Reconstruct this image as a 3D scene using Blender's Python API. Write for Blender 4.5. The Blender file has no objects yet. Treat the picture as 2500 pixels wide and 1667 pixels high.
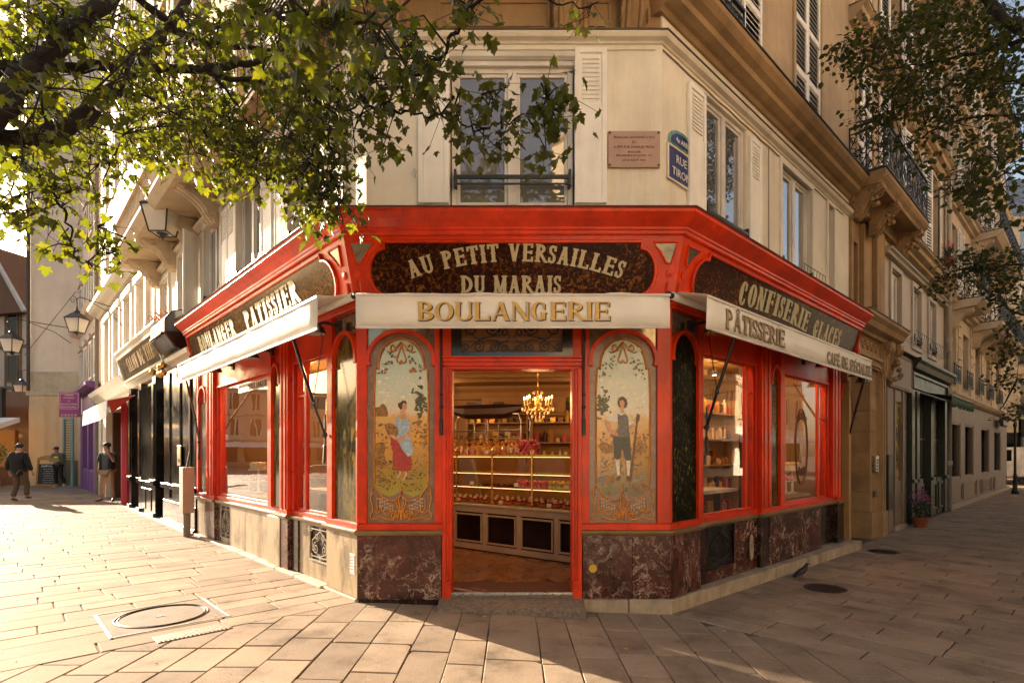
import bpy, bmesh, math, random
from mathutils import Matrix, Vector, noise
random.seed(7)
PI=math.pi
S=bpy.context.scene
COL=S.collection
# ------------------------------------------------------------------ camera
EYE=1.52
cam=bpy.data.cameras.new('camera'); cam_o=bpy.data.objects.new('camera',cam); COL.objects.link(cam_o)
cam_o.location=(0,0,EYE); cam_o.rotation_euler=(math.radians(90),0,0)
cam.sensor_width=36; cam.lens=36*1346/2500; cam.clip_start=.05; cam.clip_end=600
cam.shift_y=(1107-833.5)/2500
S.camera=cam_o
# ------------------------------------------------------------------ light
SUN_AZ=(-.798,.602); SUN_EL=math.radians(17)
w=bpy.data.worlds.new('World'); S.world=w; w.use_nodes=True
nt=w.node_tree; bg=nt.nodes['Background']; sky=nt.nodes.new('ShaderNodeTexSky')
sky.sky_type='NISHITA'; sky.sun_disc=False; sky.sun_elevation=SUN_EL
sky.sun_rotation=math.atan2(SUN_AZ[0],SUN_AZ[1]); sky.dust_density=2.2; sky.air_density=1.0; sky.ozone_density=.6
nt.links.new(sky.outputs[0],bg.inputs[0]); bg.inputs[1].default_value=.068
sl=bpy.data.lights.new('sun','SUN'); sl.energy=5; sl.angle=math.radians(.5); sl.color=(1,.92,.79)
so=bpy.data.objects.new('sun',sl); COL.objects.link(so)
sv=Vector((SUN_AZ[0]*math.cos(SUN_EL),SUN_AZ[1]*math.cos(SUN_EL),math.sin(SUN_EL)))
so.rotation_euler=sv.to_track_quat('Z','Y').to_euler(); so.location=(-20,15,20)
vs=S.view_settings; vs.view_transform='Standard'; vs.look='None'; vs.gamma=1; vs.use_curve_mapping=False
vs.exposure=2.2
try:
    vs.use_white_balance=True; vs.white_balance_temperature=7900; vs.white_balance_tint=16
except Exception: pass
S.cycles.max_bounces=7; S.cycles.diffuse_bounces=4; S.cycles.glossy_bounces=3; S.cycles.transparent_max_bounces=12
S.cycles.transmission_bounces=4; S.cycles.use_denoising=True; S.cycles.sample_clamp_indirect=6
S.cycles.caustics_reflective=False; S.cycles.caustics_refractive=False
# ------------------------------------------------------------------ facade frames (local x: viewer's left to right, y: into the wall, z: up)
D=5.45
PL=Vector((-1.531,D,0)); PR=Vector((1.567,D,0))
dL=Vector((-.6807,.7326,0)); dR=Vector((.7326,.6807,0)); nL=Vector((-.7326,-.6807,0)); nR=Vector((.6807,-.7326,0))
FL=Matrix.Translation(PL)@Matrix.Rotation(math.atan2(-.7326,.6807),4,'Z')
FR=Matrix.Translation(PR)@Matrix.Rotation(math.atan2(.6807,.7326),4,'Z')
FC=Matrix.Translation((0,D,0))
def smooth(a,b,x):
    t=min(1,max(0,(x-a)/(b-a))); return t*t*(3-2*t)
def gz(x,y): return .06-.12*smooth(-1.9,1.9,x)
# ------------------------------------------------------------------ mesh builder
class MB:
    def __init__(s): s.v=[];s.f=[];s.m=[]
    def add(s,vs,fs,mi=0,M=None):
        n=len(s.v)
        if M is not None: vs=[tuple(M@Vector(q)) for q in vs]
        s.v.extend(tuple(q) for q in vs); s.f.extend(tuple(n+i for i in q) for q in fs); s.m.extend([mi]*len(fs)); return s
    def box(s,x0,x1,y0,y1,z0,z1,mi=0,M=None):
        vs=[(x0,y0,z0),(x1,y0,z0),(x1,y1,z0),(x0,y1,z0),(x0,y0,z1),(x1,y0,z1),(x1,y1,z1),(x0,y1,z1)]
        return s.add(vs,[(0,3,2,1),(4,5,6,7),(0,1,5,4),(1,2,6,5),(2,3,7,6),(3,0,4,7)],mi,M)
    def prism(s,poly,y0,y1,mi=0,M=None,axis='y'):
        # poly in (x,z), extruded in y; axis 'x': poly in (y,z), extruded in x; axis 'z': poly in (x,y)
        n=len(poly)
        def P(a,b,c): return (a,c,b) if axis=='y' else ((c,a,b) if axis=='x' else (a,b,c))
        vs=[P(a,b,y0) for a,b in poly]+[P(a,b,y1) for a,b in poly]
        fs=[tuple(range(n)),tuple(range(2*n-1,n-1,-1))]+[(i,n+i,n+(i+1)%n,(i+1)%n) for i in range(n)]
        return s.add(vs,fs,mi,M)
    def frame(s,x0,x1,z0,z1,w,y0,y1,mi=0,M=None,wb=None,wt=None):
        wb=w if wb is None else wb; wt=w if wt is None else wt
        s.box(x0,x0+w,y0,y1,z0,z1,mi,M); s.box(x1-w,x1,y0,y1,z0,z1,mi,M)
        s.box(x0+w,x1-w,y0,y1,z0,z0+wb,mi,M); s.box(x0+w,x1-w,y0,y1,z1-wt,z1,mi,M); return s
    def tube(s,pts,r,n=6,mi=0,M=None,flat=1,closed=False):
        pts=[Vector(p) for p in pts]; R=r if isinstance(r,(list,tuple)) else [r]*len(pts)
        N=len(pts); base=len(s.v); vs=[];fs=[]
        up=Vector((0,0,1)); prev=None
        for i,p in enumerate(pts):
            if closed: t=pts[(i+1)%N]-pts[i-1]
            else: t=pts[min(i+1,N-1)]-pts[max(i-1,0)]
            if t.length<1e-9: t=Vector((0,0,1))
            t.normalize()
            if prev is None:
                a=up if abs(t.z)<.9 else Vector((1,0,0)); b=t.cross(a).normalized()
            else:
                b=(prev-t*prev.dot(t))
                b=b.normalized() if b.length>1e-6 else t.orthogonal().normalized()
            prev=b; c=t.cross(b)
            for k in range(n):
                a=2*PI*k/n+PI/n; vs.append(p+b*math.cos(a)*R[i]+c*math.sin(a)*R[i]*flat)
        for i in range(N if closed else N-1):
            for k in range(n): 
                j=(i+1)%N
                fs.append((i*n+k,i*n+(k+1)%n,j*n+(k+1)%n,j*n+k))
        if not closed: fs.append(tuple(range(n-1,-1,-1))); fs.append(tuple((N-1)*n+k for k in range(n)))
        return s.add(vs,fs,mi,M)
    def lathe(s,prof,n=12,mi=0,M=None):
        vs=[];fs=[]
        for r,z in prof:
            for k in range(n): a=2*PI*k/n; vs.append((r*math.cos(a),r*math.sin(a),z))
        for i in range(len(prof)-1):
            for k in range(n): fs.append((i*n+k,i*n+(k+1)%n,(i+1)*n+(k+1)%n,(i+1)*n+k))
        fs.append(tuple(range(n-1,-1,-1))); fs.append(tuple((len(prof)-1)*n+k for k in range(n)))
        return s.add(vs,fs,mi,M)
    def ball(s,c,r,n=8,mi=0,M=None,sq=(1,1,1)):
        prof=[]; m=max(4,n//2+1)
        vs=[];fs=[]
        for i in range(m+1):
            a=-PI/2+PI*i/m
            for k in range(n):
                b=2*PI*k/n; vs.append((c[0]+r*sq[0]*math.cos(a)*math.cos(b),c[1]+r*sq[1]*math.cos(a)*math.sin(b),c[2]+r*sq[2]*math.sin(a)))
        for i in range(m):
            for k in range(n): fs.append((i*n+k,i*n+(k+1)%n,(i+1)*n+(k+1)%n,(i+1)*n+k))
        return s.add(vs,fs,mi,M)
    def wrap(s,prof,uL,uR,mi=0,caps=True):
        # profile of (offset, z) run along left facade, chamfer and right facade with mitred corners (world space)
        rows=[]
        for o,z in prof:
            a=PL+dL*uL+nL*o; b=Vector((PL.x-.4358*o,D-o,0)); c=Vector((PR.x+.3928*o,D-o,0)); d=PR+dR*uR+nR*o
            rows.append([(q.x,q.y,z) for q in (a,b,c,d)])
        vs=[q for r in rows for q in r]; n=len(prof)
        fs=[(i*4+k,i*4+k+1,(i+1)*4+k+1,(i+1)*4+k) for i in range(n-1) for k in range(3)]
        if caps: fs+= [tuple(i*4 for i in range(n)),tuple(i*4+3 for i in range(n-1,-1,-1))]
        return s.add(vs,fs,mi)
    def run(s,prof,x0,x1,mi=0,M=None):
        # profile of (y,z) extruded along x
        n=len(prof); vs=[(x0,y,z) for y,z in prof]+[(x1,y,z) for y,z in prof]
        fs=[(i,i+1,n+i+1,n+i) for i in range(n-1)]+[(n-1,0,n,2*n-1),tuple(range(n-1,-1,-1)),tuple(range(n,2*n))]
        return s.add(vs,fs,mi,M)
def mesh(mb,name,mats,smooth_=False,bev=0):
    me=bpy.data.meshes.new(name); me.from_pydata(mb.v,[],mb.f)
    for m in (mats if isinstance(mats,(list,tuple)) else [mats]): me.materials.append(m)
    if any(mb.m): me.polygons.foreach_set('material_index',mb.m)
    bm=bmesh.new(); bm.from_mesh(me)
    bmesh.ops.recalc_face_normals(bm,faces=bm.faces)
    if bev:
        ed=[e for e in bm.edges if len(e.link_faces)==2 and e.calc_face_angle(0)>.5]
        bmesh.ops.bevel(bm,geom=ed,offset=bev,segments=1,affect='EDGES',clamp_overlap=True)
    bm.to_mesh(me); bm.free()
    if smooth_: me.polygons.foreach_set('use_smooth',[True]*len(me.polygons))
    me.update(); return me
def link(name,me,parent=None,M=None,label=None,kind=None):
    o=bpy.data.objects.new(name,me); COL.objects.link(o)
    if parent is not None:
        o.parent=parent; W=M if M is not None else Matrix.Identity(4)
        o.matrix_local=PW[parent.name].inverted()@W
        PW[o.name]=W
    else:
        W=M if M is not None else Matrix.Identity(4); o.matrix_local=W; PW[o.name]=W
    if label: o['label']=label
    if kind: o['kind']=kind
    return o
PW={}
def obj(name,mb,mats,parent=None,M=None,label=None,kind=None,sm=False,bev=0):
    # M: world matrix of the mesh's coordinates
    return link(name,mesh(mb,name,mats,sm,bev),parent,M,label,kind)
def thing(name,label,cat,M=None,group=None):
    o=link(name,None,None,M if M is not None else Matrix.Identity(4)); o.empty_display_size=.2
    o['label']=label; o['category']=cat
    if group: o['group']=group
    return o
def tag(o,label,cat,group=None,kind=None):
    if label:o['label']=label
    if cat:o['category']=cat
    if group:o['group']=group
    if kind:o['kind']=kind
    return o
def T(x,y,z): return Matrix.Translation((x,y,z))
def RZ(a): return Matrix.Rotation(a,4,'Z')
def RX(a): return Matrix.Rotation(a,4,'X')
def RY(a): return Matrix.Rotation(a,4,'Y')
def dup(src,M,label=None,group=None,parent=None):
    # copy of a thing (or part) with its parts and sub-parts
    c=src.copy(); COL.objects.link(c)
    if parent is not None:
        c.parent=parent; c.matrix_local=PW[parent.name].inverted()@M
    else:
        c.parent=None; c.matrix_local=M
    PW[c.name]=M
    if label:c['label']=label
    if group:c['group']=group
    W0=PW[src.name]
    for ch in KIDS(src):
        dup(ch,M@W0.inverted()@PW[ch.name],parent=c)
    return c
def KIDS(o): return [q for q in o.children]
# ------------------------------------------------------------------ materials
MT={}
def newmat(name):
    m=bpy.data.materials.new(name); m.use_nodes=True; MT[name]=m
    return m,m.node_tree,m.node_tree.nodes['Principled BSDF']
def nd(nt,t,**k):
    n=nt.nodes.new(t)
    for a,b in k.items():
        if a.startswith('i_'): n.inputs[a[2:].replace('_',' ')].default_value=b
        else: setattr(n,a,b)
    return n
def ramp(nt,stops,src):
    r=nt.nodes.new('ShaderNodeValToRGB'); e=r.color_ramp.elements
    while len(e)<len(stops): e.new(.5)
    for q,(p,c) in zip(e,stops):
        q.position=p; q.color=(c,c,c,1) if not isinstance(c,(tuple,list)) else (*c,1)
    nt.links.new(src,r.inputs[0]); return r
def mul(nt,a,b,f=1.0,mode='MULTIPLY'):
    x=nt.nodes.new('ShaderNodeMix'); x.data_type='RGBA'; x.blend_type=mode
    if isinstance(f,(int,float)): x.inputs[0].default_value=f
    else: nt.links.new(f,x.inputs[0])
    for s_,i in ((a,6),(b,7)):
        if isinstance(s_,(tuple,list)): x.inputs[i].default_value=(*s_[:3],1)
        else: nt.links.new(s_,x.inputs[i])
    return x.outputs[2]
def coords(nt,scale=(1,1,1),kind='Object'):
    tc=nt.nodes.new('ShaderNodeTexCoord'); mp=nt.nodes.new('ShaderNodeMapping'); mp.inputs[3].default_value=scale
    nt.links.new(tc.outputs[kind],mp.inputs[0]); return mp.outputs[0]
def pbr(name,col,rough=.6,var=.12,vs_=3.0,bump=.15,bs=60,metal=0,spec=.5,grime=0,grime_col=(.25,.2,.15),stretch=(1,1,1),rand=0,coat=0,sheen=0,kind='Object',bd=.004):
    m,nt,b=newmat(name)
    co=coords(nt,stretch,kind)
    n1=nd(nt,'ShaderNodeTexNoise',i_Scale=vs_,i_Detail=6,i_Roughness=.62); nt.links.new(co,n1.inputs['Vector'])
    r1=ramp(nt,[(.3,1-var*1.6),(.7,1+var)],n1.outputs[0])
    c=mul(nt,tuple(col),r1.outputs[0])
    if grime:
        n2=nd(nt,'ShaderNodeTexNoise',i_Scale=vs_*.45,i_Detail=9,i_Roughness=.7); 
        co2=coords(nt,(stretch[0]*2.4,stretch[1]*2.4,stretch[2]*.32),kind); nt.links.new(co2,n2.inputs['Vector'])
        r2=ramp(nt,[(.5,0.0),(.75,float(grime))],n2.outputs[0]); c=mul(nt,c,grime_col,r2.outputs[0],'MULTIPLY')
    if rand:
        oi=nt.nodes.new('ShaderNodeObjectInfo'); r3=ramp(nt,[(0,1-rand),(1,1+rand)],oi.outputs['Random']); c=mul(nt,c,r3.outputs[0])
    nt.links.new(c,b.inputs['Base Color'])
    n3=nd(nt,'ShaderNodeTexNoise',i_Scale=bs,i_Detail=5); nt.links.new(co,n3.inputs['Vector'])
    r4=ramp(nt,[(.3,max(0,rough-.1)),(.7,min(1,rough+.1))],n1.outputs[0]); nt.links.new(r4.outputs[0],b.inputs['Roughness'])
    if bump:
        bp=nd(nt,'ShaderNodeBump',i_Strength=bump,i_Distance=bd); nt.links.new(n3.outputs[0],bp.inputs['Height']); nt.links.new(bp.outputs[0],b.inputs['Normal'])
    b.inputs['Metallic'].default_value=metal; b.inputs['Specular IOR Level'].default_value=spec
    if coat: b.inputs['Coat Weight'].default_value=coat; b.inputs['Coat Roughness'].default_value=.08
    if sheen: b.inputs['Sheen Weight'].default_value=sheen
    return m
RED=pbr('red_paint',(.74,.044,.007),.38,.15,5,.25,22,grime=.6,grime_col=(.45,.26,.22),coat=.06,spec=.35)
RED2=pbr('red_paint_deep',(.52,.016,.006),.35,.1,4,.1,25,grime=.2)
CREAM=pbr('cream_plaster',(.77,.71,.60),.8,.09,1.6,.25,50,grime=.75,grime_col=(.70,.60,.48))
CREAM2=pbr('cream_paint',(.72,.65,.54),.55,.08,3,.1,40,grime=.35,grime_col=(.6,.5,.4))
WHITEP=pbr('white_joinery',(.72,.68,.62),.45,.06,5,.08,40,grime=.3,grime_col=(.6,.5,.4))
STONE=pbr('warm_stone',(.36,.225,.115),.85,.2,2.2,.5,45,grime=.6,grime_col=(.5,.4,.3))
STONEL=pbr('pale_stone',(.55,.435,.30),.85,.14,2,.45,45,grime=.5,grime_col=(.6,.5,.4))
LEAD=pbr('lead_flashing',(.055,.045,.04),.6,.3,6,.3,30)
BLACK=pbr('black_iron',(.012,.011,.010),.45,.3,8,.2,60,spec=.5)
BLACKG=pbr('gloss_black_paint',(.012,.010,.009),.18,.3,4,.08,18,coat=.4)
BRASS=pbr('brass',(.62,.34,.10),.28,.12,8,.05,60,metal=1)
STEEL=pbr('steel',(.5,.48,.45),.3,.1,8,.05,60,metal=1)
CANVAS=pbr('awning_canvas',(.86,.84,.80),.85,.05,2,.3,220,grime=.22,grime_col=(.75,.68,.6))
GOLD=pbr('gold_lettering',(.66,.42,.12),.5,.12,20,.1,80)
DARKTXT=pbr('dark_lettering',(.10,.035,.02),.6,.1,20,.0)
TAUPETXT=pbr('bronze_lettering',(.36,.25,.13),.6,.12,12,.0)
CREAMTXT=pbr('cream_lettering',(.50,.40,.24),.5,.1,20,.05)
SAGETXT=pbr('sage_lettering',(.42,.38,.22),.5,.1,20,.05)
CONC=pbr('kerb_stone',(.40,.32,.235),.85,.22,5,.5,70,grime=.7,grime_col=(.4,.3,.2))
GRANITE=pbr('step_granite',(.20,.155,.12),.8,.35,30,.5,160)
TAUPE=pbr('taupe_paint',(.21,.15,.105),.55,.1,2,.15,40,grime=.4,grime_col=(.5,.42,.35))
GREENP=pbr('green_shop_paint',(.035,.042,.022),.4,.25,4,.15,40,grime=.5)
GREENC=pbr('green_awning_cloth',(.02,.085,.055),.85,.4,6,.3,100,stretch=(3,3,.4),grime=.6,grime_col=(1.6,1.5,1.2))
BROWND=pbr('brown_door_varnish',(.16,.055,.02),.4,.2,3,.2,30,stretch=(4,4,.5),coat=.2)
PURPLE=pbr('purple_paint',(.16,.05,.20),.5,.1,3)
PINKRED=pbr('crimson_pillar_paint',(.45,.01,.03),.4,.1,3)
MAGENTA=pbr('magenta_sign',(.30,.03,.16),.4,.1,3)
TEALP=pbr('teal_paint',(.13,.32,.31),.5,.1,3)
WTXT=pbr('white_lettering',(.8,.76,.7),.5,.03,3,0)
ENAMB=pbr('blue_enamel',(.025,.035,.16),.2,.15,8,.05,20,coat=.4)
ENAMG=pbr('green_enamel',(.10,.28,.20),.25,.15,8,.05,20,coat=.3)
SLATEW=pbr('white_enamel',(.72,.70,.62),.3,.05,8)
def marble(name,base,vein,sc=3.0,amt=1.0,sx=(1,1,1),rough=.22,col2=None):
    # wandering thin veins: the zero crossings of warped noise at three scales, broken up by a mask
    m,nt,b=newmat(name); co=coords(nt,sx); oi=nt.nodes.new('ShaderNodeObjectInfo'); va=nt.nodes.new('ShaderNodeVectorMath'); va.operation='MULTIPLY_ADD'; va.inputs[1].default_value=(9,7,11); nt.links.new(oi.outputs['Random'],va.inputs[0]); nt.links.new(co,va.inputs[2]); co=va.outputs[0]
    n=nd(nt,'ShaderNodeTexNoise',i_Scale=sc*.9,i_Detail=5,i_Roughness=.6); nt.links.new(co,n.inputs['Vector'])
    wv=mul(nt,co,n.outputs['Color'],.35,'LINEAR_LIGHT')
    def ridge(s_,wd,strg,seed):
        q=nd(nt,'ShaderNodeTexNoise',i_Scale=s_,i_Detail=4,i_Roughness=.55,i_Distortion=.7); mp=nt.nodes.new('ShaderNodeMapping'); mp.inputs[1].default_value=(seed,seed*.7,seed*1.3); nt.links.new(wv,mp.inputs[0]); nt.links.new(mp.outputs[0],q.inputs['Vector'])
        s1=nt.nodes.new('ShaderNodeMath'); s1.operation='SUBTRACT'; nt.links.new(q.outputs[0],s1.inputs[0]); s1.inputs[1].default_value=.5
        ab=nt.nodes.new('ShaderNodeMath'); ab.operation='ABSOLUTE'; nt.links.new(s1.outputs[0],ab.inputs[0])
        r=ramp(nt,[(0,strg),(wd*.4,strg*.6),(wd,0.0)],ab.outputs[0]); return r.outputs[0]
    mk=nd(nt,'ShaderNodeTexNoise',i_Scale=sc*.9,i_Detail=4,i_Roughness=.6); mpk=nt.nodes.new('ShaderNodeMapping'); mpk.inputs[1].default_value=(5,2,8); nt.links.new(co,mpk.inputs[0]); nt.links.new(mpk.outputs[0],mk.inputs['Vector'])
    k=ramp(nt,[(.40,.12),(.56,1.0)],mk.outputs[0])
    a1=ridge(sc*.9,.016*amt,1.0,0); a2=ridge(sc*1.7,.015*amt,.85,3.1); a3=ridge(sc*3.0,.018*amt,.4,7.7)
    s_=mul(nt,a1,a2,1,'ADD'); s_=mul(nt,s_,a3,1,'ADD'); s_=mul(nt,s_,k.outputs[0])
    blot=ramp(nt,[(.80,0.0),(.86,.2),(.95,.3)],mk.outputs[0]); s_=mul(nt,s_,blot.outputs[0],1,'ADD')
    n5=nd(nt,'ShaderNodeTexNoise',i_Scale=sc*2,i_Detail=6,i_Roughness=.6); nt.links.new(wv,n5.inputs['Vector'])
    rb=ramp(nt,[(.35,tuple(x*.3 for x in base)),(.55,base),(.8,col2 or tuple(x*1.9 for x in base))],n5.outputs[0])
    c=mul(nt,rb.outputs[0],vein,s_,'MIX'); nt.links.new(c,b.inputs['Base Color']); b.inputs['Roughness'].default_value=rough
    return m
MARB=marble('burgundy_marble',(.072,.017,.012),(.42,.30,.24),2.2,.9)
MARB2=marble('burgundy_marble_streaked',(.085,.022,.017),(.40,.28,.23),2.8,.9,(1.7,1.7,.55))
MARBD=marble('dark_marble',(.022,.010,.008),(.18,.12,.09),3.4,.5,rough=.16)
MARBP=marble('pale_stone_cladding',(.36,.27,.17),(.45,.34,.22),2.0,.3,(1,1,.4),rough=.35,col2=(.42,.32,.21))
MOULD=pbr('olive_bronze_moulding',(.20,.13,.055),.35,.15,5,.1,30,coat=.2)
def speck(name,base,cols,sc,th,rough=.15,stretch=(1,1,1),coat=0):
    m,nt,b=newmat(name); co=coords(nt,stretch)
    n=nd(nt,'ShaderNodeTexNoise',i_Scale=sc,i_Detail=7,i_Roughness=.75,i_Distortion=.6); nt.links.new(co,n.inputs['Vector'])
    n2=nd(nt,'ShaderNodeTexNoise',i_Scale=sc*.12,i_Detail=3); nt.links.new(co,n2.inputs['Vector'])
    r=ramp(nt,[(th,0.0),(th+.07,.7),(th+.2,1.0)],n.outputs[0]); cr=ramp(nt,[(.35,cols[0]),(.65,cols[1])],n2.outputs[0])
    k=ramp(nt,[(.3,.35),(.6,1.0)],n2.outputs[0])
    f=mul(nt,r.outputs[0],k.outputs[0]); c=mul(nt,base,cr.outputs[0],f,'MIX'); nt.links.new(c,b.inputs['Base Color']); b.inputs['Roughness'].default_value=rough
    if coat: b.inputs['Coat Weight'].default_value=coat
    return m
TORT=speck('tortoiseshell_glass',(.022,.006,.004),((.16,.045,.010),(.32,.11,.02)),24,.51,.28)
TORTL=speck('tortoiseshell_glass_brown',(.05,.022,.008),((.12,.06,.018),(.20,.11,.035)),22,.45,.12,(1,1,1.6))
PGREEN=speck('green_flecked_glass',(.005,.005,.003),((.10,.13,.03),(.34,.27,.06)),34,.545,.3,(1,1,.45))
PGOLD=speck('gold_flecked_glass',(.05,.04,.012),((.16,.13,.035),(.26,.16,.04)),16,.46,.12,(1,1,.3))
MIRR=speck('antique_mirror',(.30,.26,.19),((.05,.04,.03),(.10,.07,.04)),14,.52,.15)
MIRR.node_tree.nodes['Principled BSDF'].inputs['Metallic'].default_value=.7
PAINTBG=None
def glass(name,tint=(1,1,1),ior=1.5,boost=1.0,rough=0.0,opac=0.0,back=(0,0,0)):
    m=bpy.data.materials.new(name); m.use_nodes=True; nt=m.node_tree; nt.nodes.clear(); MT[name]=m
    o=nt.nodes.new('ShaderNodeOutputMaterial'); tr=nt.nodes.new('ShaderNodeBsdfTransparent'); gl=nt.nodes.new('ShaderNodeBsdfGlossy')
    tr.inputs[0].default_value=(*tint,1); gl.inputs['Roughness'].default_value=rough
    fr=nt.nodes.new('ShaderNodeFresnel'); fr.inputs[0].default_value=ior
    # gentle waviness of old panes
    nz=nd(nt,'ShaderNodeTexNoise',i_Scale=2.5,i_Detail=1); bp=nd(nt,'ShaderNodeBump',i_Strength=.05,i_Distance=.02)
    co=coords(nt); nt.links.new(co,nz.inputs['Vector']); nt.links.new(nz.outputs[0],bp.inputs['Height']); nt.links.new(bp.outputs[0],gl.inputs['Normal'])
    mt=nt.nodes.new('ShaderNodeMath'); mt.operation='MULTIPLY'; mt.use_clamp=True; nt.links.new(fr.outputs[0],mt.inputs[0]); mt.inputs[1].default_value=boost
    ge=nt.nodes.new('ShaderNodeNewGeometry'); fb=nt.nodes.new('ShaderNodeMath'); fb.operation='SUBTRACT'; fb.inputs[0].default_value=1.0; nt.links.new(ge.outputs['Backfacing'],fb.inputs[1]); m0=mt; mt=nt.nodes.new('ShaderNodeMath'); mt.operation='MULTIPLY'; nt.links.new(m0.outputs[0],mt.inputs[0]); nt.links.new(fb.outputs[0],mt.inputs[1])
    mx=nt.nodes.new('ShaderNodeMixShader'); nt.links.new(mt.outputs[0],mx.inputs[0]); nt.links.new(gl.outputs[0],mx.inputs[2])
    if opac:
        df=nt.nodes.new('ShaderNodeBsdfDiffuse'); df.inputs[0].default_value=(*back,1); m2=nt.nodes.new('ShaderNodeMixShader'); m2.inputs[0].default_value=opac
        nt.links.new(tr.outputs[0],m2.inputs[1]); nt.links.new(df.outputs[0],m2.inputs[2]); nt.links.new(m2.outputs[0],mx.inputs[1])
    else: nt.links.new(tr.outputs[0],mx.inputs[1])
    nt.links.new(mx.outputs[0],o.inputs[0]); return m
GSHOP=glass('shop_window_glass',(.97,.97,.95),1.5,1.8)
GUP=glass('upper_window_glass',(.25,.25,.25),1.6,3.2,opac=.8,back=(.20,.185,.165))
GDARK=glass('dark_window_glass',(.2,.2,.2),1.4,.6,opac=.85,back=(.008,.008,.008))
GCASE=glass('display_case_glass',(.97,.96,.93),1.45,1.0)
def emis(name,col,st):
    m,nt,b=newmat(name); b.inputs['Base Color'].default_value=(*col,1); b.inputs['Emission Color'].default_value=(*col,1); b.inputs['Emission Strength'].default_value=st; return m
FLAME=emis('lit_bulb',(1,.55,.2),7)
SPOTL=emis('lit_spotlight',(1,.80,.55),14)

for m_ in (TORT,TORTL,PGREEN): m_.node_tree.nodes['Principled BSDF'].inputs['IOR'].default_value=1.22; m_.node_tree.nodes['Principled BSDF'].inputs['Specular IOR Level'].default_value=.22
def chips(m,col,sc=38,th=.70):
    # small chips and worn spots in old paint
    nt=m.node_tree; b=nt.nodes['Principled BSDF']; src=b.inputs['Base Color'].links[0].from_socket; co=coords(nt)
    n=nd(nt,'ShaderNodeTexNoise',i_Scale=sc,i_Detail=8,i_Roughness=.75); nt.links.new(co,n.inputs['Vector']); r=ramp(nt,[(th,0.0),(th+.03,.8)],n.outputs[0])
    n2=nd(nt,'ShaderNodeTexNoise',i_Scale=1.3,i_Detail=5); nt.links.new(co,n2.inputs['Vector']); r2=ramp(nt,[(.35,(.72,.70,.70)),(.6,(1,1,1)),(.8,(1.10,1.25,1.4))],n2.outputs[0])
    c=mul(nt,src,r2.outputs[0]); c=mul(nt,c,col,r.outputs[0],'MIX'); nt.links.new(c,b.inputs['Base Color'])
chips(RED,(.30,.10,.06)); chips(WHITEP,(.42,.34,.25),45,.68); chips(GREENP,(.16,.13,.09),30,.62)
# ------------------------------------------------------------------ lettering drawn from strokes (serifed capitals)
def arc(cx,cy,rx,ry,a0,a1,wv,wh,n=9):
    q=[]
    for i in range(n+1):
        a=math.radians(a0+(a1-a0)*i/n); c,s_=math.cos(a),math.sin(a); w_=(wh+(wv-wh)*abs(c)**1.3)/2
        q.append(((cx+(rx+0)*c,cy+ry*s_),(c*w_,s_*w_)))
    return [[(a[0][0]-a[1][0],a[0][1]-a[1][1]),(a[0][0]+a[1][0],a[0][1]+a[1][1]),(b[0][0]+b[1][0],b[0][1]+b[1][1]),(b[0][0]-b[1][0],b[0][1]-b[1][1])] for a,b in zip(q,q[1:])]
def seg(x0,y0,x1,y1,w_):
    # stroke of horizontal width w_ when steep, else vertical width
    if abs(y1-y0)>=abs(x1-x0)*.5: h=w_/2; return [[(x0-h,y0),(x0+h,y0),(x1+h,y1),(x1-h,y1)]]
    h=w_/2; return [[(x0,y0-h),(x0,y0+h),(x1,y1+h),(x1,y1-h)]]
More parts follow.
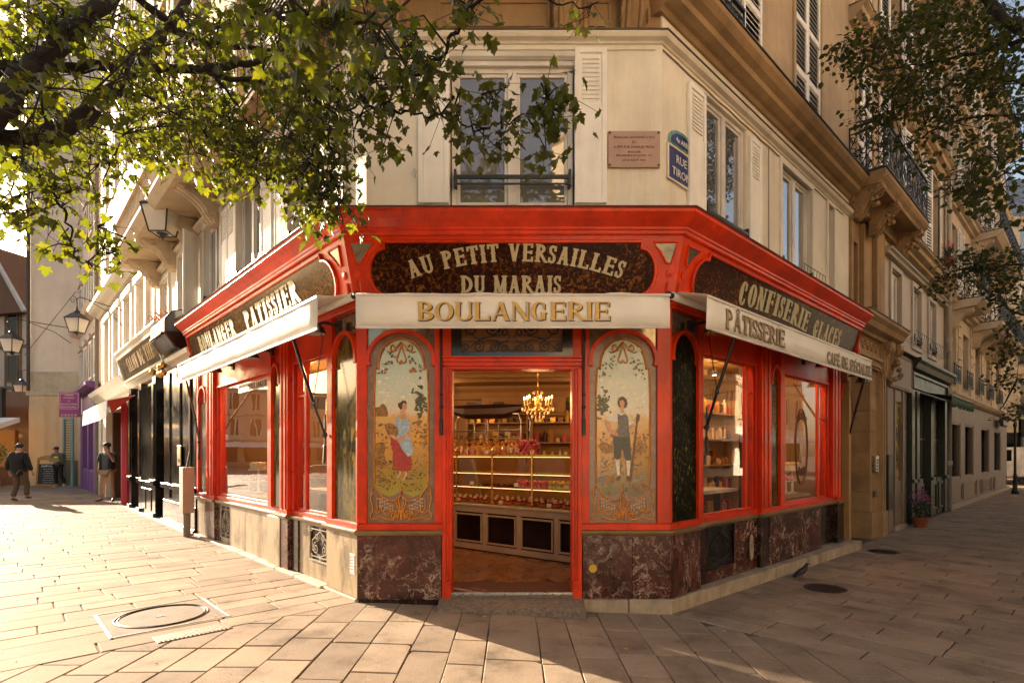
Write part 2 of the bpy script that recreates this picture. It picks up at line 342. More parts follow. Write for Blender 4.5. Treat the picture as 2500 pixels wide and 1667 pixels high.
def glyph(ch,st):
    Tk,tn,sf,sx,W=st['T'],st['t'],st['s'],st['sx'],st['W']   # stem, hairline, serif height, serif overhang, width factor
    P=[]; acc=''
    for a,b_ in (('É','E´'),('Â','A^'),('È','E`'),('Ô','O^')):
        if ch==a: ch,acc=b_[0],b_[1]
    def stem(x,y0=0,y1=1,w_=None,top=1,bot=1):
        w2=w_ or Tk; P.extend(seg(x,y0,x,y1,w2))
        if bot: P.extend(seg(x-w2/2-sx,y0+sf/2,x+w2/2+sx,y0+sf/2,sf))
        if top: P.extend(seg(x-w2/2-sx,y1-sf/2,x+w2/2+sx,y1-sf/2,sf))
        if st.get('nub') and y1-y0>.7 : P.extend(seg(x-w2/2-sx*.45,.5,x+w2/2+sx*.45,.5,sf*.9))
    L0=sx+Tk/2; w=0
    if ch=='I': stem(L0); w=2*L0
    elif ch in 'EFL':
        w=.56*W+L0; stem(L0); xe=w
        if ch!='F': P.extend(seg(L0,tn/2,xe,tn/2,tn)); P.extend(seg(xe-tn/2,0,xe-tn/2,.27,tn))
        if ch!='L':
            P.extend(seg(L0,1-tn/2,xe-.03,1-tn/2,tn)); P.extend(seg(xe-.03-tn/2,1,xe-.03-tn/2,.76,tn))
            P.extend(seg(L0,.52,xe-.15*W,.52,tn)); P.extend(seg(xe-.15*W,.42,xe-.15*W,.62,tn))
    elif ch=='D':
        w=.66*W+L0; stem(L0); P.extend(arc(L0,.5,w-L0-Tk/2,.5-tn/2,-90,90,Tk,tn,12))
    elif ch=='B':
        w=.56*W+L0; stem(L0); P.extend(arc(L0+.05,.75,w-L0-Tk/2-.1,.25-tn/2,-90,90,Tk*.9,tn,9)); P.extend(arc(L0+.05,.26,w-L0-Tk/2-.05,.26-tn/2,-90,90,Tk,tn,9))
        P.extend(seg(L0,.51,L0+.06,.51,tn))
    elif ch in 'PR':
        w=.54*W+L0; stem(L0); P.extend(arc(L0+.05,.74,w-L0-Tk/2-.08,.26-tn/2,-90,90,Tk*.9,tn,9)); P.extend(seg(L0,.48,L0+.06,.48,tn)); P.extend(seg(L0,1-tn/2,L0+.06,1-tn/2,tn))
        if ch=='R': P.extend(seg(L0+.16*W,.50,w+.03,.0,Tk*.95)); P.extend(seg(w-.06,sf/2,w+.06+sx,sf/2,sf)); w+=.06
    elif ch in 'CG':
        w=.72*W; P.extend(arc(w/2,.5,w/2-Tk/2,.5-tn/2,52,308,Tk,tn,14))
        xr=w/2+(w/2-Tk/2)*.62; P.extend(seg(xr+.03,.62,xr+.03,.92,tn*1.2))
        if ch=='G': P.extend(seg(xr,.0+.06,xr,.42,Tk*.95)); P.extend(seg(xr-Tk/2-sx,.42,xr+Tk/2+sx,.42,sf)); w+=.03
        else: P.extend(seg(xr+.03,.1,xr+.03,.3,tn))
    elif ch=='O': w=.80*W; P.extend(arc(w/2,.5,w/2-Tk/2,.5-tn/2,0,360,Tk,tn,20))
    elif ch=='S':
        w=.50*W; r=w/2-Tk*.35
        P.extend(arc(w/2,.745,r,.245-tn/2,35,250,Tk*.75,tn*1.1,9)); P.extend(arc(w/2,.265,r,.265-tn/2,-145,75,Tk*.75,tn*1.1,9))
        P.extend(seg(w/2-r*.62,.60,w/2+r*.62,.43,Tk*.95))
        P.extend(seg(w-Tk*.3,.68,w-Tk*.3,.97,tn)); P.extend(seg(Tk*.3,.03,Tk*.3,.32,tn))
    elif ch=='T':
        w=.62*W+tn; stem(w/2,top=0); P.extend(seg(0,1-tn/2,w,1-tn/2,tn)); P.extend(seg(tn/2,1,tn/2,.74,tn)); P.extend(seg(w-tn/2,1,w-tn/2,.74,tn))
    elif ch=='U':
        w=.66*W+2*sx; a=sx+Tk/2; b_=w-sx-tn*.6; P.extend(seg(a,.3,a,1,Tk)); P.extend(seg(a-Tk/2-sx,1-sf/2,a+Tk/2+sx,1-sf/2,sf))
        P.extend(seg(b_,.3,b_,1,tn*1.2)); P.extend(seg(b_-sx-tn/2,1-sf/2,b_+sx+tn/2,1-sf/2,sf)); P.extend(arc((a+b_)/2,.3,(b_-a)/2,.3-tn/2,180,360,Tk*.8,tn,9))
    elif ch=='N':
        w=.68*W+2*sx; a=sx+tn*.6; b_=w-a; stem(a,w_=tn*1.15); P.extend(seg(b_,0,b_,1,tn*1.15)); P.extend(seg(b_-sx-tn/2,1-sf/2,b_+sx+tn/2,1-sf/2,sf)); P.extend(seg(b_-tn*.3,0,a,1,Tk))
    elif ch=='M':
        w=.84*W+2*sx; a=sx+tn*.6; b_=w-sx-Tk/2; stem(a,w_=tn*1.15); stem(b_); P.extend(seg(w/2,.04,a,1,Tk)); P.extend(seg(w/2,.04,b_,1,tn*1.1))
    elif ch in 'AV':
        w=.70*W+2*sx; a=sx+tn*.6; b_=w-sx-Tk/2
        if ch=='A':
            P.extend(seg(a,0,w/2,1,tn*1.15)); P.extend(seg(b_,0,w/2,1,Tk)); P.extend(seg(a+.14*W,.33,b_-.14*W,.33,tn))
            for x_,ww in ((a,tn),(b_,Tk)): P.extend(seg(x_-ww/2-sx*.8,sf/2,x_+ww/2+sx*.8,sf/2,sf))
            if st.get('nub'): P.extend(seg(w/2-Tk*.5-sx*.4,1-sf/2,w/2+Tk*.5+sx*.4,1-sf/2,sf))
        else:
            a=sx+Tk/2; b_=w-sx-tn*.6
            P.extend(seg(w/2,0,a,1,Tk)); P.extend(seg(w/2,0,b_,1,tn*1.15))
            for x_,ww in ((b_,tn),(a,Tk)): P.extend(seg(x_-ww/2-sx*.8,1-sf/2,x_+ww/2+sx*.8,1-sf/2,sf))
    elif ch=='H':
        w=.6*W+2*L0; stem(L0); stem(w-L0); P.extend(seg(L0,.5,w-L0,.5,tn))
    elif ch==' ': w=.42*W
    if acc=='´': P.extend(seg(w/2-.02,1.06,w/2+.14,1.24,tn*1.3))
    if acc=='`': P.extend(seg(w/2+.02,1.06,w/2-.14,1.24,tn*1.3))
    if acc=='^': P.extend(seg(w/2-.15,1.06,w/2,1.22,tn)); P.extend(seg(w/2+.15,1.06,w/2,1.22,tn))
    return P,w
ROMAN=dict(T=.17,t=.06,s=.05,sx=.055,W=1.0,gap=.07)
SLAB=dict(T=.20,t=.12,s=.10,sx=.055,W=.80,gap=.07,nub=1)
SLIM=dict(T=.20,t=.08,s=.09,sx=.05,W=.62,gap=.07,nub=1)
COND=dict(T=.15,t=.05,s=.045,sx=.045,W=.78,gap=.055)
def lettering(text,st,h,x0=None,x1=None,z=0,y=0,arcfn=None,th=.004):
    # letters of height h spread to fill x0..x1; arcfn(x)->(dz, tilt)
    gs=[glyph(c,st) for c in text]; tot=sum(g[1] for g in gs)+st['gap']*(len(gs)-1)
    sx=(x1-x0)/tot; mb=MB(); x=x0; k=0
    for P,w_ in gs:
        cx=x+w_*sx/2; dz,ang=(arcfn(cx) if arcfn else (0,0)); ca,sa=math.cos(ang),math.sin(ang)
        for poly in P:
            q=[]
            for px,pz in poly:
                lx=(px-w_/2)*sx; lz=pz*h; q.append((cx+lx*ca-lz*sa, z+dz+lx*sa+lz*ca))
            k+=1; e=(k%9)*.00022
            mb.prism(q,y-th-e,y+.001)
        x+=(w_+st['gap'])*sx
    return mb
def flat_text(body,size,align='CENTER',th=.0015,sp=1.0):
    cu=bpy.data.curves.new('text','FONT'); cu.body=body; cu.size=size; cu.align_x=align; cu.align_y='CENTER'; cu.extrude=th; cu.space_line=sp; cu.resolution_u=2
    o=bpy.data.objects.new('text',cu); COL.objects.link(o); dg=bpy.context.evaluated_depsgraph_get(); dg.update()
    me=bpy.data.meshes.new_from_object(o.evaluated_get(dg)); bpy.data.objects.remove(o); bpy.data.curves.remove(cu)
    me.transform(RX(PI/2)); return me    # now stands in the xz plane facing -y
def text_obj(name,body,size,mat_,parent,M,**k):
    me=flat_text(body,size,**k); me.materials.clear(); me.materials.append(mat_); return link(name,me,parent,M)
def sweep(mb,prof,path,mi=0,caps=True):
    # prof: (offset outwards, z); path: plan points run left to right as seen from the street
    n=len(path); P=[Vector((p[0],p[1],0)) for p in path]; rows=[]
    for i,p in enumerate(P):
        ds=[]
        if i>0: ds.append((P[i]-P[i-1]).normalized())
        if i<n-1: ds.append((P[i+1]-P[i]).normalized())
        ns=[Vector((d.y,-d.x,0)) for d in ds]; m=sum(ns,Vector())
        m.normalize(); m=m/max(.2,m.dot(ns[0])); rows.append([(p.x+m.x*o,p.y+m.y*o,z) for o,z in prof])
    k=len(prof); vs=[q for r in rows for q in r]
    fs=[(i*k+j,(i+1)*k+j,(i+1)*k+(j+1)%k,i*k+(j+1)%k) for i in range(n-1) for j in range(k)]
    if caps: fs+=[tuple(range(k)),tuple((n-1)*k+j for j in range(k-1,-1,-1))]
    return mb.add(vs,fs,mi)
def lp(u,o=0): q=PL+dL*u+nL*o; return (q.x,q.y)
def rp(u,o=0): q=PR+dR*u+nR*o; return (q.x,q.y)
CLp=(PL.x,PL.y); CRp=(PR.x,PR.y)
# ------------------------------------------------------------------ paving
def slabmat(name,base,rand):
    m,nt,b=newmat(name); co=coords(nt)
    g=nt.nodes.new('ShaderNodeNewGeometry'); oi=nt.nodes.new('ShaderNodeObjectInfo')
    ad=nt.nodes.new('ShaderNodeMath'); ad.operation='ADD'; nt.links.new(g.outputs['Random Per Island'],ad.inputs[0]); nt.links.new(oi.outputs['Random'],ad.inputs[1])
    fr=nt.nodes.new('ShaderNodeMath'); fr.operation='FRACT'; nt.links.new(ad.outputs[0],fr.inputs[0])
    tone=ramp(nt,[(0,(1-rand,1-rand,1-rand)),(.5,(1,.97,.93)),(1,(1+rand,1+rand*.95,1+rand*.8))],fr.outputs[0])
    n1=nd(nt,'ShaderNodeTexNoise',i_Scale=260,i_Detail=3); nt.links.new(co,n1.inputs['Vector'])
    r1=ramp(nt,[(.35,.62),(.5,1.0),(.68,1.3)],n1.outputs[0])
    n2=nd(nt,'ShaderNodeTexNoise',i_Scale=2.1,i_Detail=9,i_Roughness=.68); nt.links.new(co,n2.inputs['Vector'])
    r2=ramp(nt,[(.30,.48),(.45,.86),(.55,1.0),(.75,1.15)],n2.outputs[0])
    n4=nd(nt,'ShaderNodeTexVoronoi',i_Scale=5.5); nt.links.new(co,n4.inputs['Vector'])
    r4=ramp(nt,[(.0,.35),(.06,.5),(.085,1.0)],n4.outputs[0])   # old gum spots
    c=mul(nt,base,tone.outputs[0]); c=mul(nt,c,r1.outputs[0]); c=mul(nt,c,r2.outputs[0]); c=mul(nt,c,r4.outputs[0],.7)
    nt.links.new(c,b.inputs['Base Color'])
    rr=ramp(nt,[(.3,.68),(.7,.9)],n2.outputs[0]); nt.links.new(rr.outputs[0],b.inputs['Roughness'])
    bp=nd(nt,'ShaderNodeBump',i_Strength=.5,i_Distance=.004); n3=nd(nt,'ShaderNodeTexNoise',i_Scale=90,i_Detail=6,i_Roughness=.7); nt.links.new(co,n3.inputs['Vector'])
    nt.links.new(n3.outputs[0],bp.inputs['Height']); nt.links.new(bp.outputs[0],b.inputs['Normal']); b.inputs['IOR'].default_value=1.2; b.inputs['Specular IOR Level'].default_value=.2; return m
SLABM=slabmat('paving_granite',(.31,.243,.185),.15)
MORT=pbr('joint_mortar',(.105,.072,.05),.95,.35,6,.5,60)
def clip(poly,p,n):
    # keep the side where (q-p).n >= 0
    out=[]
    for i in range(len(poly)):
        a,b=poly[i],poly[(i+1)%len(poly)]; da=(a[0]-p[0])*n[0]+(a[1]-p[1])*n[1]; db=(b[0]-p[0])*n[0]+(b[1]-p[1])*n[1]
        if da>=0: out.append(a)
        if (da>=0)!=(db>=0): t=da/(da-db); out.append((a[0]+(b[0]-a[0])*t,a[1]+(b[1]-a[1])*t))
    return out
def area(p): return abs(sum(p[i][0]*p[(i+1)%len(p)][1]-p[(i+1)%len(p)][0]*p[i][1] for i in range(len(p))))/2
def build_ground():
    mb=MB(); xs=[-60,-40,-25,-15,-8,-4]+[-2+.25*i for i in range(17)]+[4,8,15,25,40,60]; ys=[-30,-10,0,2,4,6,8,12,20,35,60,90]
    vs=[(x,y,gz(x,y)-.012) for y in ys for x in xs]; n=len(xs)
    mb.add(vs,[(j*n+i,j*n+i+1,(j+1)*n+i+1,(j+1)*n+i) for j in range(len(ys)-1) for i in range(n-1)])
    g=obj('pavement',mb,MORT,kind='structure')
    # a far sheet under everything, out to the horizon
    f=MB(); f.box(-400,400,-400,400,-.9,-.6); obj('ground',f,MORT,kind='structure')
    rnd=random.Random(3); polys=[]
    def rows(P,A,B,a1,b1,sgn,rw):
        a=0.0
        while a<a1:
            wd=rw*rnd.uniform(.88,1.14)*(1 if a<16 else 1.0); b=-rnd.uniform(0,.6)
            while b<b1:
                ln=rnd.uniform(.45,.95); q=[]
                for da,db in ((.004,.006),(wd-.004,.006),(wd-.004,ln-.006),(.004,ln-.006)):
                    jit=rnd.uniform(-.004,.004); v=P+A*(a+da+jit)+B*(b+db+jit); q.append((v.x,v.y))
                w0=P+B*.02; q=clip(q,(w0.x,w0.y),(B.x,B.y))
                if len(q)>2 and area(q)>.01: polys.append(q)
                b+=ln
            a+=wd
    rows(PL,dL,nL,31,15,1,.29); rows(PR,dR,nR,31,13,1,.27)
    x=-3.6
    while x<3.6:
        wd=rnd.choice([.27,.33,.3,.42,.31]); y=D-.02+rnd.uniform(0,.4)
        while y>2.2:
            ln=rnd.uniform(.38,.78); q=[(x+.004,y-.004),(x+wd-.004,y-.004),(x+wd-.004,y-ln+.004),(x+.004,y-ln+.004)]
            q=[(a+rnd.uniform(-.004,.004)+(a)*.0*(b),b) for a,b in q]
            q=clip(q,(PL.x-dL.x*.008,PL.y-dL.y*.008),(-dL.x,-dL.y)); 
            if len(q)>2: q=clip(q,(PR.x-dR.x*.008,PR.y-dR.y*.008),(-dR.x,-dR.y))
            if len(q)>2: q=clip(q,(0,D-.015),(0,-1))
            if len(q)>2 and area(q)>.008: polys.append(q)
            y-=ln
        x+=wd
    def shape(mb,q):
        cx=sum(a for a,b in q)/len(q); cy=sum(b for a,b in q)/len(q)
        if len(q)==4 and rnd.random()<.22:
            ci=rnd.randrange(4); A_,B_,C_=q[ci-1],q[ci],q[(ci+1)%4]; s1,s2=rnd.uniform(.03,.10),rnd.uniform(.03,.10); q=q[:ci]+[(B_[0]+(A_[0]-B_[0])*s1,B_[1]+(A_[1]-B_[1])*s1),(B_[0]+(C_[0]-B_[0])*s2,B_[1]+(C_[1]-B_[1])*s2)]+q[ci+1:]
        ar=sum(q[i][0]*q[(i+1)%len(q)][1]-q[(i+1)%len(q)][0]*q[i][1] for i in range(len(q)))
        if ar<0: q=q[::-1]
        dz=rnd.uniform(-.0025,.0025); tx=rnd.uniform(-.003,.003); ty=rnd.uniform(-.003,.003); n=len(q)
        Z=lambda a,b: gz(a,b)+dz+(a-cx)*tx+(b-cy)*ty
        def ins(f): 
            o=[]
            for a,b in q:
                d=math.hypot(a-cx,b-cy); o.append((cx+(a-cx)*(1-f/max(d,.05)),cy+(b-cy)*(1-f/max(d,.05))))
            return o
        t=ins(.009); vs=[(a,b,Z(a,b)-.03) for a,b in q]+[(a,b,Z(a,b)-.005) for a,b in q]+[(a,b,Z(a,b)) for a,b in t]
        fs=[(i,(i+1)%n,n+(i+1)%n,n+i) for i in range(n)]+[(n+i,n+(i+1)%n,2*n+(i+1)%n,2*n+i) for i in range(n)]+[tuple(range(2*n,3*n))]
        return mb.add(vs,fs)
    def vis(q):
        cx=sum(a for a,b in q)/len(q); cy=sum(b for a,b in q)/len(q)
        if cy<1: return 0
        px=1250+1346*cx/cy; py=1107+1346*1.52/cy
        if not(-60<px<2560 and py<1720): return 0
        return area(q)/(cy**3)
    polys.sort(key=vis,reverse=True); rest=MB()
    for i,q in enumerate(polys):
        if i<300:
            m=MB(); shape(m,q); me=bpy.data.meshes.new('paving_slab'); me.from_pydata(m.v,[],m.f); me.materials.append(SLABM); link('paving_slab',me,g)
        else: shape(rest,q)
    me=bpy.data.meshes.new('paving_slabs'); me.from_pydata(rest.v,[],rest.f); me.materials.append(SLABM)
    link('paving_slabs',me,g,kind='stuff')
build_ground()
IRONC=pbr('weathered_cast_iron',(.17,.125,.085),.6,.3,9,.5,70,metal=.3,grime=.4)
IROND=pbr('dark_cast_iron',(.03,.022,.018),.55,.3,9,.5,70,metal=.4)
def covers():
    z=gz(-3,5); M=T(-3.15,4.97,z)@RZ(math.atan2(.69,.72))
    t=thing('manhole_cover','square stone filled manhole cover with a round lid, on the sunlit paving at left','manhole cover',M)
    f=MB(); f.frame(-.45,.45,-.44,.44,.028,-.02,.006); f.v=[(a,c,b) for a,b,c in f.v]; obj('frame',f,IRONC,t,M,bev=.003)
    f=MB(); f.box(-.42,.42,-.41,.41,-.02,.002); obj('plate',f,pbr('worn_cover_concrete',(.13,.09,.06),.9,.35,7,.5,60,grime=.5),t,M)
    f=MB(); f.tube([(.36*math.cos(a*PI/24),.36*math.sin(a*PI/24),.004) for a in range(48)],.007,5,closed=True); f.tube([(.335*math.cos(a*PI/24),.335*math.sin(a*PI/24),.004) for a in range(48)],.005,5,closed=True); obj('lid_ring',f,IROND,t,M)
    f=MB(); f.box(-.05,.02,-.025,.035,0,.0045); f.box(.30,.35,-.39,-.35,0,.0045); obj('key_hole',f,BLACK,t,M)
    M=T(-2.6,4.5,z)@RZ(math.atan2(.69,.72)); t=thing('utility_cover','small oblong ribbed iron utility cover beside the square manhole','utility cover',M)
    f=MB(); f.box(-.27,.27,-.10,.10,-.02,.005); obj('plate',f,IRONC,t,M,bev=.003)
    f=MB()
    for i in range(17): f.box(-.25+i*.031,-.238+i*.031,-.085,.085,.004,.009)
    obj('ribs',f,IRONC,t,M)
    for x,y,r,lab in ((3.68,6.48,.23,'round cast iron drain cover in the shaded paving near the pigeon'),(6.0,8.9,.22,'dark round cover in the shaded paving before the brown door')):
        z=gz(x,y); M=T(x,y,z); t=thing('manhole_cover',lab,'manhole cover',M)
        f=MB(); f.lathe([(r,-.02),(r,.004),(r-.012,.007),(r-.03,.004)],28); obj('rim',f,IROND,t,M)
        f=MB()
        for i in range(-5,6):
            for j in range(-5,6):
                if math.hypot(i,j)*.04<r-.05: f.box(i*.04-.012,i*.04+.012,j*.04-.012,j*.04+.012,.003,.008)
        obj('stud_pattern',f,IROND,t,M)
covers()

def litter():
    rn=random.Random(33); q=MB()
    for _ in range(900):
        y=rn.uniform(2.6,14); x=rn.uniform(-1.0,1.05)*y
        p=Vector((x,y,0))
        if (p-PL).dot(nL)<.03 and x<0 and y>D-.1: continue
        if (p-PR).dot(nR)<.15 and x>0 and y>D-.3: continue
        if y>5.1 and abs(x)<1.8: continue
        s_=rn.uniform(.002,.007); z=gz(x,y)+.002; a=rn.random()*6
        q.add([(x+s_*math.cos(a+k*1.57)*rn.uniform(.6,1.4),y+s_*math.sin(a+k*1.57),z+(.002 if k%2 else .0)) for k in range(4)]+[(x,y,z+s_*.7)],[(0,1,4),(1,2,4),(2,3,4),(3,0,4)])
    tag(obj('grit',q,pbr('grit',(.16,.11,.07),.9,.5,3,0)),'scattered grit and crumbs on the paving','grit',kind='stuff')
litter()
# ------------------------------------------------------------------ bakery shopfront
SHOP=thing('bakery_shopfront','red painted wooden bakery shopfront wrapped round the street corner','shopfront',T(0,D+.3,0))
UL,UR=6.07,5.62
class F:   # a facade: sg maps distance-from-corner u to local x
    def __init__(s,M,sg): s.M=M; s.sg=sg
    def x(s,u): return u*s.sg
    def b(s,mb,u0,u1,y0,y1,z0,z1,mi=0):
        a,b=sorted((s.x(u0),s.x(u1))); return mb.box(a,b,y0,y1,z0,z1,mi)
FRt=F(FR,1); FLt=F(FL,-1); FCt=F(FC,1)
def part(name,mb,m,M,bev=.003,parent=None,**k): return obj(name,mb,m,parent or SHOP,M,bev=bev,**k)
# plinth stones
for k,(a,b) in enumerate([((.70,.06),(1.15,.06)),((1.15,.06),(1.6,.06))]):
    mb=MB(); mb.box(a[0]+.004,b[0]-(.004 if k==0 else .02),D-.03,D+.25,-.15,.085); part('plinth_stone',mb,CONC,FC@T(0,-D,0),.008)
us=[0,.42,.95,1.55,2.15,2.4,3.1,3.85,4.5,5.1,5.62]
for i,(a,b) in enumerate(zip(us,us[1:])):
    o0=.02+.028*a; o1=.02+.028*b; dz=random.uniform(-.006,.006); mb=MB()
    q=[(a+.003,.25),(a+.003,-o0),(b-.003,-o1),(b-.003,.25)]
    if i==0: q=[(-.0,.25),(-.0,-.02),(b-.003,-o1),(b-.003,.25)]
    mb.prism(q,-.17,.08+dz,axis='z'); part('plinth_stone',mb,CONC,FR,.008)
us=[.0,.75,1.5,2.1,2.9,3.6,4.4,5.2,6.07]
for a,b in zip(us,us[1:]):
    mb=MB(); FLt.b(mb,a+.003,b-.003,-.05 if a>.7 else -.02,.2,-.05,.085+.002*a); part('plinth_stone',mb,CONC,FL,.01)
mb=MB(); mb.box(-1.52,-.70,-.004,.2,-.05,.075); part('plinth_stone',mb,MARBD,FC,.005)
# marble dado slabs
def dado(F_,u0,u1,y,z0,z1,m): mb=MB(); F_.b(mb,u0,u1,y,y+.12,z0,z1); part('marble_slab',mb,m,F_.M,.002)
dado(FCt,-1.531,-.70,0,.078,.712,MARB); dado(FCt,.70,1.19,0,.088,.712,MARB); dado(FCt,1.193,1.560,0,.088,.712,MARB)
dado(FRt,.0,.60,.0,.088,.712,MARB2); dado(FRt,.603,.86,.07,.088,.712,MARBD)
dado(FRt,1.53,2.14,.07,.088,.712,MARB); dado(FRt,.863,1.527,.07,.088,.215,MARB); dado(FRt,2.145,2.40,.02,.088,.712,MARBD)
for a,b in ((2.403,2.9),(2.903,3.5),(3.503,4.27)): dado(FRt,a,b,.01,.088,.712,MARB)
dado(FRt,4.28,4.99,.09,.088,.712,MARBD); dado(FRt,5.0,5.60,.0,.088,.712,MARBD)
dado(FLt,.0,.70,.0,.09,.712,MARBP); dado(FLt,1.30,1.60,.07,.09,.712,MARBP); dado(FLt,.703,1.297,.07,.09,.285,MARBP); dado(FLt,1.603,1.82,.05,.09,.712,MARBD); dado(FLt,1.825,2.06,.01,.09,.712,MARB)
for a,b in ((2.063,2.5),(2.503,2.95),(2.953,3.5),(3.503,4.26)): dado(FLt,a,b,.0 if a<2.4 else .04,.09,.712,MARBP)
dado(FLt,4.80,4.96,.05,.09,.712,MARB); dado(FLt,4.263,4.797,.06,.09,.16,MARBP); dado(FLt,4.965,5.5,.0,.09,.712,MARB); dado(FLt,5.503,6.05,.01,.09,.712,MARBP)
mb=MB()
for F_,u0,u1 in ((FRt,.6,5.6),(FLt,.7,6.05)): F_.b(mb,u0,u1,.20,.24,.0,.72)
for i in range(0): pass
# backing wall behind the dado
b1=MB(); FRt.b(b1,.0,5.6,.2,.3,-.1,.76); part('dado_backing',b1,BLACK,FR); b1=MB(); FLt.b(b1,.0,6.05,.2,.3,-.1,.76); part('dado_backing',b1,BLACK,FL)
# vent grilles
def spiral(cx,cz,r,t0,turns,y,sg=1,n=18):
    return [(cx+sg*r*(1-i/n*.82)*math.cos(t0+turns*2*PI*i/n),y,cz+r*(1-i/n*.82)*math.sin(t0+turns*2*PI*i/n)) for i in range(n+1)]
def grille(F_,u0,u1,z0,z1,y,m,back):
    g=MB(); F_.b(g,u0,u1,y+.03,y+.04,z0,z1); gp=part('vent_grille',g,back,F_.M,0)
    a,b=sorted((F_.x(u0),F_.x(u1))); w_=b-a; h=z1-z0; cx=(a+b)/2; s=MB(); s.frame(a,b,z0,z1,.018,y,y+.02)
    obj('frame',s,m,gp,F_.M); s=MB()
    for zz in (z0+h*.13,z1-h*.13): s.tube([(a,y+.01,zz),(b,y+.01,zz)],.007,4)
    for sg in (-1,1):
        s.tube(spiral(cx+sg*w_*.19,z0+h*.36,h*.17,PI/2,1.6*sg if 0 else 1.6,y+.008,-sg),.008,4)
        s.tube(spiral(cx+sg*w_*.15,z0+h*.66,h*.11,-PI/2,1.4,y+.008,-sg),.007,4)
        s.tube([(cx,y+.01,z0+h*.15),(cx+sg*w_*.36,y+.01,z0+h*.30),(cx+sg*w_*.36,y+.01,z0+h*.55),(cx,y+.01,z0+h*.84)],.007,4)
        for zz in (z0+h*.13,z1-h*.13):
            s.tube([(cx+sg*w_*.40+h*.06*math.cos(i*PI/6),y+.01,zz+h*.06*math.sin(i*PI/6)) for i in range(12)],.006,4,closed=True)
    for zz in (z0+h*.065,z1-h*.065): s.tube([(cx+h*.045*math.cos(i*PI/6),y+.01,zz+h*.045*math.sin(i*PI/6)) for i in range(12)],.006,4,closed=True)
    obj('scrollwork',s,m,gp,F_.M)
GRIL=pbr('pale_iron_scrollwork',(.33,.27,.20),.5,.2,10,.1)
grille(FLt,.703,1.297,.29,.71,.055,GRIL,BLACK); grille(FLt,4.27,4.795,.165,.70,.05,GRIL,BLACK); grille(FRt,.863,1.527,.22,.71,.065,BLACKG,BLACK)
mb=MB(); M=FR@T(1.93,.055,.37)@RX(PI/2); mb.lathe([(.0,0),(.075,0),(.085,.012),(.075,.022),(.055,.022),(.05,.008)],20,M=Matrix.Diagonal((.55,1,1,1))@RZ(0)); part('oval_emblem',mb,GRIL,M@Matrix.Diagonal((1,1.9,1,1)),0)
# olive moulding over the dado
MP=[(-.05,.712),(.012,.712),(.022,.722),(.030,.722),(.042,.745),(.042,.757),(.024,.766),(-.05,.766)]
def steps(F_,lst):
    # plan path following the panels: (u, depth) pairs
    return [ (lambda q:(q.x,q.y))(F_.M@Vector((F_.x(u),y,0))) for u,y in lst]
Lpath=steps(FLt,[(UL,0),(4.97,0),(4.97,.04),(2.06,.04),(2.06,0),(1.82,0),(1.82,.06),(.70,.06),(.70,0)])
Rpath=steps(FRt,[(.60,0),(.60,.06),(2.14,.06),(2.14,.01),(4.27,.01),(4.27,.05),(4.99,.05),(4.99,0),(UR,0)])
mb=MB(); sweep(mb,MP,Lpath+[CLp,(-.685,D)]); part('dado_moulding',mb,MOULD,Matrix.Identity(4),0)
mb=MB(); sweep(mb,MP,[(.685,D),CRp]+Rpath); part('dado_moulding',mb,MOULD,Matrix.Identity(4),0)
# bottom red rail
RP=[(-.10,.768),(.004,.768),(.004,.822),(-.012,.832),(-.10,.832)]
mb=MB(); sweep(mb,RP,Lpath+[CLp,(-.69,D)]); part('bottom_rail',mb,RED,Matrix.Identity(4),0)
mb=MB(); sweep(mb,RP,[(.69,D),CRp]+Rpath); part('bottom_rail',mb,RED,Matrix.Identity(4),0)
# posts
def post(F_,u0,u1,y0,y1,z0=.832,z1=2.96,m=None,groove=1):
    mb=MB(); F_.b(mb,u0,u1,y0,y1,z0,z1)
    w_=abs(u1-u0)
    if groove and w_>.12:
        F_.b(mb,u0+w_*.2,u0+w_*.36,y0-.012,y0,z0,z1); F_.b(mb,u0+w_*.64,u0+w_*.8,y0-.012,y0,z0,z1)
    part('post',mb,m or RED,F_.M,.003)
q=MB(); q.prism([(CLp[0],CLp[1]-D),(-1.437,0),(-1.437,.1),(-1.45,.16),(CLp[0]+.0,.16)],.832,2.96,axis='z'); part('corner_post',q,RED,FC)
q=MB(); q.prism([(1.437,0),(CRp[0],0),(CRp[0],.16),(1.437,.16)],.832,2.96,axis='z'); part('corner_post',q,RED,FC)
for a in (-.766,.69): q=MB(); q.box(a,a+.076,0,.12,.832,2.96); part('post',q,RED,FC)
post(FRt,.0,.035,0,.1); post(FLt,.0,.03,0,.1)
post(FRt,.57,.66,0,.2,groove=0); post(FRt,.66,.735,.05,.2,groove=0); post(FRt,2.08,2.14,.05,.2,groove=0,m=RED2); post(FRt,2.14,2.43,-.0,.2); post(FRt,2.73,2.86,0,.2,groove=0); post(FRt,4.72,4.80,.05,.2,m=RED2,groove=0); post(FRt,4.80,5.17,0,.2); post(FRt,5.50,5.62,0,.2,groove=0)
post(FLt,.57,.69,0,.2,groove=0); post(FLt,1.71,1.80,.04,.2,m=RED2,groove=0); post(FLt,1.80,2.07,0,.2); post(FLt,2.37,2.50,0,.2,groove=0); post(FLt,4.96,5.05,.05,.2,m=RED2,groove=0); post(FLt,5.05,5.46,0,.2); post(FLt,5.97,6.07,0,.2,groove=0)
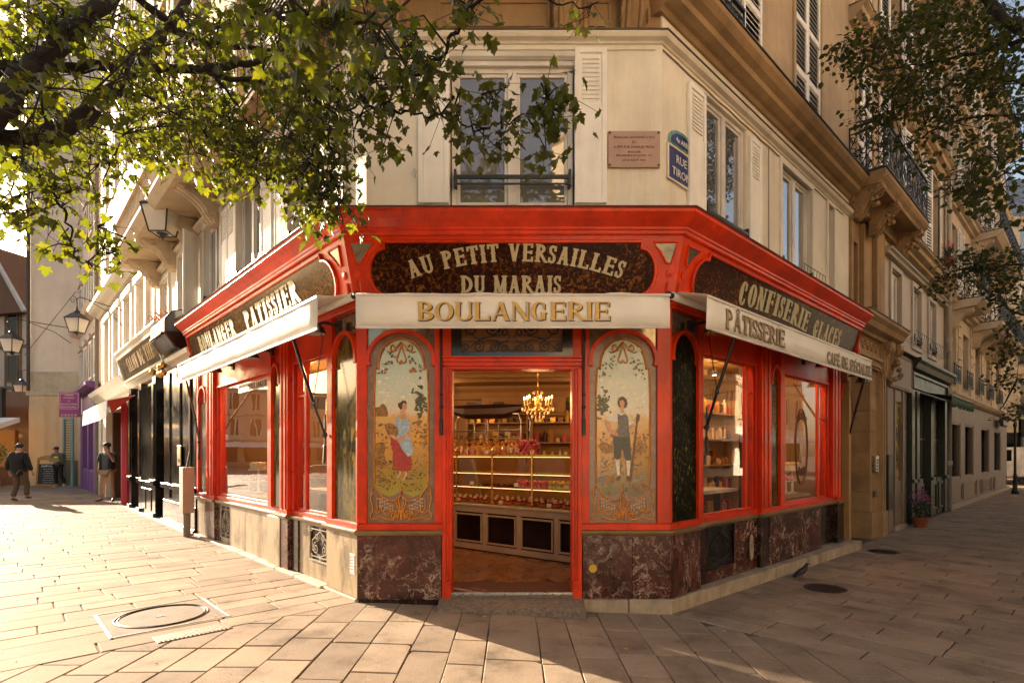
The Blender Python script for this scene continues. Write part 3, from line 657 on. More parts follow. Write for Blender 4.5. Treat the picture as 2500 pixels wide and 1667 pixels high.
# arched painted glass panels
def archpts(x0,x1,zs,zt,n=16,k=0):
    cx=(x0+x1)/2; rx=(x1-x0)/2; rz=zt-zs
    return [(cx-rx*math.cos(PI*i/n),zs+rz*math.sin(PI*i/n)) for i in range(n+1)]
def arched(F_,u0,u1,z0,zs,zt,m,y=.035,band=.035,name='painted_glass_panel',ztop=2.96,spand=MIRR):
    a,b=sorted((F_.x(u0),F_.x(u1)))
    q=MB(); q.prism([(a,z0),(b,z0),(b,ztop),(a,ztop)],y+.004,y+.02); part('spandrel_glass',q,spand,F_.M,0)
    pts=archpts(a+.004,b-.004,zs,zt-band*.4); q=MB(); q.prism([(a+.004,z0)]+pts+[(b-.004,z0)],y,y+.003); o=part(name,q,m,F_.M,0)
    ou=archpts(a-.012,b+.012,zs,zt+band*.6); inn=archpts(a+band*.75,b-band*.75,zs,zt-band*.4); q=MB()
    for i in range(len(ou)-1): q.prism([ou[i],ou[i+1],inn[i+1],inn[i]],y-.05,y+.01)
    for s_,e in ((a,1),(b,-1)):
        q.prism([(s_-e*.012,zs-.05),(s_+e*band*.95,zs-.05),(s_+e*band*1.1,zs-.035),(s_+e*band*.75,zs+.005),(s_-e*.012,zs+.005)],y-.048,y+.01)
    part('arch_moulding',q,RED,F_.M,.002)
    return o
arched(FRt,.037,.568,.832,2.50,2.76,PGREEN,name='green_flecked_panel'); arched(FLt,.032,.568,.832,2.47,2.76,PGOLD,name='gold_flecked_panel')
arched(FRt,2.435,2.728,.832,2.47,2.66,TORTL,name='brown_flecked_panel',spand=RED2); arched(FLt,2.075,2.365,.832,2.45,2.66,PGOLD,name='gold_flecked_panel',spand=RED2)
arched(FRt,5.175,5.495,.832,2.47,2.66,MIRR,name='mirror_panel',spand=RED2); arched(FLt,5.465,5.965,.832,2.45,2.68,MIRR,name='mirror_panel',spand=RED2)
# painted harvest scenes either side of the door
def paintbg(name,sky,field,grass,h0,seed):
    m,nt,b=newmat(name); tc=nt.nodes.new('ShaderNodeTexCoord'); sp=nt.nodes.new('ShaderNodeSeparateXYZ')
    n=nd(nt,'ShaderNodeTexNoise',i_Scale=14,i_Detail=8,i_Roughness=.7,i_Distortion=.8); mp=nt.nodes.new('ShaderNodeMapping'); mp.inputs[1].default_value=(seed,seed,0); nt.links.new(tc.outputs['Object'],mp.inputs[0]); nt.links.new(mp.outputs[0],n.inputs['Vector'])
    nt.links.new(tc.outputs['Object'],sp.inputs[0])
    ad=nt.nodes.new('ShaderNodeMath'); ad.operation='MULTIPLY_ADD'; nt.links.new(n.outputs[0],ad.inputs[0]); ad.inputs[1].default_value=.16; nt.links.new(sp.outputs[2],ad.inputs[2])
    mr=nt.nodes.new('ShaderNodeMapRange'); mr.inputs[1].default_value=.93; mr.inputs[2].default_value=2.78; nt.links.new(ad.outputs[0],mr.inputs[0])
    r=ramp(nt,[(0,grass[0]),(.14,grass[1]),(.27,field[0]),(.42,field[1]),(h0,field[2]),(h0+.025,sky[0]),(.70,sky[1]),(1,sky[2])],mr.outputs[0])
    n2=nd(nt,'ShaderNodeTexNoise',i_Scale=70,i_Detail=7,i_Roughness=.8,i_Distortion=1.2); mp2=nt.nodes.new('ShaderNodeMapping'); mp2.inputs[3].default_value=(1.8,1,.7); nt.links.new(tc.outputs['Object'],mp2.inputs[0]); nt.links.new(mp2.outputs[0],n2.inputs['Vector'])
    r2=ramp(nt,[(.3,(.62,.58,.5)),(.5,(1,1,1)),(.72,(1.25,1.15,.95))],n2.outputs[0]); c=mul(nt,r.outputs[0],r2.outputs[0])
    nt.links.new(c,b.inputs['Base Color']); b.inputs['Roughness'].default_value=.2; return m
BG1=paintbg('harvest_painting_left',((.74,.60,.45),(.60,.66,.55),(.48,.62,.54)),((.42,.24,.05),(.72,.34,.07),(.72,.42,.14)),((.14,.17,.04),(.36,.30,.06)),.56,3)
BG2=paintbg('harvest_painting_right',((.70,.60,.46),(.60,.64,.55),(.50,.62,.54)),((.36,.17,.03),(.66,.30,.05),(.68,.40,.13)),((.035,.05,.025),(.12,.11,.03)),.55,9)
PSUR=pbr('painted_panel_border',(.25,.15,.10),.25,.1,8,.02)
def pc(name,c,v=.25,s_=30): return pbr('paint_'+name,c,.35,v,s_,.0)
P_GOLD=pc('ornament_gold',(.66,.24,.03),.3,60); P_ORN=pc('ornament_shadow',(.16,.035,.01)); P_SKIN=pc('skin',(.66,.32,.17)); P_BLUE=pc('dress_blue',(.36,.46,.54)); P_REDS=pc('skirt_red',(.42,.045,.03)); P_STRAW=pc('straw',(.34,.15,.03),.5,50)
P_BROWN=pc('brown',(.13,.045,.015),.3); P_LEAF=pc('tree_green',(.11,.10,.03),.5,40); P_WHITE=pc('shirt',(.72,.66,.55),.2); P_GREY=pc('breeches',(.055,.055,.035),.3); P_VEST=pc('waistcoat',(.14,.12,.11),.4); P_HAIR=pc('hair',(.10,.03,.01)); P_FLOW=pc('flowers',(.40,.14,.04),.5,60); P_PALE=pc('lattice_white',(.42,.42,.38),.1); P_STEEL=pc('blade',(.30,.27,.22),.1); P_BFL=pc('blue_flowers',(.14,.20,.32),.3)
def blob(mb,cx,cz,rx,rz,y,n=14,ph=0,rough=0,rnd=None):
    q=[]
    for i in range(n):
        a=2*PI*i/n+ph; k=1+(rnd.uniform(-rough,rough) if rough else 0); q.append((cx+rx*k*math.cos(a),cz+rz*k*math.sin(a)))
    mb.prism(q,y-.0012,y)
class Paint:
    def __init__(s,par,M,x0,z0,W,H,y): s.p=par;s.M=M;s.x0=x0;s.z0=z0;s.W=W;s.H=H;s.y=y;s.k=0
    def X(s,x): return s.x0+x*s.W
    def Z(s,z): return s.z0+z*s.H
    def poly(s,name,m,polys):
        s.k+=1; y=s.y-.0004*s.k; mb=MB()
        for i,pl in enumerate(polys): mb.prism([(s.X(a),s.Z(b)) for a,b in pl],y-.0003-.00003*i,y)
        obj(name,mb,m,s.p,s.M)
    def dots(s,name,m,pts,r):
        s.k+=1; y=s.y-.0004*s.k; mb=MB(); rr=random.Random(s.k)
        for a,b in pts: blob(mb,s.X(a),s.Z(b),r*rr.uniform(.6,1.3),r*rr.uniform(.6,1.3),y-rr.uniform(0,.0003),7,rr.random(),.35,rr)
        obj(name,mb,m,s.p,s.M,kind='stuff')
    def line(s,name,m,lines,r,closed=False):
        s.k+=1; mb=MB()
        for L_ in lines: mb.tube([(s.X(a),s.y-.0025,s.Z(b)) for a,b in L_],r,5,flat=1,closed=closed)
        obj(name,mb,m,s.p,s.M)
def sp2(cx,cy,r,t0,turns,n=14,k=.8): return [(cx+r*(1-i/n*k)*math.cos(t0+turns*2*PI*i/n),cy+r*(1-i/n*k)*math.sin(t0+turns*2*PI*i/n)*.36) for i in range(n+1)]
def ornaments(P):
    # coordinates: x 0..1 over panel width, z 0..1 over panel height
    L=[]
    for s_ in (-1,1):
        f=lambda x,z:(.5+s_*x,z)
        L+= [[f(.40,.205),f(.405,.30),f(.405,.5),f(.405,.68),f(.39,.80),f(.36,.815),f(.345,.80),f(.33,.86),f(.28,.91),f(.18,.945),f(.08,.955),f(0,.965)]]
        L+= [[f(.0,.945),f(.07,.915),f(.13,.895),f(.16,.905),f(.155,.925),f(.12,.93),f(.10,.918)],[f(.0,.93),f(.035,.89),f(.07,.855),f(.06,.84),f(.03,.835),f(.0,.85)],[f(.07,.905),f(.17,.89),f(.21,.895)]]
        L+= [[f(.0,.145),f(.08,.115),f(.18,.118),f(.28,.135),f(.34,.165),f(.40,.19),f(.44,.17),f(.43,.15),f(.40,.15)],[f(.44,.17),f(.455,.12),f(.43,.09),f(.42,.06),f(.46,.045),f(.45,.02),f(.38,.018),f(.30,.03),f(.2,.018),f(.1,.015)],
             [(.5+s_*(.11+.07*(1-i/14*.8)*math.cos(i*.8)),.04+.07*.36*(1-i/14*.8)*math.sin(i*.8)) for i in range(15)],[f(.36,.13),f(.36,.075),f(.33,.055),f(.10,.085)],[f(.08,.11),f(.03,.06),f(.05,.02)],[f(.31,.13),f(.29,.06)],
             [f(.40,.06),f(.36,.05),f(.27,.06),f(.22,.035)],[f(.10,.085),f(.20,.10),f(.36,.13)]]
    L+= [[(.5,.015),(.48,.08),(.46,.11),(.5,.165),(.54,.11),(.52,.08),(.5,.015)],[(.5,.165),(.5,.19)]]
    P.line('ornament_shadow_lines',P_ORN,[[(a+.006,b-.0022) for a,b in l] for l in L],.0075)
    P.y-=.003; P.line('gilt_scrollwork',P_GOLD,L,.0078); P.y+=.003
    lat=[]; 
    for s_ in (-1,1):
        for i in range(6):
            for j in range(3):
                x=.5+s_*(.13+i*.038); z=.073+j*.018+i*.004-(.006 if i%2 else 0)
                if not(i<2 and j==2): lat.append([(x-.014,z),(x,z-.006),(x+.014,z),(x,z+.006)])
    P.poly('lattice',P_PALE,lat)
P_CLOUD=pc('cloud',(.80,.72,.58),.15); P_FLD=pc('wheat_light',(.66,.36,.09),.3); P_FDK=pc('wheat_dark',(.26,.12,.025),.4); P_GRD=pc('grass_dark',(.045,.06,.015),.4); P_GRL=pc('grass_light',(.24,.25,.07),.4); P_SKY=pc('sky_blue',(.48,.62,.58),.12); P_FOLD=pc('fold_shadow',(.12,.14,.16),.2); P_RF=pc('skirt_shadow',(.12,.012,.01),.2)
def dabs(P,seed):
    r_=random.Random(seed)
    P.dots('cloud_dabs',P_CLOUD,[(r_.uniform(.16,.84),.70+r_.gauss(0,.045)) for _ in range(34)],.016)
    P.dots('sky_dabs',P_SKY,[(r_.uniform(.2,.8),r_.uniform(.76,.92)) for _ in range(30)],.013)
    P.dots('light_wheat_dabs',P_FLD,[(r_.uniform(.12,.88),r_.uniform(.36,.56)) for _ in range(110)],.006); P.dots('dark_wheat_dabs',P_FDK,[(r_.uniform(.12,.88),r_.uniform(.30,.50)) for _ in range(80)],.005)
    P.dots('dark_grass_dabs',P_GRD,[(r_.uniform(.14,.86),r_.uniform(.165,.33)) for _ in range(110)],.008); P.dots('light_grass_dabs',P_GRL,[(r_.uniform(.14,.86),r_.uniform(.18,.36)) for _ in range(80)],.005)
def woman(P):
    dabs(P,31)
    P.poly('haystack_barn',P_STRAW,[[(.08,.555),(.08,.60),(.17,.605),(.22,.625),(.27,.61),(.30,.58),(.30,.555)]])
    rr=random.Random(4)
    P.dots('tree',P_LEAF,[(.78+rr.gauss(0,.055),.635+rr.gauss(0,.035)) for _ in range(90)]+[(.80,.57),(.79,.56)],.014)
    P.dots('wheat',P_STRAW,[(.68+rr.random()*.22,.40+rr.random()*.14) for _ in range(50)]+[(.10+rr.random()*.3,.37+rr.random()*.15) for _ in range(30)],.012)
    P.poly('wheat_sheaf',P_STRAW,[[(.10,.30),(.13,.36),(.10,.40),(.15,.42),(.25,.42),(.27,.39),(.24,.36),(.30,.29),(.20,.28)],[(.08,.265),(.18,.24),(.34,.225),(.30,.20),(.15,.215),(.08,.235)]])
    P.poly('feet',P_SKIN,[[(.46,.29),(.50,.29),(.495,.25),(.45,.232),(.43,.238),(.47,.255)],[(.55,.29),(.59,.29),(.585,.245),(.55,.22),(.51,.222),(.555,.25)]])
    P.poly('red_skirt',P_REDS,[[(.40,.44),(.55,.42),(.66,.33),(.655,.275),(.56,.268),(.45,.272),(.38,.275),(.37,.34)],[(.33,.46),(.42,.46),(.44,.36),(.40,.355),(.36,.38)]])
    P.poly('blue_dress',P_BLUE,[[(.44,.555),(.50,.535),(.58,.545),(.63,.53),(.64,.49),(.60,.475),(.63,.44),(.68,.40),(.67,.355),(.60,.345),(.50,.39),(.44,.44),(.43,.48),(.40,.51),(.42,.55)]])
    P.line('fold_lines',P_FOLD,[[(.50,.53),(.52,.47),(.50,.42)],[(.57,.52),(.58,.46)],[(.62,.43),(.58,.39),(.62,.36)],[(.55,.42),(.53,.40)],[(.66,.40),(.63,.37)]],.0028)
    P.line('skirt_folds',P_RF,[[(.44,.40),(.42,.28)],[(.49,.39),(.48,.28)],[(.55,.36),(.54,.28)],[(.61,.33),(.60,.28)],[(.36,.45),(.38,.39)]],.0035)
    P.poly('sheaf_in_arms',P_STRAW,[[(.25,.50),(.30,.52),(.38,.515),(.45,.495),(.46,.46),(.40,.445),(.31,.455)]])
    P.poly('arms',P_SKIN,[[(.62,.485),(.64,.475),(.52,.425),(.44,.42),(.44,.435),(.50,.445)],[(.33,.465),(.40,.455),(.45,.44),(.42,.43),(.34,.45)]])
    P.poly('neck',P_SKIN,[[(.49,.585),(.545,.585),(.56,.56),(.60,.553),(.54,.545),(.45,.558),(.49,.568)]])
    P.poly('hair',P_HAIR,[[(.47,.60),(.45,.612),(.46,.625),(.49,.628),(.52,.638),(.57,.636),(.585,.622),(.55,.60),(.49,.59)]])
    P.poly('face',P_SKIN,[[(.53,.625),(.575,.622),(.583,.605),(.575,.59),(.55,.583),(.52,.592),(.515,.61)]])
    P.dots('garland_leaves',P_LEAF,[(.5+s_*(.12+.2*t)+rr.gauss(0,.02),.875-.09*t+rr.gauss(0,.008)) for s_ in (-1,1) for t in [i/14 for i in range(15)]],.010)
    P.dots('garland_flowers',P_FLOW,[(.68,.80),(.71,.79),(.65,.79),(.28,.80),(.26,.785),(.64,.84),(.36,.835),(.5,.835)],.020)
    P.dots('meadow_flowers',P_FLOW,[(.66+rr.random()*.22,.2+rr.random()*.16) for _ in range(9)]+[(.2+rr.random()*.6,.15+rr.random()*.06) for _ in range(9)],.010)
    P.dots('white_flowers',P_PALE,[(.68+rr.random()*.2,.33+rr.random()*.08) for _ in range(14)],.006)
def man(P):
    rr=random.Random(8); dabs(P,57)
    P.dots('tree',P_LEAF,[(.20+rr.gauss(0,.045),.615+rr.gauss(0,.03)) for _ in range(80)],.013)
    P.poly('far_village',P_PALE,[[(.70,.598),(.73,.61),(.76,.598)],[(.77,.60),(.79,.611),(.82,.60)]])
    P.dots('wheat',P_STRAW,[(.12+rr.random()*.76,.33+rr.random()*.14) for _ in range(90)],.014)
    P.poly('mown_hay',P_STRAW,[[(.12,.40),(.2,.425),(.36,.40),(.34,.37),(.2,.365)],[(.66,.40),(.78,.42),(.88,.40),(.86,.37),(.7,.37)],[(.18,.235),(.25,.25),(.40,.24),(.36,.215),(.22,.21)]])
    P.poly('stockings',P_WHITE,[[(.385,.335),(.45,.335),(.45,.245),(.42,.235)],[(.55,.325),(.61,.325),(.60,.235),(.57,.235)]])
    P.poly('shoes',P_BROWN,[[(.42,.245),(.45,.245),(.455,.222),(.41,.215)],[(.565,.245),(.60,.245),(.63,.222),(.60,.213),(.55,.23)]])
    P.poly('breeches',P_GREY,[[(.35,.455),(.60,.46),(.615,.40),(.625,.325),(.54,.325),(.49,.39),(.46,.33),(.375,.335)]])
    P.line('breeches_folds',P_VEST,[[(.42,.44),(.40,.36)],[(.55,.44),(.58,.34)],[(.48,.44),(.48,.40)]],.003)
    P.poly('shirt',P_WHITE,[[(.43,.57),(.56,.57),(.66,.53),(.67,.495),(.60,.49),(.58,.53),(.44,.525),(.36,.525),(.25,.535),(.23,.545),(.36,.565)]])
    P.poly('waistcoat',P_VEST,[[(.42,.57),(.47,.56),(.54,.57),(.58,.55),(.60,.46),(.56,.445),(.36,.45),(.43,.50)]])
    P.poly('arms',P_SKIN,[[(.23,.54),(.28,.53),(.36,.48),(.42,.47),(.43,.455),(.36,.455),(.25,.50)],[(.58,.505),(.66,.52),(.70,.515),(.69,.50),(.61,.49)]])
    P.poly('scythe_handle',P_BROWN,[[(.70,.525),(.725,.525),(.635,.225),(.605,.225)],[(.695,.55),(.72,.572),(.76,.56),(.75,.535),(.72,.52),(.70,.525)]])
    P.poly('blade',P_STEEL,[[(.62,.222),(.75,.23),(.86,.262),(.78,.225),(.66,.208)]])
    P.poly('hair',P_HAIR,[[(.43,.61),(.42,.63),(.44,.652),(.50,.66),(.555,.645),(.57,.62),(.55,.602),(.49,.592)]])
    P.poly('face',P_SKIN,[[(.45,.635),(.50,.642),(.525,.625),(.515,.602),(.485,.588),(.46,.60)],[(.47,.595),(.51,.60),(.52,.575),(.48,.57)]])
    P.dots('garland_leaves',P_LEAF,[(.5+s_*(.13+.2*t)+rr.gauss(0,.02),.85-.07*t+rr.gauss(0,.018)) for s_ in (-1,1) for t in [i/14 for i in range(15)]],.010)
    P.dots('garland_flowers',P_BROWN,[(.5+s_*(.22+rr.gauss(0,.04)),.82+rr.gauss(0,.02)) for s_ in (-1,1) for _ in range(9)],.010)
    P.dots('blue_flowers',P_BFL,[(.12+rr.random()*.12,.195+rr.random()*.05) for _ in range(8)],.012)
    P.dots('red_flowers',P_REDS,[(.80,.20),(.83,.19),(.66,.185),(.72,.165),(.30,.155)],.014)
for (a,b,bgm,fn) in ((-1.437,-.766,BG1,woman),(.766,1.437,BG2,man)):
    o=arched(FCt,a,b,.832,2.44,2.73,PSUR,name='painted_glass_panel',spand=MIRR)
    o['label']='painted harvest girl panel left of the door' if a<0 else 'painted mower panel right of the door'
    x0=a+.004; W=b-a-.008; z0=.835; H=1.90; y=.0348
    P=Paint(o,FC,x0,z0,W,H,y)
    X=P.X;Z=P.Z; q=MB()
    top=[(.5+.405*math.cos(PI-PI*i/14)*(1 if 0 else 1),.80+.155*math.sin(PI*i/14)) for i in range(15)]
    top=[(.5+(.33 if 0<i<14 else .405)*math.cos(PI-PI*i/14)*(1.0 if 0<i<14 else 1),.80+.155*math.sin(PI*i/14)) for i in range(15)]
    pts=[(.095,.195),(.18,.155),(.32,.135),(.43,.15),(.5,.175),(.57,.15),(.68,.135),(.82,.155),(.905,.195)]+top[::-1]
    P.poly('landscape',bgm,[pts]); fn(P); ornaments(P)
# door surround: stepped architrave, header, transom grille
for sx_ in (-1,1):
    q=MB(); xs=[(.598,.63,.055),(.625,.655,.03),(.65,.69,.0)]
    for a,b,y in xs: q.box(*sorted((sx_*a,sx_*b)),y-.02,.22,.12,2.36)
    part('door_jamb',q,RED,FC,.004)
    q=MB(); q.box(*sorted((sx_*.60,sx_*.69)),-.03,.15,.09,.26); part('jamb_foot',q,RED,FC,.004)
    q=MB(); q.box(*sorted((sx_*.60,sx_*.688)),.0,.2,2.47,2.96); part('post',q,RED,FC)
q=MB(); q.run([(.2,2.36),(.035,2.36),(.035,2.385),(.01,2.39),(.01,2.425),(-.015,2.43),(-.015,2.455),(-.035,2.465),(-.035,2.478),(.2,2.478)],-.69,.69); part('door_header',q,RED,FC,0)
g=MB(); g.box(-.60,.60,.07,.09,2.478,2.96); TG=part('transom_grille',g,pbr('copper_backing',(.42,.18,.07),.6,.15,4),FC,0)
q=MB(); q.frame(-.60,.60,2.478,2.95,.045,.0,.03); q.box(-.555,-.50,.01,.03,2.5,2.95); q.box(.50,.555,.01,.03,2.5,2.95); obj('frame',q,BLACKG,TG,FC)
q=MB()
for i in range(6):
    zz=2.54+i*.07; q.box(-.5,.5,.05,.056,zz,zz+.012)
obj('backing_slats',q,TAUPE,TG,FC); q=MB()
for sg in (-1,1):
    for (cx,cz,r,t0,tn_) in ((.42,.75,.085,0,1.5),(.20,.76,.075,PI,1.5),(.08,.72,.05,0,1.3),(.33,.58,.06,PI/2,1.5),(.18,.57,.06,PI/2,1.4),(.06,.56,.045,-PI/2,1.3),(.46,.57,.04,0,1.3),(.30,.84,.06,0,1.3)):
        q.tube(spiral(sg*cx,2+cz,r,t0,tn_,.012,sg),.009,4)
    q.tube([(sg*.48,.014,2.53),(sg*.30,.014,2.66),(sg*.1,.014,2.70),(0,.014,2.86)],.006,4); q.tube([(0,.014,2.53),(sg*.15,.014,2.64),(sg*.36,.014,2.66),(sg*.49,.014,2.80)],.006,4)
    q.tube([(sg*.25,.014,2.52),(sg*.02,.014,2.66),(sg*.12,.014,2.9)],.006,4)
q.tube([(-.5,.012,2.63),(.5,.012,2.63)],.005,4); obj('scrollwork',q,BLACK,TG,FC)
# step and threshold
st=thing('door_step','worn granite step slab in front of the open bakery door','step',T(0,5.33,0))
q=MB(); q.box(-.715,.70,5.19,5.45,-.06,.045); q.v=[(x,y,z+(.06 if z>0 and y>5.3 else 0)) for x,y,z in q.v]; obj('step_slab',q,GRANITE,st,bev=.008)
q=MB(); q.box(-.66,.66,-.004,.2,.06,.125); part('threshold_base',q,GRANITE,FC)
q=MB(); q.box(-.62,.62,-.012,.03,.125,.137); q.box(-.60,.60,.01,.02,.137,.148)
for i in range(5): q.box(-.5+i*.25,-.475+i*.25,-.014,.0,.128,.14)
part('threshold_bar',q,STEEL,FC,.001)
# header boards above the side windows (recessed) and soffit
for F_,l in ((FRt,[(.735,2.08),(2.86,4.72)]),(FLt,[(.69,1.71),(2.50,4.96)])):
    for a,b in l:
        q=MB(); F_.b(q,a,b,.05,.2,2.615,2.96); part('window_header',q,RED,F_.M)
        q=MB(); F_.b(q,a,b,.0 if 0 else .035,.05,2.60,2.63); part('header_bead',q,RED,F_.M)
# glazing
def sash(F_,u0,u1,z0,z1,y,fw=.03,bar=None,arch=0,name='window'):
    a,b=sorted((F_.x(u0),F_.x(u1))); q=MB(); q.frame(a,b,z0,z1,fw,y-.02,y+.03)
    if bar: q.box(a+fw,b-fw,y-.018,y+.028,bar,bar+.028)
    o=part(name,q,RED,F_.M,.003)
    if arch:
        q=MB(); ou=archpts(a+fw,b-fw,z1-fw-.13,z1-fw)
        for i in range(len(ou)-1): q.prism([ou[i],ou[i+1],(ou[i+1][0],z1-fw+.001),(ou[i][0],z1-fw+.001)],y-.016,y+.02)
        obj('arch_filler',q,RED,o,F_.M)
    g=MB(); g.box(a+fw-.002,b-fw+.002,y,y+.005,z0+fw*.9,z1-fw*.9); obj('pane',g,GSHOP,o,F_.M)
    return o
sash(FRt,.735,1.875,.832,2.62,.10,.025); sash(FRt,1.875,2.08,.832,2.62,.10,.028,bar=2.27,arch=1,name='side_window')
sash(FRt,2.86,3.045,.832,2.62,.10,.028,bar=2.05,name='side_window'); sash(FRt,3.045,4.38,.832,2.61,.10,.025); sash(FRt,4.38,4.72,.832,2.61,.10,.03,bar=2.05,arch=1,name='side_window')
sash(FLt,.69,1.46,.832,2.62,.10,.03); sash(FLt,1.46,1.71,.832,2.62,.10,.03,bar=2.2,arch=1,name='side_window'); sash(FLt,2.50,4.96,.832,2.62,.10,.04)
# gilded round emblem etched on the far right window
q=MB()
for rx,rz,z0 in ((.24,.55,1.62),(.215,.52,1.62)): q.tube([(3.72+rx*math.cos(i*PI/18),.094,z0+rz*math.sin(i*PI/18)) for i in range(36)],.010 if rx>.22 else .005,4,flat=.3,closed=True)
em=part('window_emblem',q,DARKTXT,FR,0)
q=lettering('BOULANGERIE',COND,.10,3.55,3.89,1.86,.094,arcfn=lambda x:(.16-2.6*(x-3.72)**2,-(x-3.72)*3)); obj('lettering',q,DARKTXT,em,FR)
q=lettering('VERSAILLES',COND,.10,3.56,3.88,1.20,.094,arcfn=lambda x:(2.2*(x-3.72)**2,(x-3.72)*3)); obj('lettering',q,DARKTXT,em,FR)
q=MB(); q.box(-4.0,-2.55,.09,.094,2.44,2.56); em=part('window_banner',q,CREAM2,FL,0); q=lettering('BOULANGERIE',COND,.08,-3.55,-2.65,2.455,.09); obj('lettering',q,DARKTXT,em,FL)
# lower cornice, fascia, main cornice
fullpath=[lp(UL),CLp,CRp,rp(UR)]
q=MB(); sweep(q,[(-.1,2.955),(.02,2.955),(.03,2.97),(.065,2.985),(.065,3.0),(.04,3.01),(-.1,3.01)],fullpath); part('lower_cornice',q,RED,Matrix.Identity(4),0)
q=MB(); sweep(q,[(-.12,3.005),(.035,3.005),(.19,3.625),(-.12,3.625)],fullpath); part('fascia',q,RED,Matrix.Identity(4),0)
q=MB(); sweep(q,[(-.12,3.60),(.205,3.60),(.215,3.612),(.215,3.635),(.232,3.645),(.232,3.665),(.262,3.69),(.275,3.70),(.30,3.72),(.335,3.755),(.345,3.765),(.345,3.79),(.355,3.797),(-.12,3.80)],fullpath); part('main_cornice',q,RED,Matrix.Identity(4),0)
q=MB(); sweep(q,[(-.14,3.80),(.362,3.799),(.366,3.806),(.36,3.812),(-.14,3.865)],fullpath); part('lead_flashing',q,LEAD,Matrix.Identity(4),0)
ANG=math.atan2(.155,.62)
def slope(F_): return F_.M@T(0,-.035,3.005)@RX(ANG)
def signshape(a,b,z0,z1,nt_,bu,ends=(1,1)):
    # rectangle whose ends bulge out between two notches
    def end(x,s_):
        zc=(z0+z1)/2; r=(z1-z0)/2-nt_; return [(x+s_*bu*math.cos(t),zc+r*math.sin(t)) for t in [PI/2-PI*i/10 for i in range(11)]]
    pts=[(a,z1),(b,z1)]
    pts+= ([(b,z1-nt_)]+end(b,1)+[(b,z0+nt_)] if ends[1] else [])+[(b,z0),(a,z0)]
    if ends[0]: pts+= [(a,z0+nt_)]+end(a,-1)[::-1]+[(a,z1-nt_)]
    return pts
def sign(F_,a,b,z0,z1,m,rim=.022,nt_=.06,bu=.15,ends=(1,1)):
    M=slope(F_); pts=signshape(a,b,z0,z1,nt_,bu,ends); q=MB(); q.prism(pts,-.004,.004); o=part('sign_panel',q,m,M,0)
    q=MB(); q.tube([(x,-.012,z) for x,z in signshape(a-.014,b+.014,z0-.014,z1+.014,nt_,bu,ends)],rim,6,closed=True,flat=.8); obj('rim',q,RED,o,M)
    return o,M
s0,M0=sign(FCt,-1.215,1.225,.015,.545,TORT)
q=lettering('AU PETIT VERSAILLES',SLAB,.165,-.985,1.055,.305,-.005,arcfn=lambda x:(.075-.155*(x-.035)**2,-.36*(x-.035))); obj('lettering',q,CREAMTXT,s0,M0)
q=lettering('DU MARAIS',SLAB,.165,-.50,.475,.085,-.005); obj('lettering',q,CREAMTXT,s0,M0)
s1,M1=sign(FRt,.46,5.52,.015,.555,TORT,bu=.22,ends=(1,0))
q=lettering('CONFISERIE',SLIM,.26,1.25,3.35,.20,-.005,arcfn=lambda x:(.05*math.cos((x-2.3)*1.3),-.065*math.sin((x-2.3)*1.3))); obj('lettering',q,SAGETXT,s1,M1)
q=lettering('GLACES',SLIM,.25,3.58,4.72,.18,-.005); obj('lettering',q,SAGETXT,s1,M1)
s2,M2=sign(FLt,-5.92,-.46,.015,.555,TORTL,bu=.22,ends=(0,1))
q=lettering('PATISSIER',SLIM,.26,-3.0,-1.15,.225,-.005,arcfn=lambda x:(.02*(x+2),.0)); obj('lettering',q,SAGETXT,s2,M2)
q=lettering('BOULANGER',SLIM,.26,-5.35,-3.45,.20,-.005,arcfn=lambda x:(.02-.01*(x+5),0)); obj('lettering',q,SAGETXT,s2,M2)
# small bevelled mirror plates and bosses at the fascia corners
def plate(F_,pts,M):
    q=MB(); q.prism(pts,-.006,.0); o=part('mirror_plate',q,MIRR,M,0)
    cx=sum(p[0] for p in pts)/len(pts); cz=sum(p[1] for p in pts)/len(pts)
    q=MB(); q.tube([(x,-.008,z) for x,z in pts],.011,5,closed=True); obj('rim',q,RED,o,M)
for sg in (-1,1):
    e=1.53 if sg<0 else 1.565
    f=lambda l: [(sg*(e-a),z) for a,z in l]
    plate(FCt,f([(-.02,.55),(.21,.55),(.14,.47),(.07,.36),(.03,.36)]),M0); plate(FCt,f([(.055,.19),(.065,.10),(.11,.03),(.16,.015),(.06,.015)]),M0)
    q=MB(); q.lathe([(0,0),(.04,0),(.038,.012),(.0,.018)],16,M=RX(PI/2)@T(0,0,0)); part('boss',q,RED,M0@T(sg*(e-.035),0,.27),0)
for F_,M in ((FRt,M1),(FLt,M2)):
    f=lambda l:[(F_.sg*a,z) for a,z in l]
    plate(F_,f([(.04,.55),(.27,.55),(.19,.47),(.11,.37),(.065,.37)]),M); plate(F_,f([(.03,.19),(.05,.10),(.10,.03),(.15,.015),(.03,.015)]),M)
    q=MB(); q.lathe([(0,0),(.04,0),(.038,.012),(.0,.018)],16,M=RX(PI/2)); part('boss',q,RED,M@T(F_.sg*.06,0,.27),0)
q=MB(); q.tube([(0,0,.55),(-.0,-.05,.4),(-.0,-.08,.2),(0,-.03,.05)],.03,6); part('end_bracket',q,RED,FR@T(5.58,-.06,3.0),0)
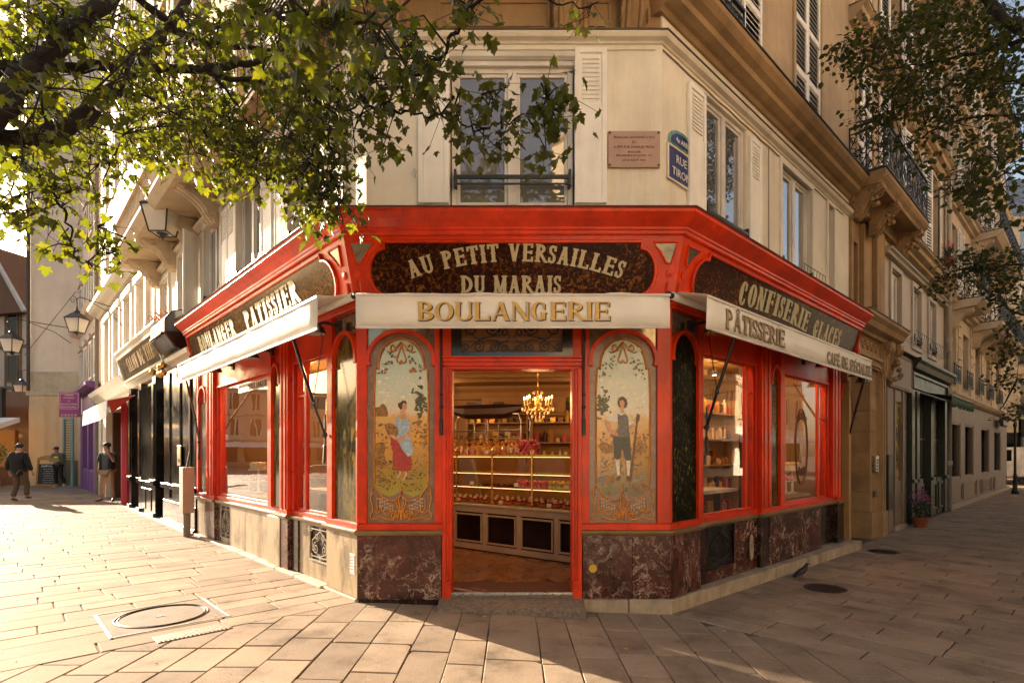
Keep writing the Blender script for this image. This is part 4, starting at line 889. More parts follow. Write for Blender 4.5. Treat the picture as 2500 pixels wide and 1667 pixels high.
# ------------------------------------------------------------------ awnings
def awning(F_,x0,x1,label,txt,o_=.46,zt=2.955,zb=2.665,wob=0):
    t=thing('awning',label,'awning',F_.M@T((x0+x1)/2,-.05,3.0),'white bakery awnings')
    rn=random.Random(int(abs(x0)*97)); q=MB(); n=26; vs=[];fs=[]
    rows=[(-.10,3.055),(-.20,3.035),(-.34,2.995),(-o_+.01,zt+.012),(-o_-.002,zt),(-o_-.004,zt-.02),(-o_-.006,(zt+zb)/2),(-o_+.0,zb)]
    for i in range(n+1):
        x=x0+(x1-x0)*i/n
        for j,(y,z) in enumerate(rows):
            sag=.012*math.sin(i*1.1+j)*(1 if 0<j<4 else 0)+(.006*math.sin(i*.55+1)*(1 if j>=3 else 0)); bow=abs(rn.uniform(-.004,.004)+.010*math.sin(i*.9+j*.7))*(1 if j>=5 else 0)
            vs.append((x,y+bow,z+sag))
    m=len(rows)
    for i in range(n):
        for j in range(m-1): fs.append((i*m+j,(i+1)*m+j,(i+1)*m+j+1,i*m+j+1))
    q.add(vs,fs); o=obj('canvas',q,CANVAS,t,F_.M,sm=True); md=o.modifiers.new('th','SOLIDIFY'); md.thickness=.002
    q=MB(); q.tube([(x0,-.10,3.03),(x1,-.10,3.03)],.038,10); obj('roller',q,CANVAS,t,F_.M,sm=True)
    q=MB(); q.box(x0,x1,-o_-.008,-o_+.012,zb-.012,zb+.006); q.box(x0-.004,x1+.004,-o_-.01,-o_+.0,zt-.012,zt+.010); obj('front_bar',q,WHITEP,t,F_.M)
    for e,xx in ((-1,x0),(1,x1)):
        q=MB(); q.tube([(xx+e*.0,-.1,3.03),(xx+e*.09,-.1,3.03)],[.03,.022],8); q.ball((xx+e*.06,-.1,3.03),.035,8); obj('roller_bracket',q,BLACK,t,F_.M)
    for tx,st,h,a,b,z,ms in txt:
        for k,mm in enumerate(ms):
            off=.011*(len(ms)-1-k); L_=lettering(tx,st,h,a+off,b+off,z-off*.8,-o_-.008-.004*k,th=.0008); obj('lettering',L_,mm,t,F_.M)
    return t
awning(FCt,-1.415,1.43,'white canvas awning lettered in gold above the bakery door','',txt=()) if 0 else None
aw=awning(FCt,-1.415,1.43,'white canvas awning with gold bakery lettering above the door',[('BOULANGERIE',ROMAN,.168,-.855,.885,2.722,(DARKTXT,GOLD))])
aw2=awning(FRt,-.14,5.05,'white awning with bronze pastry and coffee lettering on the shaded right side',[('PÂTISSERIE',COND,.185,.20,1.62,2.715,(DARKTXT,TAUPETXT)),('CAFÉ DE SPÉCIALITÉ',COND,.15,3.02,4.98,2.705,(DARKTXT,TAUPETXT))])
aw3=awning(FLt,-5.25,.12,'long white awning glaring in the sun on the left side of the bakery',[])
def chain(mb,p0,p1,sag=.05,n=40,r=.0035):
    p0,p1=Vector(p0),Vector(p1)
    for i in range(n):
        t=i/n; t2=(i+.8)/n; a=p0.lerp(p1,t); b=p0.lerp(p1,t2); a.z-=sag*math.sin(PI*t); b.z-=sag*math.sin(PI*t2)
        c=(a+b)/2; d=(b-a); e=Vector((0,.009,0)) if i%2 else Vector((.009,0,0))
        mb.tube([a,c+e,b,c-e],r,4,closed=True)
def arm(F_,aw_,u,elbow,base,o_=.42):
    x=F_.x
    q=MB(); q.tube([(x(u),-o_,2.69),(x(elbow[0]),elbow[1],elbow[2])],.017,8); q.tube([(x(elbow[0]),elbow[1],elbow[2]),(x(base[0]),base[1],base[2])],.014,8); q.ball((x(elbow[0]),elbow[1],elbow[2]),.026,8); obj('folding_arm',q,BLACKG,aw_,F_.M)
    q=MB(); q.tube([(x(base[0]),base[1],base[2]+.22),(x(base[0]),base[1],base[2]-.20)],.010,6); q.ball((x(base[0]),base[1],base[2]),.032,8); q.ball((x(base[0]),base[1],base[2]-.12),.02,6); q.tube([(x(base[0]),base[1],base[2]-.1),(x(base[0]),base[1]-.01,base[2]-.30)],.016,6); obj('arm_pivot',q,BLACK,aw_,F_.M)
    q=MB(); c0=(x(base[0]+.02),-.03,2.88); chain(q,c0,(x(elbow[0]),elbow[1],elbow[2]+.02),.0,48); obj('chain',q,BLACK,aw_,F_.M)
arm(FRt,aw2,.50,(.62,-.17,2.16),(.66,-.035,1.80)); arm(FRt,aw2,4.85,(5.2,-.17,2.1),(5.38,-.05,1.78))
arm(FLt,aw3,.55,(.64,-.17,2.05),(.66,-.035,1.72)); arm(FLt,aw3,4.9,(5.4,-.17,2.1),(5.68,-.05,1.72))
for sg in (-1,1):   # furled awning rods hanging by the door
    q=MB(); x=sg*.705+ (.01 if sg<0 else 0); q.tube([(x,-.03,2.94),(x,-.03,1.82)],.012,6); q.ball((x,-.03,2.10),.02,6); q.ball((x,-.03,1.98),.022,6); q.tube([(x,-.03,1.86),(x,-.03,1.70)],.018,6); chain(q,(x+sg*.018+.006,-.045,2.9),(x,-.05,2.3),0,30); obj('folding_arm',q,BLACK,aw,FC)
# spotlights under the awnings
def spot(F_,u,label,y=-.26,z=2.72):
    x=F_.x(u); t=thing('wall_spotlight',label,'spotlight',F_.M@T(x,-.02,z+.12),'black spotlights under the awnings')
    q=MB(); q.lathe([(.02,.10),(.06,.08),(.095,.02),(.10,0)],14,M=T(x,y,z)); obj('lamp_shade',q,BLACKG,t,F_.M)
    q=MB(); q.tube([(x,y,z+.09),(x,y+.08,z+.13),(x,-.0,z+.12)],.016,6); q.box(x-.04,x+.04,-.03,.0,z+.06,z+.17); obj('wall_arm',q,BLACK,t,F_.M)
    q=MB(); q.lathe([(0,.006),(.075,.006),(.078,.012),(0,.014)],14,M=T(x,y,z)); obj('bulb',q,SPOTL if 1 else 0,t,F_.M)
spot(FRt,.36,'black lit spotlight at the near end of the right awning, over the green flecked panel'); spot(FRt,3.5,'black lit spotlight under the middle of the right awning'); spot(FRt,5.3,'black lit spotlight at the far end of the right awning',z=2.66)
spot(FLt,.36,'black lit spotlight beside the near end of the sunlit left awning'); spot(FLt,2.3,'black lit spotlight under the middle of the left awning, by the narrow arch'); spot(FLt,3.9,'black lit spotlight under the far half of the left awning')
# stickers
q=MB(); q.lathe([(0,0),(.04,0),(.038,.002),(0,.002)],18,M=RX(PI/2)); YEL=pbr('yellow_sticker',(.62,.38,.03),.5,.1,20,0)
stk=tag(obj('sticker',q,YEL,None,FC@T(.80,-.001,.385)),'round yellow sticker on the marble right of the door','sticker')
stk2=thing('sticker','small white paper notice stuck low on the pale stone left of the corner','sticker',FL@T(-.10,-.002,.42))
q=MB(); q.box(-.055,.055,0,.002,-.10,.10); obj('paper',q,WTXT,stk2,FL@T(-.10,-.002,.42)); q=MB()
for i in range(5): q.box(-.04,.04-.012*(i%3),-.002,.0,.06-i*.03,.068-i*.03)
q.frame(-.048,.048,-.09,.09,.004,-.0015,0); obj('print',q,DARKTXT,stk2,FL@T(-.10,-.002,.42))
# ------------------------------------------------------------------ inside the bakery
FLZ=.13
WOODF=pbr('oak_parquet',(.26,.105,.03),.3,.3,6,.1,50,stretch=(1,1,1),rand=.35,coat=.3)
WALLI=pbr('interior_panelling',(.36,.20,.08),.6,.1,3,.1,40)
CEILI=pbr('interior_ceiling',(.34,.19,.07),.6,.1,3,.1,40)
DKI=pbr('interior_dark_wood',(.035,.014,.007),.4,.3,5)
CTR=pbr('counter_cream_paint',(.42,.30,.18),.5,.1,4)
ORA=pbr('amber_panel',(.42,.20,.05),.5,.1,3)
room=[( -1.35,5.66),(1.38,5.66),(5.3,9.25),(3.6,11.6),(-1.2,12.3),(-5.6,10.35)]
m=MB(); m.prism(room,FLZ-.1,FLZ-.012,axis='z'); fl=obj('bakery_floor',m,DKI,kind='structure')
def planks():
    rn=random.Random(5); W=.085; n=5; M=T(.1,6.2,FLZ)@RZ(math.radians(27)); pl=[]
    for k in range(-45,60):
        for mm in range(-5,6):
            pl.append(((k+2*n*mm)*W,k*W,n*W,W)); pl.append(((k+2*n*mm)*W,(k-2*n+1)*W,W,n*W))
    sel=[];far=[]
    def inside(p):
        s=None
        for i in range(len(room)):
            a,b=room[i],room[(i+1)%len(room)]; c=(b[0]-a[0])*(p[1]-a[1])-(b[1]-a[1])*(p[0]-a[0])
            if c<0.0: return False
        return True
    for x,y,w_,h in pl:
        c=M@Vector((x+w_/2,y+h/2,0))
        cs=[M@Vector((x+a*w_,y+b*h,0)) for a,b in ((0,0),(1,0),(1,1),(0,1))]
        if not all(inside((q.x,q.y)) for q in cs): continue
        if c.y<5.98: continue
        (sel if abs(c.x)<1.25 and c.y<8.3 and abs(c.x)<c.y*.14 else far).append((x,y,w_,h))
    base={}
    for x,y,w_,h in sel[:300]:
        key=(round(w_,3),round(h,3))
        if key not in base: q=MB(); q.box(.0008,w_-.0008,.0008,h-.0008,-.012,0); base[key]=mesh(q,'floor_plank',WOODF,bev=.0012)
        o=link('floor_plank',base[key],fl,M@T(x,y,rn.uniform(-.0006,.0006)))
    q=MB()
    for x,y,w_,h in far+sel[300:]: q.box(x+.0008,x+w_-.0008,y+.0008,y+h-.0008,-.012,0)
    obj('floor_planks',q,WOODF,fl,M,kind='stuff')
planks()
m=MB(); m.box(-.62,.62,5.46,5.98,FLZ-.03,FLZ+.004); tag(obj('doormat',m,pbr('brown_doormat',(.10,.030,.012),.95,.2,8,.6,150),bev=.004),'brown doormat just inside the open bakery door','doormat')
wl=thing('interior_walls','cream panelled interior of the bakery with moulded cornice and dark frieze, seen through the door','interior',T(0,9,FLZ))
wl['kind']='structure'; 
CH=3.0
def wallseg(a,b,name='wall',mat_=WALLI,z0=FLZ-.02,z1=CH):
    a=Vector((*a,0)); b=Vector((*b,0)); d=(b-a); L_=d.length; M=T(a.x,a.y,0)@RZ(math.atan2(d.y,d.x))
    q=MB(); q.box(0,L_,.0,.08,z0,z1); o=obj(name,q,mat_,wl,M); return M,L_,o
M1w,L1w,_=wallseg((-5.9,10.2),(-1.2,12.3)); M2w,L2w,_=wallseg((-1.2,12.3),(3.6,11.6)); M3w,L3w,_=wallseg((3.6,11.6),(5.5,9.0))
m=MB(); m.prism([(-1.45,5.62),(1.48,5.62),(5.7,9.1),(3.7,11.8),(-1.2,12.5),(-6.0,10.3)],CH,CH+.1,axis='z'); obj('ceiling',m,CEILI,wl)
m=MB()
for k in range(7):
    m.box(-(.7+k*.55),(.7+k*.55),-.06,.06,CH-.10,CH,M=T(0,6.9+k*.62,0)@RZ(math.radians(-4)))
obj('ceiling_beams',m,CEILI,wl)
m=MB()
for M,L_ in ((M1w,L1w),(M2w,L2w),(M3w,L3w)):
    m.run([(0,CH-.30),(-.05,CH-.28),(-.08,CH-.14),(-.16,CH-.06),(-.16,CH-.001),(0,CH-.001)],0,L_,M=M)
    x=.15
    while x<L_-.5:
        m.frame(x,x+.62,.9,2.3,.035,-.018,0,M=M); m.frame(x,x+.62,FLZ+.15,.8,.035,-.018,0,M=M); x+=.74
obj('wall_mouldings',m,WALLI,wl)
m=MB(); m.box(.2,4.6,-.03,-.0,2.42,2.66,M=M2w); m.box(2.0,4.9,-.03,0,2.42,2.66,M=M1w); obj('dark_frieze',m,DKI,wl)
# arched dark door at the back and pilasters
ad=thing('interior_door','dark arched glazed door at the back right of the bakery','door',M2w@T(3.3,0,FLZ))
q=MB(); q.prism([(2.86,FLZ)]+archpts(2.86,3.74,2.0,2.42)+[(3.74,FLZ)],-.05,-.005); obj('door_frame',q,pbr('dark_green_brown',(.07,.05,.02),.4,.2,4),ad,M2w)
q=MB(); q.prism([(2.98,.8)]+archpts(2.98,3.62,1.95,2.30)+[(3.62,.8)],-.056,-.05); obj('door_glass',q,pbr('dark_green_glass',(.02,.022,.012),.15,.2,4,0),ad,M2w)
cab=thing('wall_cabinet','carved cream wall cabinet with clock panel above the bread racks','cabinet',M2w@T(1.0,-.3,1.9))
q=MB(); q.run([(-.3,2.25),(-.42,2.33),(-.42,2.37),(-.3,2.40),(-.3,2.72),(-.0,2.72),(-.0,2.25)],.6,2.4); obj('cabinet_box',q,WALLI,cab,M2w); q=MB(); q.frame(.75,1.2,2.42,2.66,.03,-.325,-.3); q.frame(1.4,2.2,2.42,2.66,.03,-.325,-.3); obj('cabinet_moulding',q,WALLI,cab,M2w)
q=MB(); q.box(.85,1.08,-.32,-.30,2.45,2.63); obj('cabinet_picture',q,DKI,cab,M2w)
for x in (2.45,2.62,4.0,4.2,.2):
    q=MB(); q.box(x,x+.09,-.07,0,FLZ,2.4); q.box(x-.02,x+.11,-.09,0,2.33,2.42); obj('pilaster',q,WALLI if x!=2.62 else RED2,wl,M2w)
# display counter
CA=Vector((-2.3,9.30,0)); CB=Vector((1.05,6.70,0)); cd=(CB-CA).normalized(); CL_=(CB-CA).length; MCt=T(CA.x,CA.y,FLZ)@RZ(math.atan2(cd.y,cd.x))
ct=thing('display_counter','cream display counter with brass posts and glass case facing the bakery door','counter',MCt)
CTH=.64
q=MB(); q.box(0,CL_,.0,.7,0,.06); q.box(0,CL_,.3,.7,.06,CTH); q.box(0,CL_,.0,.02,.06,.12); obj('counter_body',q,DKI,ct,MCt)
q=MB(); q.box(-.02,CL_+.02,-.04,.75,CTH,CTH+.035); obj('counter_top',q,pbr('pale_marble_top',(.48,.36,.22),.2,.1,5,0),ct,MCt,bev=.006)
q=MB(); q.box(0,CL_,-.01,.02,.02,.10); q.box(0,CL_,-.01,.02,CTH-.09,CTH); x=0
while x<CL_+.01: q.box(x-.035,x+.035,-.012,.022,.10,CTH-.09); x+=CL_/7
obj('counter_front_frame',q,CTR,ct,MCt,bev=.003)
for i in range(7):
    a=i*CL_/7+.035; b=(i+1)*CL_/7-.035; q=MB(); q.frame(a+.01,b-.01,.12,CTH-.11,.022,-.02,.0); o=obj('cabinet_door',q,CTR,ct,MCt); q=MB(); q.box(a+.02,b-.02,-.008,-.004,.14,CTH-.13); obj('pane',q,GCASE,o,MCt)
    q=MB(); q.ball((b-.02,-.03,.34),.010,6); obj('door_knob',q,BRASS,o,MCt)
q=MB(); q.box(0,CL_,-.01,-.0,CTH+.035,CTH+.06); q.box(0,CL_,.0,.006,CTH+.06,CTH+.72); obj('front_glass',q,GCASE,ct,MCt)
for z,d in ((CTH+.28,.30),(CTH+.48,.26)):
    q=MB(); q.box(0,CL_,.05,.05+d,z,z+.008); obj('glass_shelf',q,GCASE,ct,MCt); q=MB(); q.box(0,CL_,.045,.055,z-.006,z+.010); q.box(0,CL_,.05+d,.06+d,z-.006,z+.012); obj('shelf_rail',q,BRASS,ct,MCt)
q=MB(); q.box(0,CL_,-.01,.42,CTH+.72,CTH+.73); obj('top_shelf',q,GCASE,ct,MCt); q=MB(); q.box(0,CL_,-.015,-.005,CTH+.712,CTH+.732); q.box(0,CL_,.42,.43,CTH+.712,CTH+.732); obj('top_rail',q,BRASS,ct,MCt)
for i in range(8):
    x=max(.02,min(CL_-.02,i*CL_/6.2-.16)); q=MB(); q.lathe([(.018,CTH+.035),(.022,CTH+.06),(.014,CTH+.08),(.014,CTH+.76),(.018,CTH+.78),(.020,CTH+.80),(.0,CTH+.83)],10,M=T(x,-.02,0)); obj('brass_post',q,BRASS,ct,MCt)
q=MB(); q.box(0,CL_,.55,.58,CTH+.1,CTH+.7); obj('amber_back_panel',q,ORA,ct,MCt)
q=MB()
for x in (1.0,1.9,2.9,3.8): q.prism([(.5,CTH+.05),(.53,CTH+.05),(.3,CTH+.7),(.27,CTH+.7)],x,x+.03,axis='x')
obj('case_brackets',q,CTR,ct,MCt)
LEDS=emis('case_light_strip',(1,.62,.32),1.1)
for z_,y_ in ((CTH+.705,.03),(CTH+.468,.05),(CTH+.268,.05)):
    q=MB(); q.box(.05,CL_-.05,y_,y_+.008,z_-.004,z_); obj('case_light',q,LEDS,ct,MCt)
# goods
def pastry(name,c,v=.3,r=.5): return pbr('food_'+name,c,r,v,30,.2,60)
F_PINK=pastry('pink',(.62,.10,.12)); F_CRUST=pastry('crust',(.38,.16,.04)); F_CREAM=pastry('cream',(.72,.55,.30)); F_RASP=pastry('raspberry',(.38,.015,.03),.3,.25); F_CHOC=pastry('chocolate',(.06,.02,.01),.3,.3)
F_YEL=pastry('yellow',(.66,.44,.06)); F_GRN=pastry('green',(.42,.45,.10)); F_BAG=glass('cellophane',(.95,.8,.5),1.5,1.5,rough=.15,opac=.35,back=(.55,.33,.10)); F_RIB=pastry('ribbon',(.55,.12,.05)); PAPER=pastry('card',(.72,.62,.44),.05)
def proto_tart():
    t=thing('fruit_tart','small red fruit tart with whipped cream in the counter case','tart',T(0,0,0),'fruit tarts along the counter')
    q=MB(); q.lathe([(.028,0),(.040,.022),(.036,.024),(.0,.02)],10); obj('crust',q,F_CRUST,t)
    q=MB(); rr=random.Random(2)
    for k in range(8): a=k*.785; q.ball((.022*math.cos(a),.022*math.sin(a),.030),.010,6)
    obj('berries',q,F_RASP,t,kind='stuff'); q=MB(); q.ball((0,0,.036),.017,8); q.ball((.003,0,.052),.010,6); obj('cream',q,F_CREAM,t)
    return t
def at(x,y,z): return MCt@T(x,y,z)
tp=proto_tart(); rr=random.Random(11); first=True
for row in range(3):
    for i in range(13):
        x=1.35+i*.2+rr.uniform(-.01,.01); 
        if x>CL_-.1: continue
        M=at(x,.10+row*.13,CTH+.037)@RZ(rr.random()*6)@Matrix.Scale(1.75,4)
        if first: tp.matrix_local=M; PW[tp.name]=M; [PW.__setitem__(c.name,M) for c in tp.children]; first=False
        else: dup(tp,M)
def row(name,label,cat,group,mb,mats,pts,scale=(.9,1.1)):
    me=mesh(mb,name,mats,True)
    for p in pts:
        s_=rr.uniform(*scale); o=link(name,me,None,at(*p)@RZ(rr.random()*6)@Matrix.Scale(s_,4)); tag(o,label,cat,group)
q=MB(); q.ball((0,0,.025),.038,8,sq=(1,1,.8)); 
row('macaron','pink macaron in the rows on the glass shelf','macaron','pink macarons on the case shelf',q,F_PINK,[(2.95+i*.07,.10+j*.07,CTH+.288+k*.05) for i in range(7) for j in range(2) for k in range(2)])
row('macaron','pale yellow macaron on the glass shelf beside the pink ones','macaron','yellow macarons on the case shelf',q,F_YEL,[(3.48+i*.07,.10+j*.07,CTH+.288+k*.05) for i in range(9) for j in range(2) for k in range(2)])
q=MB(); q.ball((0,0,.04),.06,8,sq=(1.3,.75,.75)); row('viennoiserie','golden brown pastry roll at the left of the counter case','pastry','pastry rolls in the case',q,F_CRUST,[(.3+i*.13,.12+j*.12,CTH+.037) for i in range(8) for j in range(2)]+[(.3+i*.13,.14,CTH+.288) for i in range(9)])
q=MB(); q.box(-.045,.045,-.02,.02,0,.03); row('eclair','dark chocolate slice on the glass shelf left of the macarons','pastry','chocolate slices',q,F_CHOC,[(2.3+i*.11,.15,CTH+.288) for i in range(6)],(.95,1.05))
def bag():
    t=thing('sweet_bag','tied cellophane bag of pink sweets on top of the glass case','bag',T(0,0,0),'cellophane bags on the case top')
    q=MB(); q.lathe([(.045,0),(.055,.03),(.052,.09),(.035,.13),(.012,.15),(.018,.165),(.042,.20),(.03,.205)],10); obj('cellophane',q,F_BAG,t)
    q=MB(); q.lathe([(.013,.145),(.018,.15),(.013,.157)],8); obj('ribbon',q,F_RIB,t); q=MB(); q.box(-.04,.04,-.035,.035,.0,.085); obj('filling',q,F_PINK,t,bev=.012)
    return t
bp_=bag(); bp2=None; first=True
for row_ in range(3):
    for i in range(25):
        x=.12+i*.118+rr.uniform(-.01,.01)
        if 2.98<x: continue
        M=at(x,.07+row_*.125,CTH+.732)@RZ(rr.random()*6)@Matrix.Scale(rr.uniform(.85,1.1),4)
        if first: bp_.matrix_local=M; PW[bp_.name]=M; [PW.__setitem__(c.name,M) for c in bp_.children]; first=False
        else:
            c=dup(bp_,M)
            if rr.random()<.5:
                for ch in c.children:
                    if ch.name.startswith('filling'): ch.data=ch.data.copy(); k_=rr.choice([0,1,2]); ch.data.materials[0]=[F_CREAM,F_CRUST,F_YEL][k_]; c['label']='tied cellophane bag of %s sweets on top of the glass case'%['cream coloured','golden brown','yellow'][k_]
q=MB(); 
for k in range(7): q.ball((.0+rr.uniform(-.03,.03),rr.uniform(-.02,.02),.02+rr.random()*.03),.022,6)
row('pink_sweet','bundle of pink sugared sweets heaped right of the cellophane bags','sweets','pink sweets on the case top',q,F_PINK,[(2.98+i*.065,.08+j*.08,CTH+.732+k*.045) for i in range(5) for j in range(2) for k in range(4) if i+k<7])
q=MB(); q.box(-.035,.035,-.002,.002,0,.05)
me=mesh(q,'price_card',PAPER)
for i in range(14):
    o=link('price_card',me,None,at(.25+i*.27,.035,[CTH+.05,CTH+.30,CTH+.75][i%3])@RX(-.25)); tag(o,'small blank cream price card in the display case','price card','price cards in the case')
# bread trolleys behind the counter
for x,y,h,lab in ((-.85,9.9,2.08,'steel bread trolley behind the counter, the left one'),(-.05,9.6,2.08,'steel bread trolley behind the counter, right of the other one')):
    M=T(x,y,FLZ)@RZ(-.35); t=thing('bread_trolley',lab,'trolley',M); q=MB()
    for sx_ in (-.3,.3): q.tube([(sx_,-.25,0),(sx_,-.25,h-.12),(sx_*.85,-.25,h-.02),(0,-.25,h)],.014,6); q.tube([(sx_,.25,0),(sx_,.25,h-.12),(sx_*.85,.25,h-.02),(0,.25,h)],.014,6)
    obj('trolley_frame',q,STEEL,t,M)
    for k in range(12):
        q=MB(); q.box(-.29,.29,-.25,.25,.25+k*.14,.26+k*.14); obj('tray',q,STEEL,t,M)
        if k%2==0 and k<12: q=MB(); [q.ball((-.2+i*.1,-.15,.28+k*.14),.045,6,sq=(.8,1.4,.6)) for i in range(5)]; o=obj('loaves',q,F_CRUST,t,M,kind='stuff')
bk=thing('hanging_boat','dark wooden bread trough on top of the bread trolleys','bread trough',T(-.5,9.7,1.8)); q=MB(); q.tube([(-1.1,9.7,2.30),(-.8,9.6,2.24),(-.1,9.4,2.24),(.2,9.3,2.30)],[.06,.13,.13,.05],8); obj('trough',q,DKI,bk)
# chandelier
chx,chy,chz=.375,8.0,2.22; t=thing('chandelier','lit crystal chandelier with candle bulbs hanging inside the door','chandelier',T(chx,chy,CH-.1))
M=T(chx,chy,chz)@Matrix.Scale(.86,4); q=MB(); q.tube([(0,0,.30),(0,0,(CH-.1-chz)/.86)],.008,6); q.lathe([(.0,-.16),(.03,-.12),(.012,-.06),(.04,0),(.02,.06),(.03,.14),(.012,.2),(.025,.28),(0,.3)],10); 
for k in range(8):
    a=k*PI/4+.2; r_=.27 if k%2 else .19; c,s_=math.cos(a),math.sin(a); q.tube([(0,0,.02),(.4*r_*c,.4*r_*s_,-.09),(.8*r_*c,.8*r_*s_,-.07),(r_*c,r_*s_,.01)],.007,5); q.lathe([(.006,0),(.028,.012),(.006,.02)],8,M=T(r_*c,r_*s_,.01))
obj('brass_frame',q,BRASS,t,M,sm=True)
CRY=pbr('crystal',(.75,.55,.32),.08,.05,5,0,spec=.9); q=MB()
for ring,(rad,z,n_) in enumerate([(.27,-.06,20),(.19,-.12,14),(.11,-.19,10),(.05,-.25,6),(.16,.12,12),(.08,.22,8)]):
    for k in range(n_): a=2*PI*k/n_; q.lathe([(0,-.035),(.009,-.012),(.004,.0),(.006,.01),(0,.02)],4,M=T(rad*math.cos(a),rad*math.sin(a),z))
obj('crystal_drops',q,CRY,t,M,kind='stuff')
for k in range(8):
    a=k*PI/4+.2; r_=.27 if k%2 else .19; q=MB(); q.lathe([(.011,0),(.011,.07),(0,.072)],8,M=T(r_*math.cos(a),r_*math.sin(a),.03)); cn=obj('candle',q,CTR,t,M); q=MB(); q.lathe([(0,0),(.014,.015),(.010,.035),(0,.062)],8,M=T(r_*math.cos(a),r_*math.sin(a),.10)); obj('flame_bulb',q,FLAME,cn,M)
def lamp(x,y,z,e,c=(1,.56,.24),r=.08):
    l=bpy.data.lights.new('lamp','POINT'); l.energy=e; l.color=c; l.shadow_soft_size=r; o=bpy.data.objects.new('lamp',l); COL.objects.link(o); o.location=(x,y,z); return o
LE=.42
lamp(chx,chy,chz+.0,17*LE,r=.2)
# ceiling spots
sp_=[(-.45,7.2),(-.1,7.0),(.9,7.6),(-2.2,8.6),(2.3,8.2),(3.3,9.0),(-3.6,9.4),(-1.4,10.6),(1.6,10.3)]
for i,(x,y) in enumerate(sp_):
    t=thing('ceiling_spotlight','small lit ceiling spotlight inside the bakery','spotlight',T(x,y,CH-.1),'ceiling spotlights in the bakery')
    q=MB(); q.lathe([(.02,0),(.04,-.03),(.045,-.10),(.03,-.10)],10,M=T(x,y,CH-.1)); obj('lamp_shade',q,STEEL,t,Matrix.Identity(4)); q=MB(); q.lathe([(0,-.103),(.030,-.103),(.0,-.098)],10,M=T(x,y,CH-.1)); obj('bulb',q,SPOTL,t,Matrix.Identity(4))
    if i in (0,3,4,5,6,7,8): lamp(x,y,CH-.3,9*LE,(1,.66,.36),.05)
# seating behind the side windows
def table(x,y,rz,label):
    M=T(x,y,FLZ)@RZ(rz); t=thing('bar_table',label,'table',M); q=MB(); q.box(-.9,.9,-.2,.2,.9,.94); obj('tabletop',q,WHITEP,t,M)
    for sx_ in (-.75,.75): q=MB(); q.box(sx_-.03,sx_+.03,-.03,.03,0,.9); q.box(sx_-.2,sx_+.2,-.15,.15,0,.02); obj('leg',q,BLACK,t,M)
    return M
q_=rp(1.3,-.55); table(q_[0],q_[1],math.atan2(.68,.73),'white topped bar table behind the nearer window on the right side')
q_=lp(1.2,-.5); table(q_[0],q_[1],math.atan2(-.73,.68),'white topped bar table behind the nearer window on the left side')
def stool(x,y,label,g='bar stools'):
    M=T(x,y,FLZ)@RZ(rr.random()*6); t=thing('bar_stool',label,'stool',M,g); q=MB(); q.lathe([(0,.68),(.17,.68),(.18,.70),(.17,.73),(0,.73)],14); obj('seat',q,PINKRED,t,M)
    for k in range(4): a=k*PI/2; q=MB(); q.tube([(.12*math.cos(a),.12*math.sin(a),.68),(.2*math.cos(a),.2*math.sin(a),0)],.012,6); obj('leg',q,BLACK,t,M)
for u in (.95,1.6): q_=rp(u,-1.0); stool(q_[0],q_[1],'red seated bar stool behind the right side window')
for u in (.9,1.5): q_=lp(u,-.95); stool(q_[0],q_[1],'red seated bar stool behind the left side window')
M=T(*lp(4.2,-.9),FLZ)@RZ(math.atan2(-.73,.68)); t=thing('service_counter','white panelled service counter behind the far left window','counter',M)
q=MB(); q.box(-.8,.8,-.3,.3,0,.95); obj('counter_body',q,WHITEP,t,M,bev=.01); q=MB(); q.box(-.85,.85,-.35,.35,.95,1.0); obj('counter_top',q,STEEL,t,M)
for i in range(3): q=MB(); q.frame(-.75+i*.5,-.28+i*.5,.1,.88,.03,-.315,-.3); obj('front_panel',q,WHITEP,t,M)
# partition and a red framed doorway seen through the right windows
M=T(*rp(2.35,-.25),FLZ)@RZ(math.atan2(.73,-.68)); t=thing('red_doorway','dark and red framed inner doorway standing behind the nearer right window','doorway',M)
q=MB(); q.box(0,.12,-.06,.06,0,2.8); obj('dark_post',q,DKI,t,M); q=MB(); q.box(1.0,1.1,-.04,.04,0,2.1); q.box(1.7,1.8,-.04,.04,0,2.1); q.box(1.0,1.8,-.04,.04,2.0,2.1); obj('door_frame',q,RED2,t,M)
# bare point lamp behind the far left window, with no fixture modelled
lamp(-3.4,9.3,2.3,16*LE)
lamp(*rp(1.4,-.9),2.7,12*LE,(1,.62,.30),.05); lamp(*rp(3.7,-.8),2.7,12*LE,(1,.66,.36),.05); lamp(*lp(3.6,-.8),2.7,15*LE,(1,.66,.36),.05); lamp(*lp(1.2,-.8),2.7,13*LE,(1,.66,.36),.05)  # added fill lamps without fixtures, brighten the rooms behind the side windows

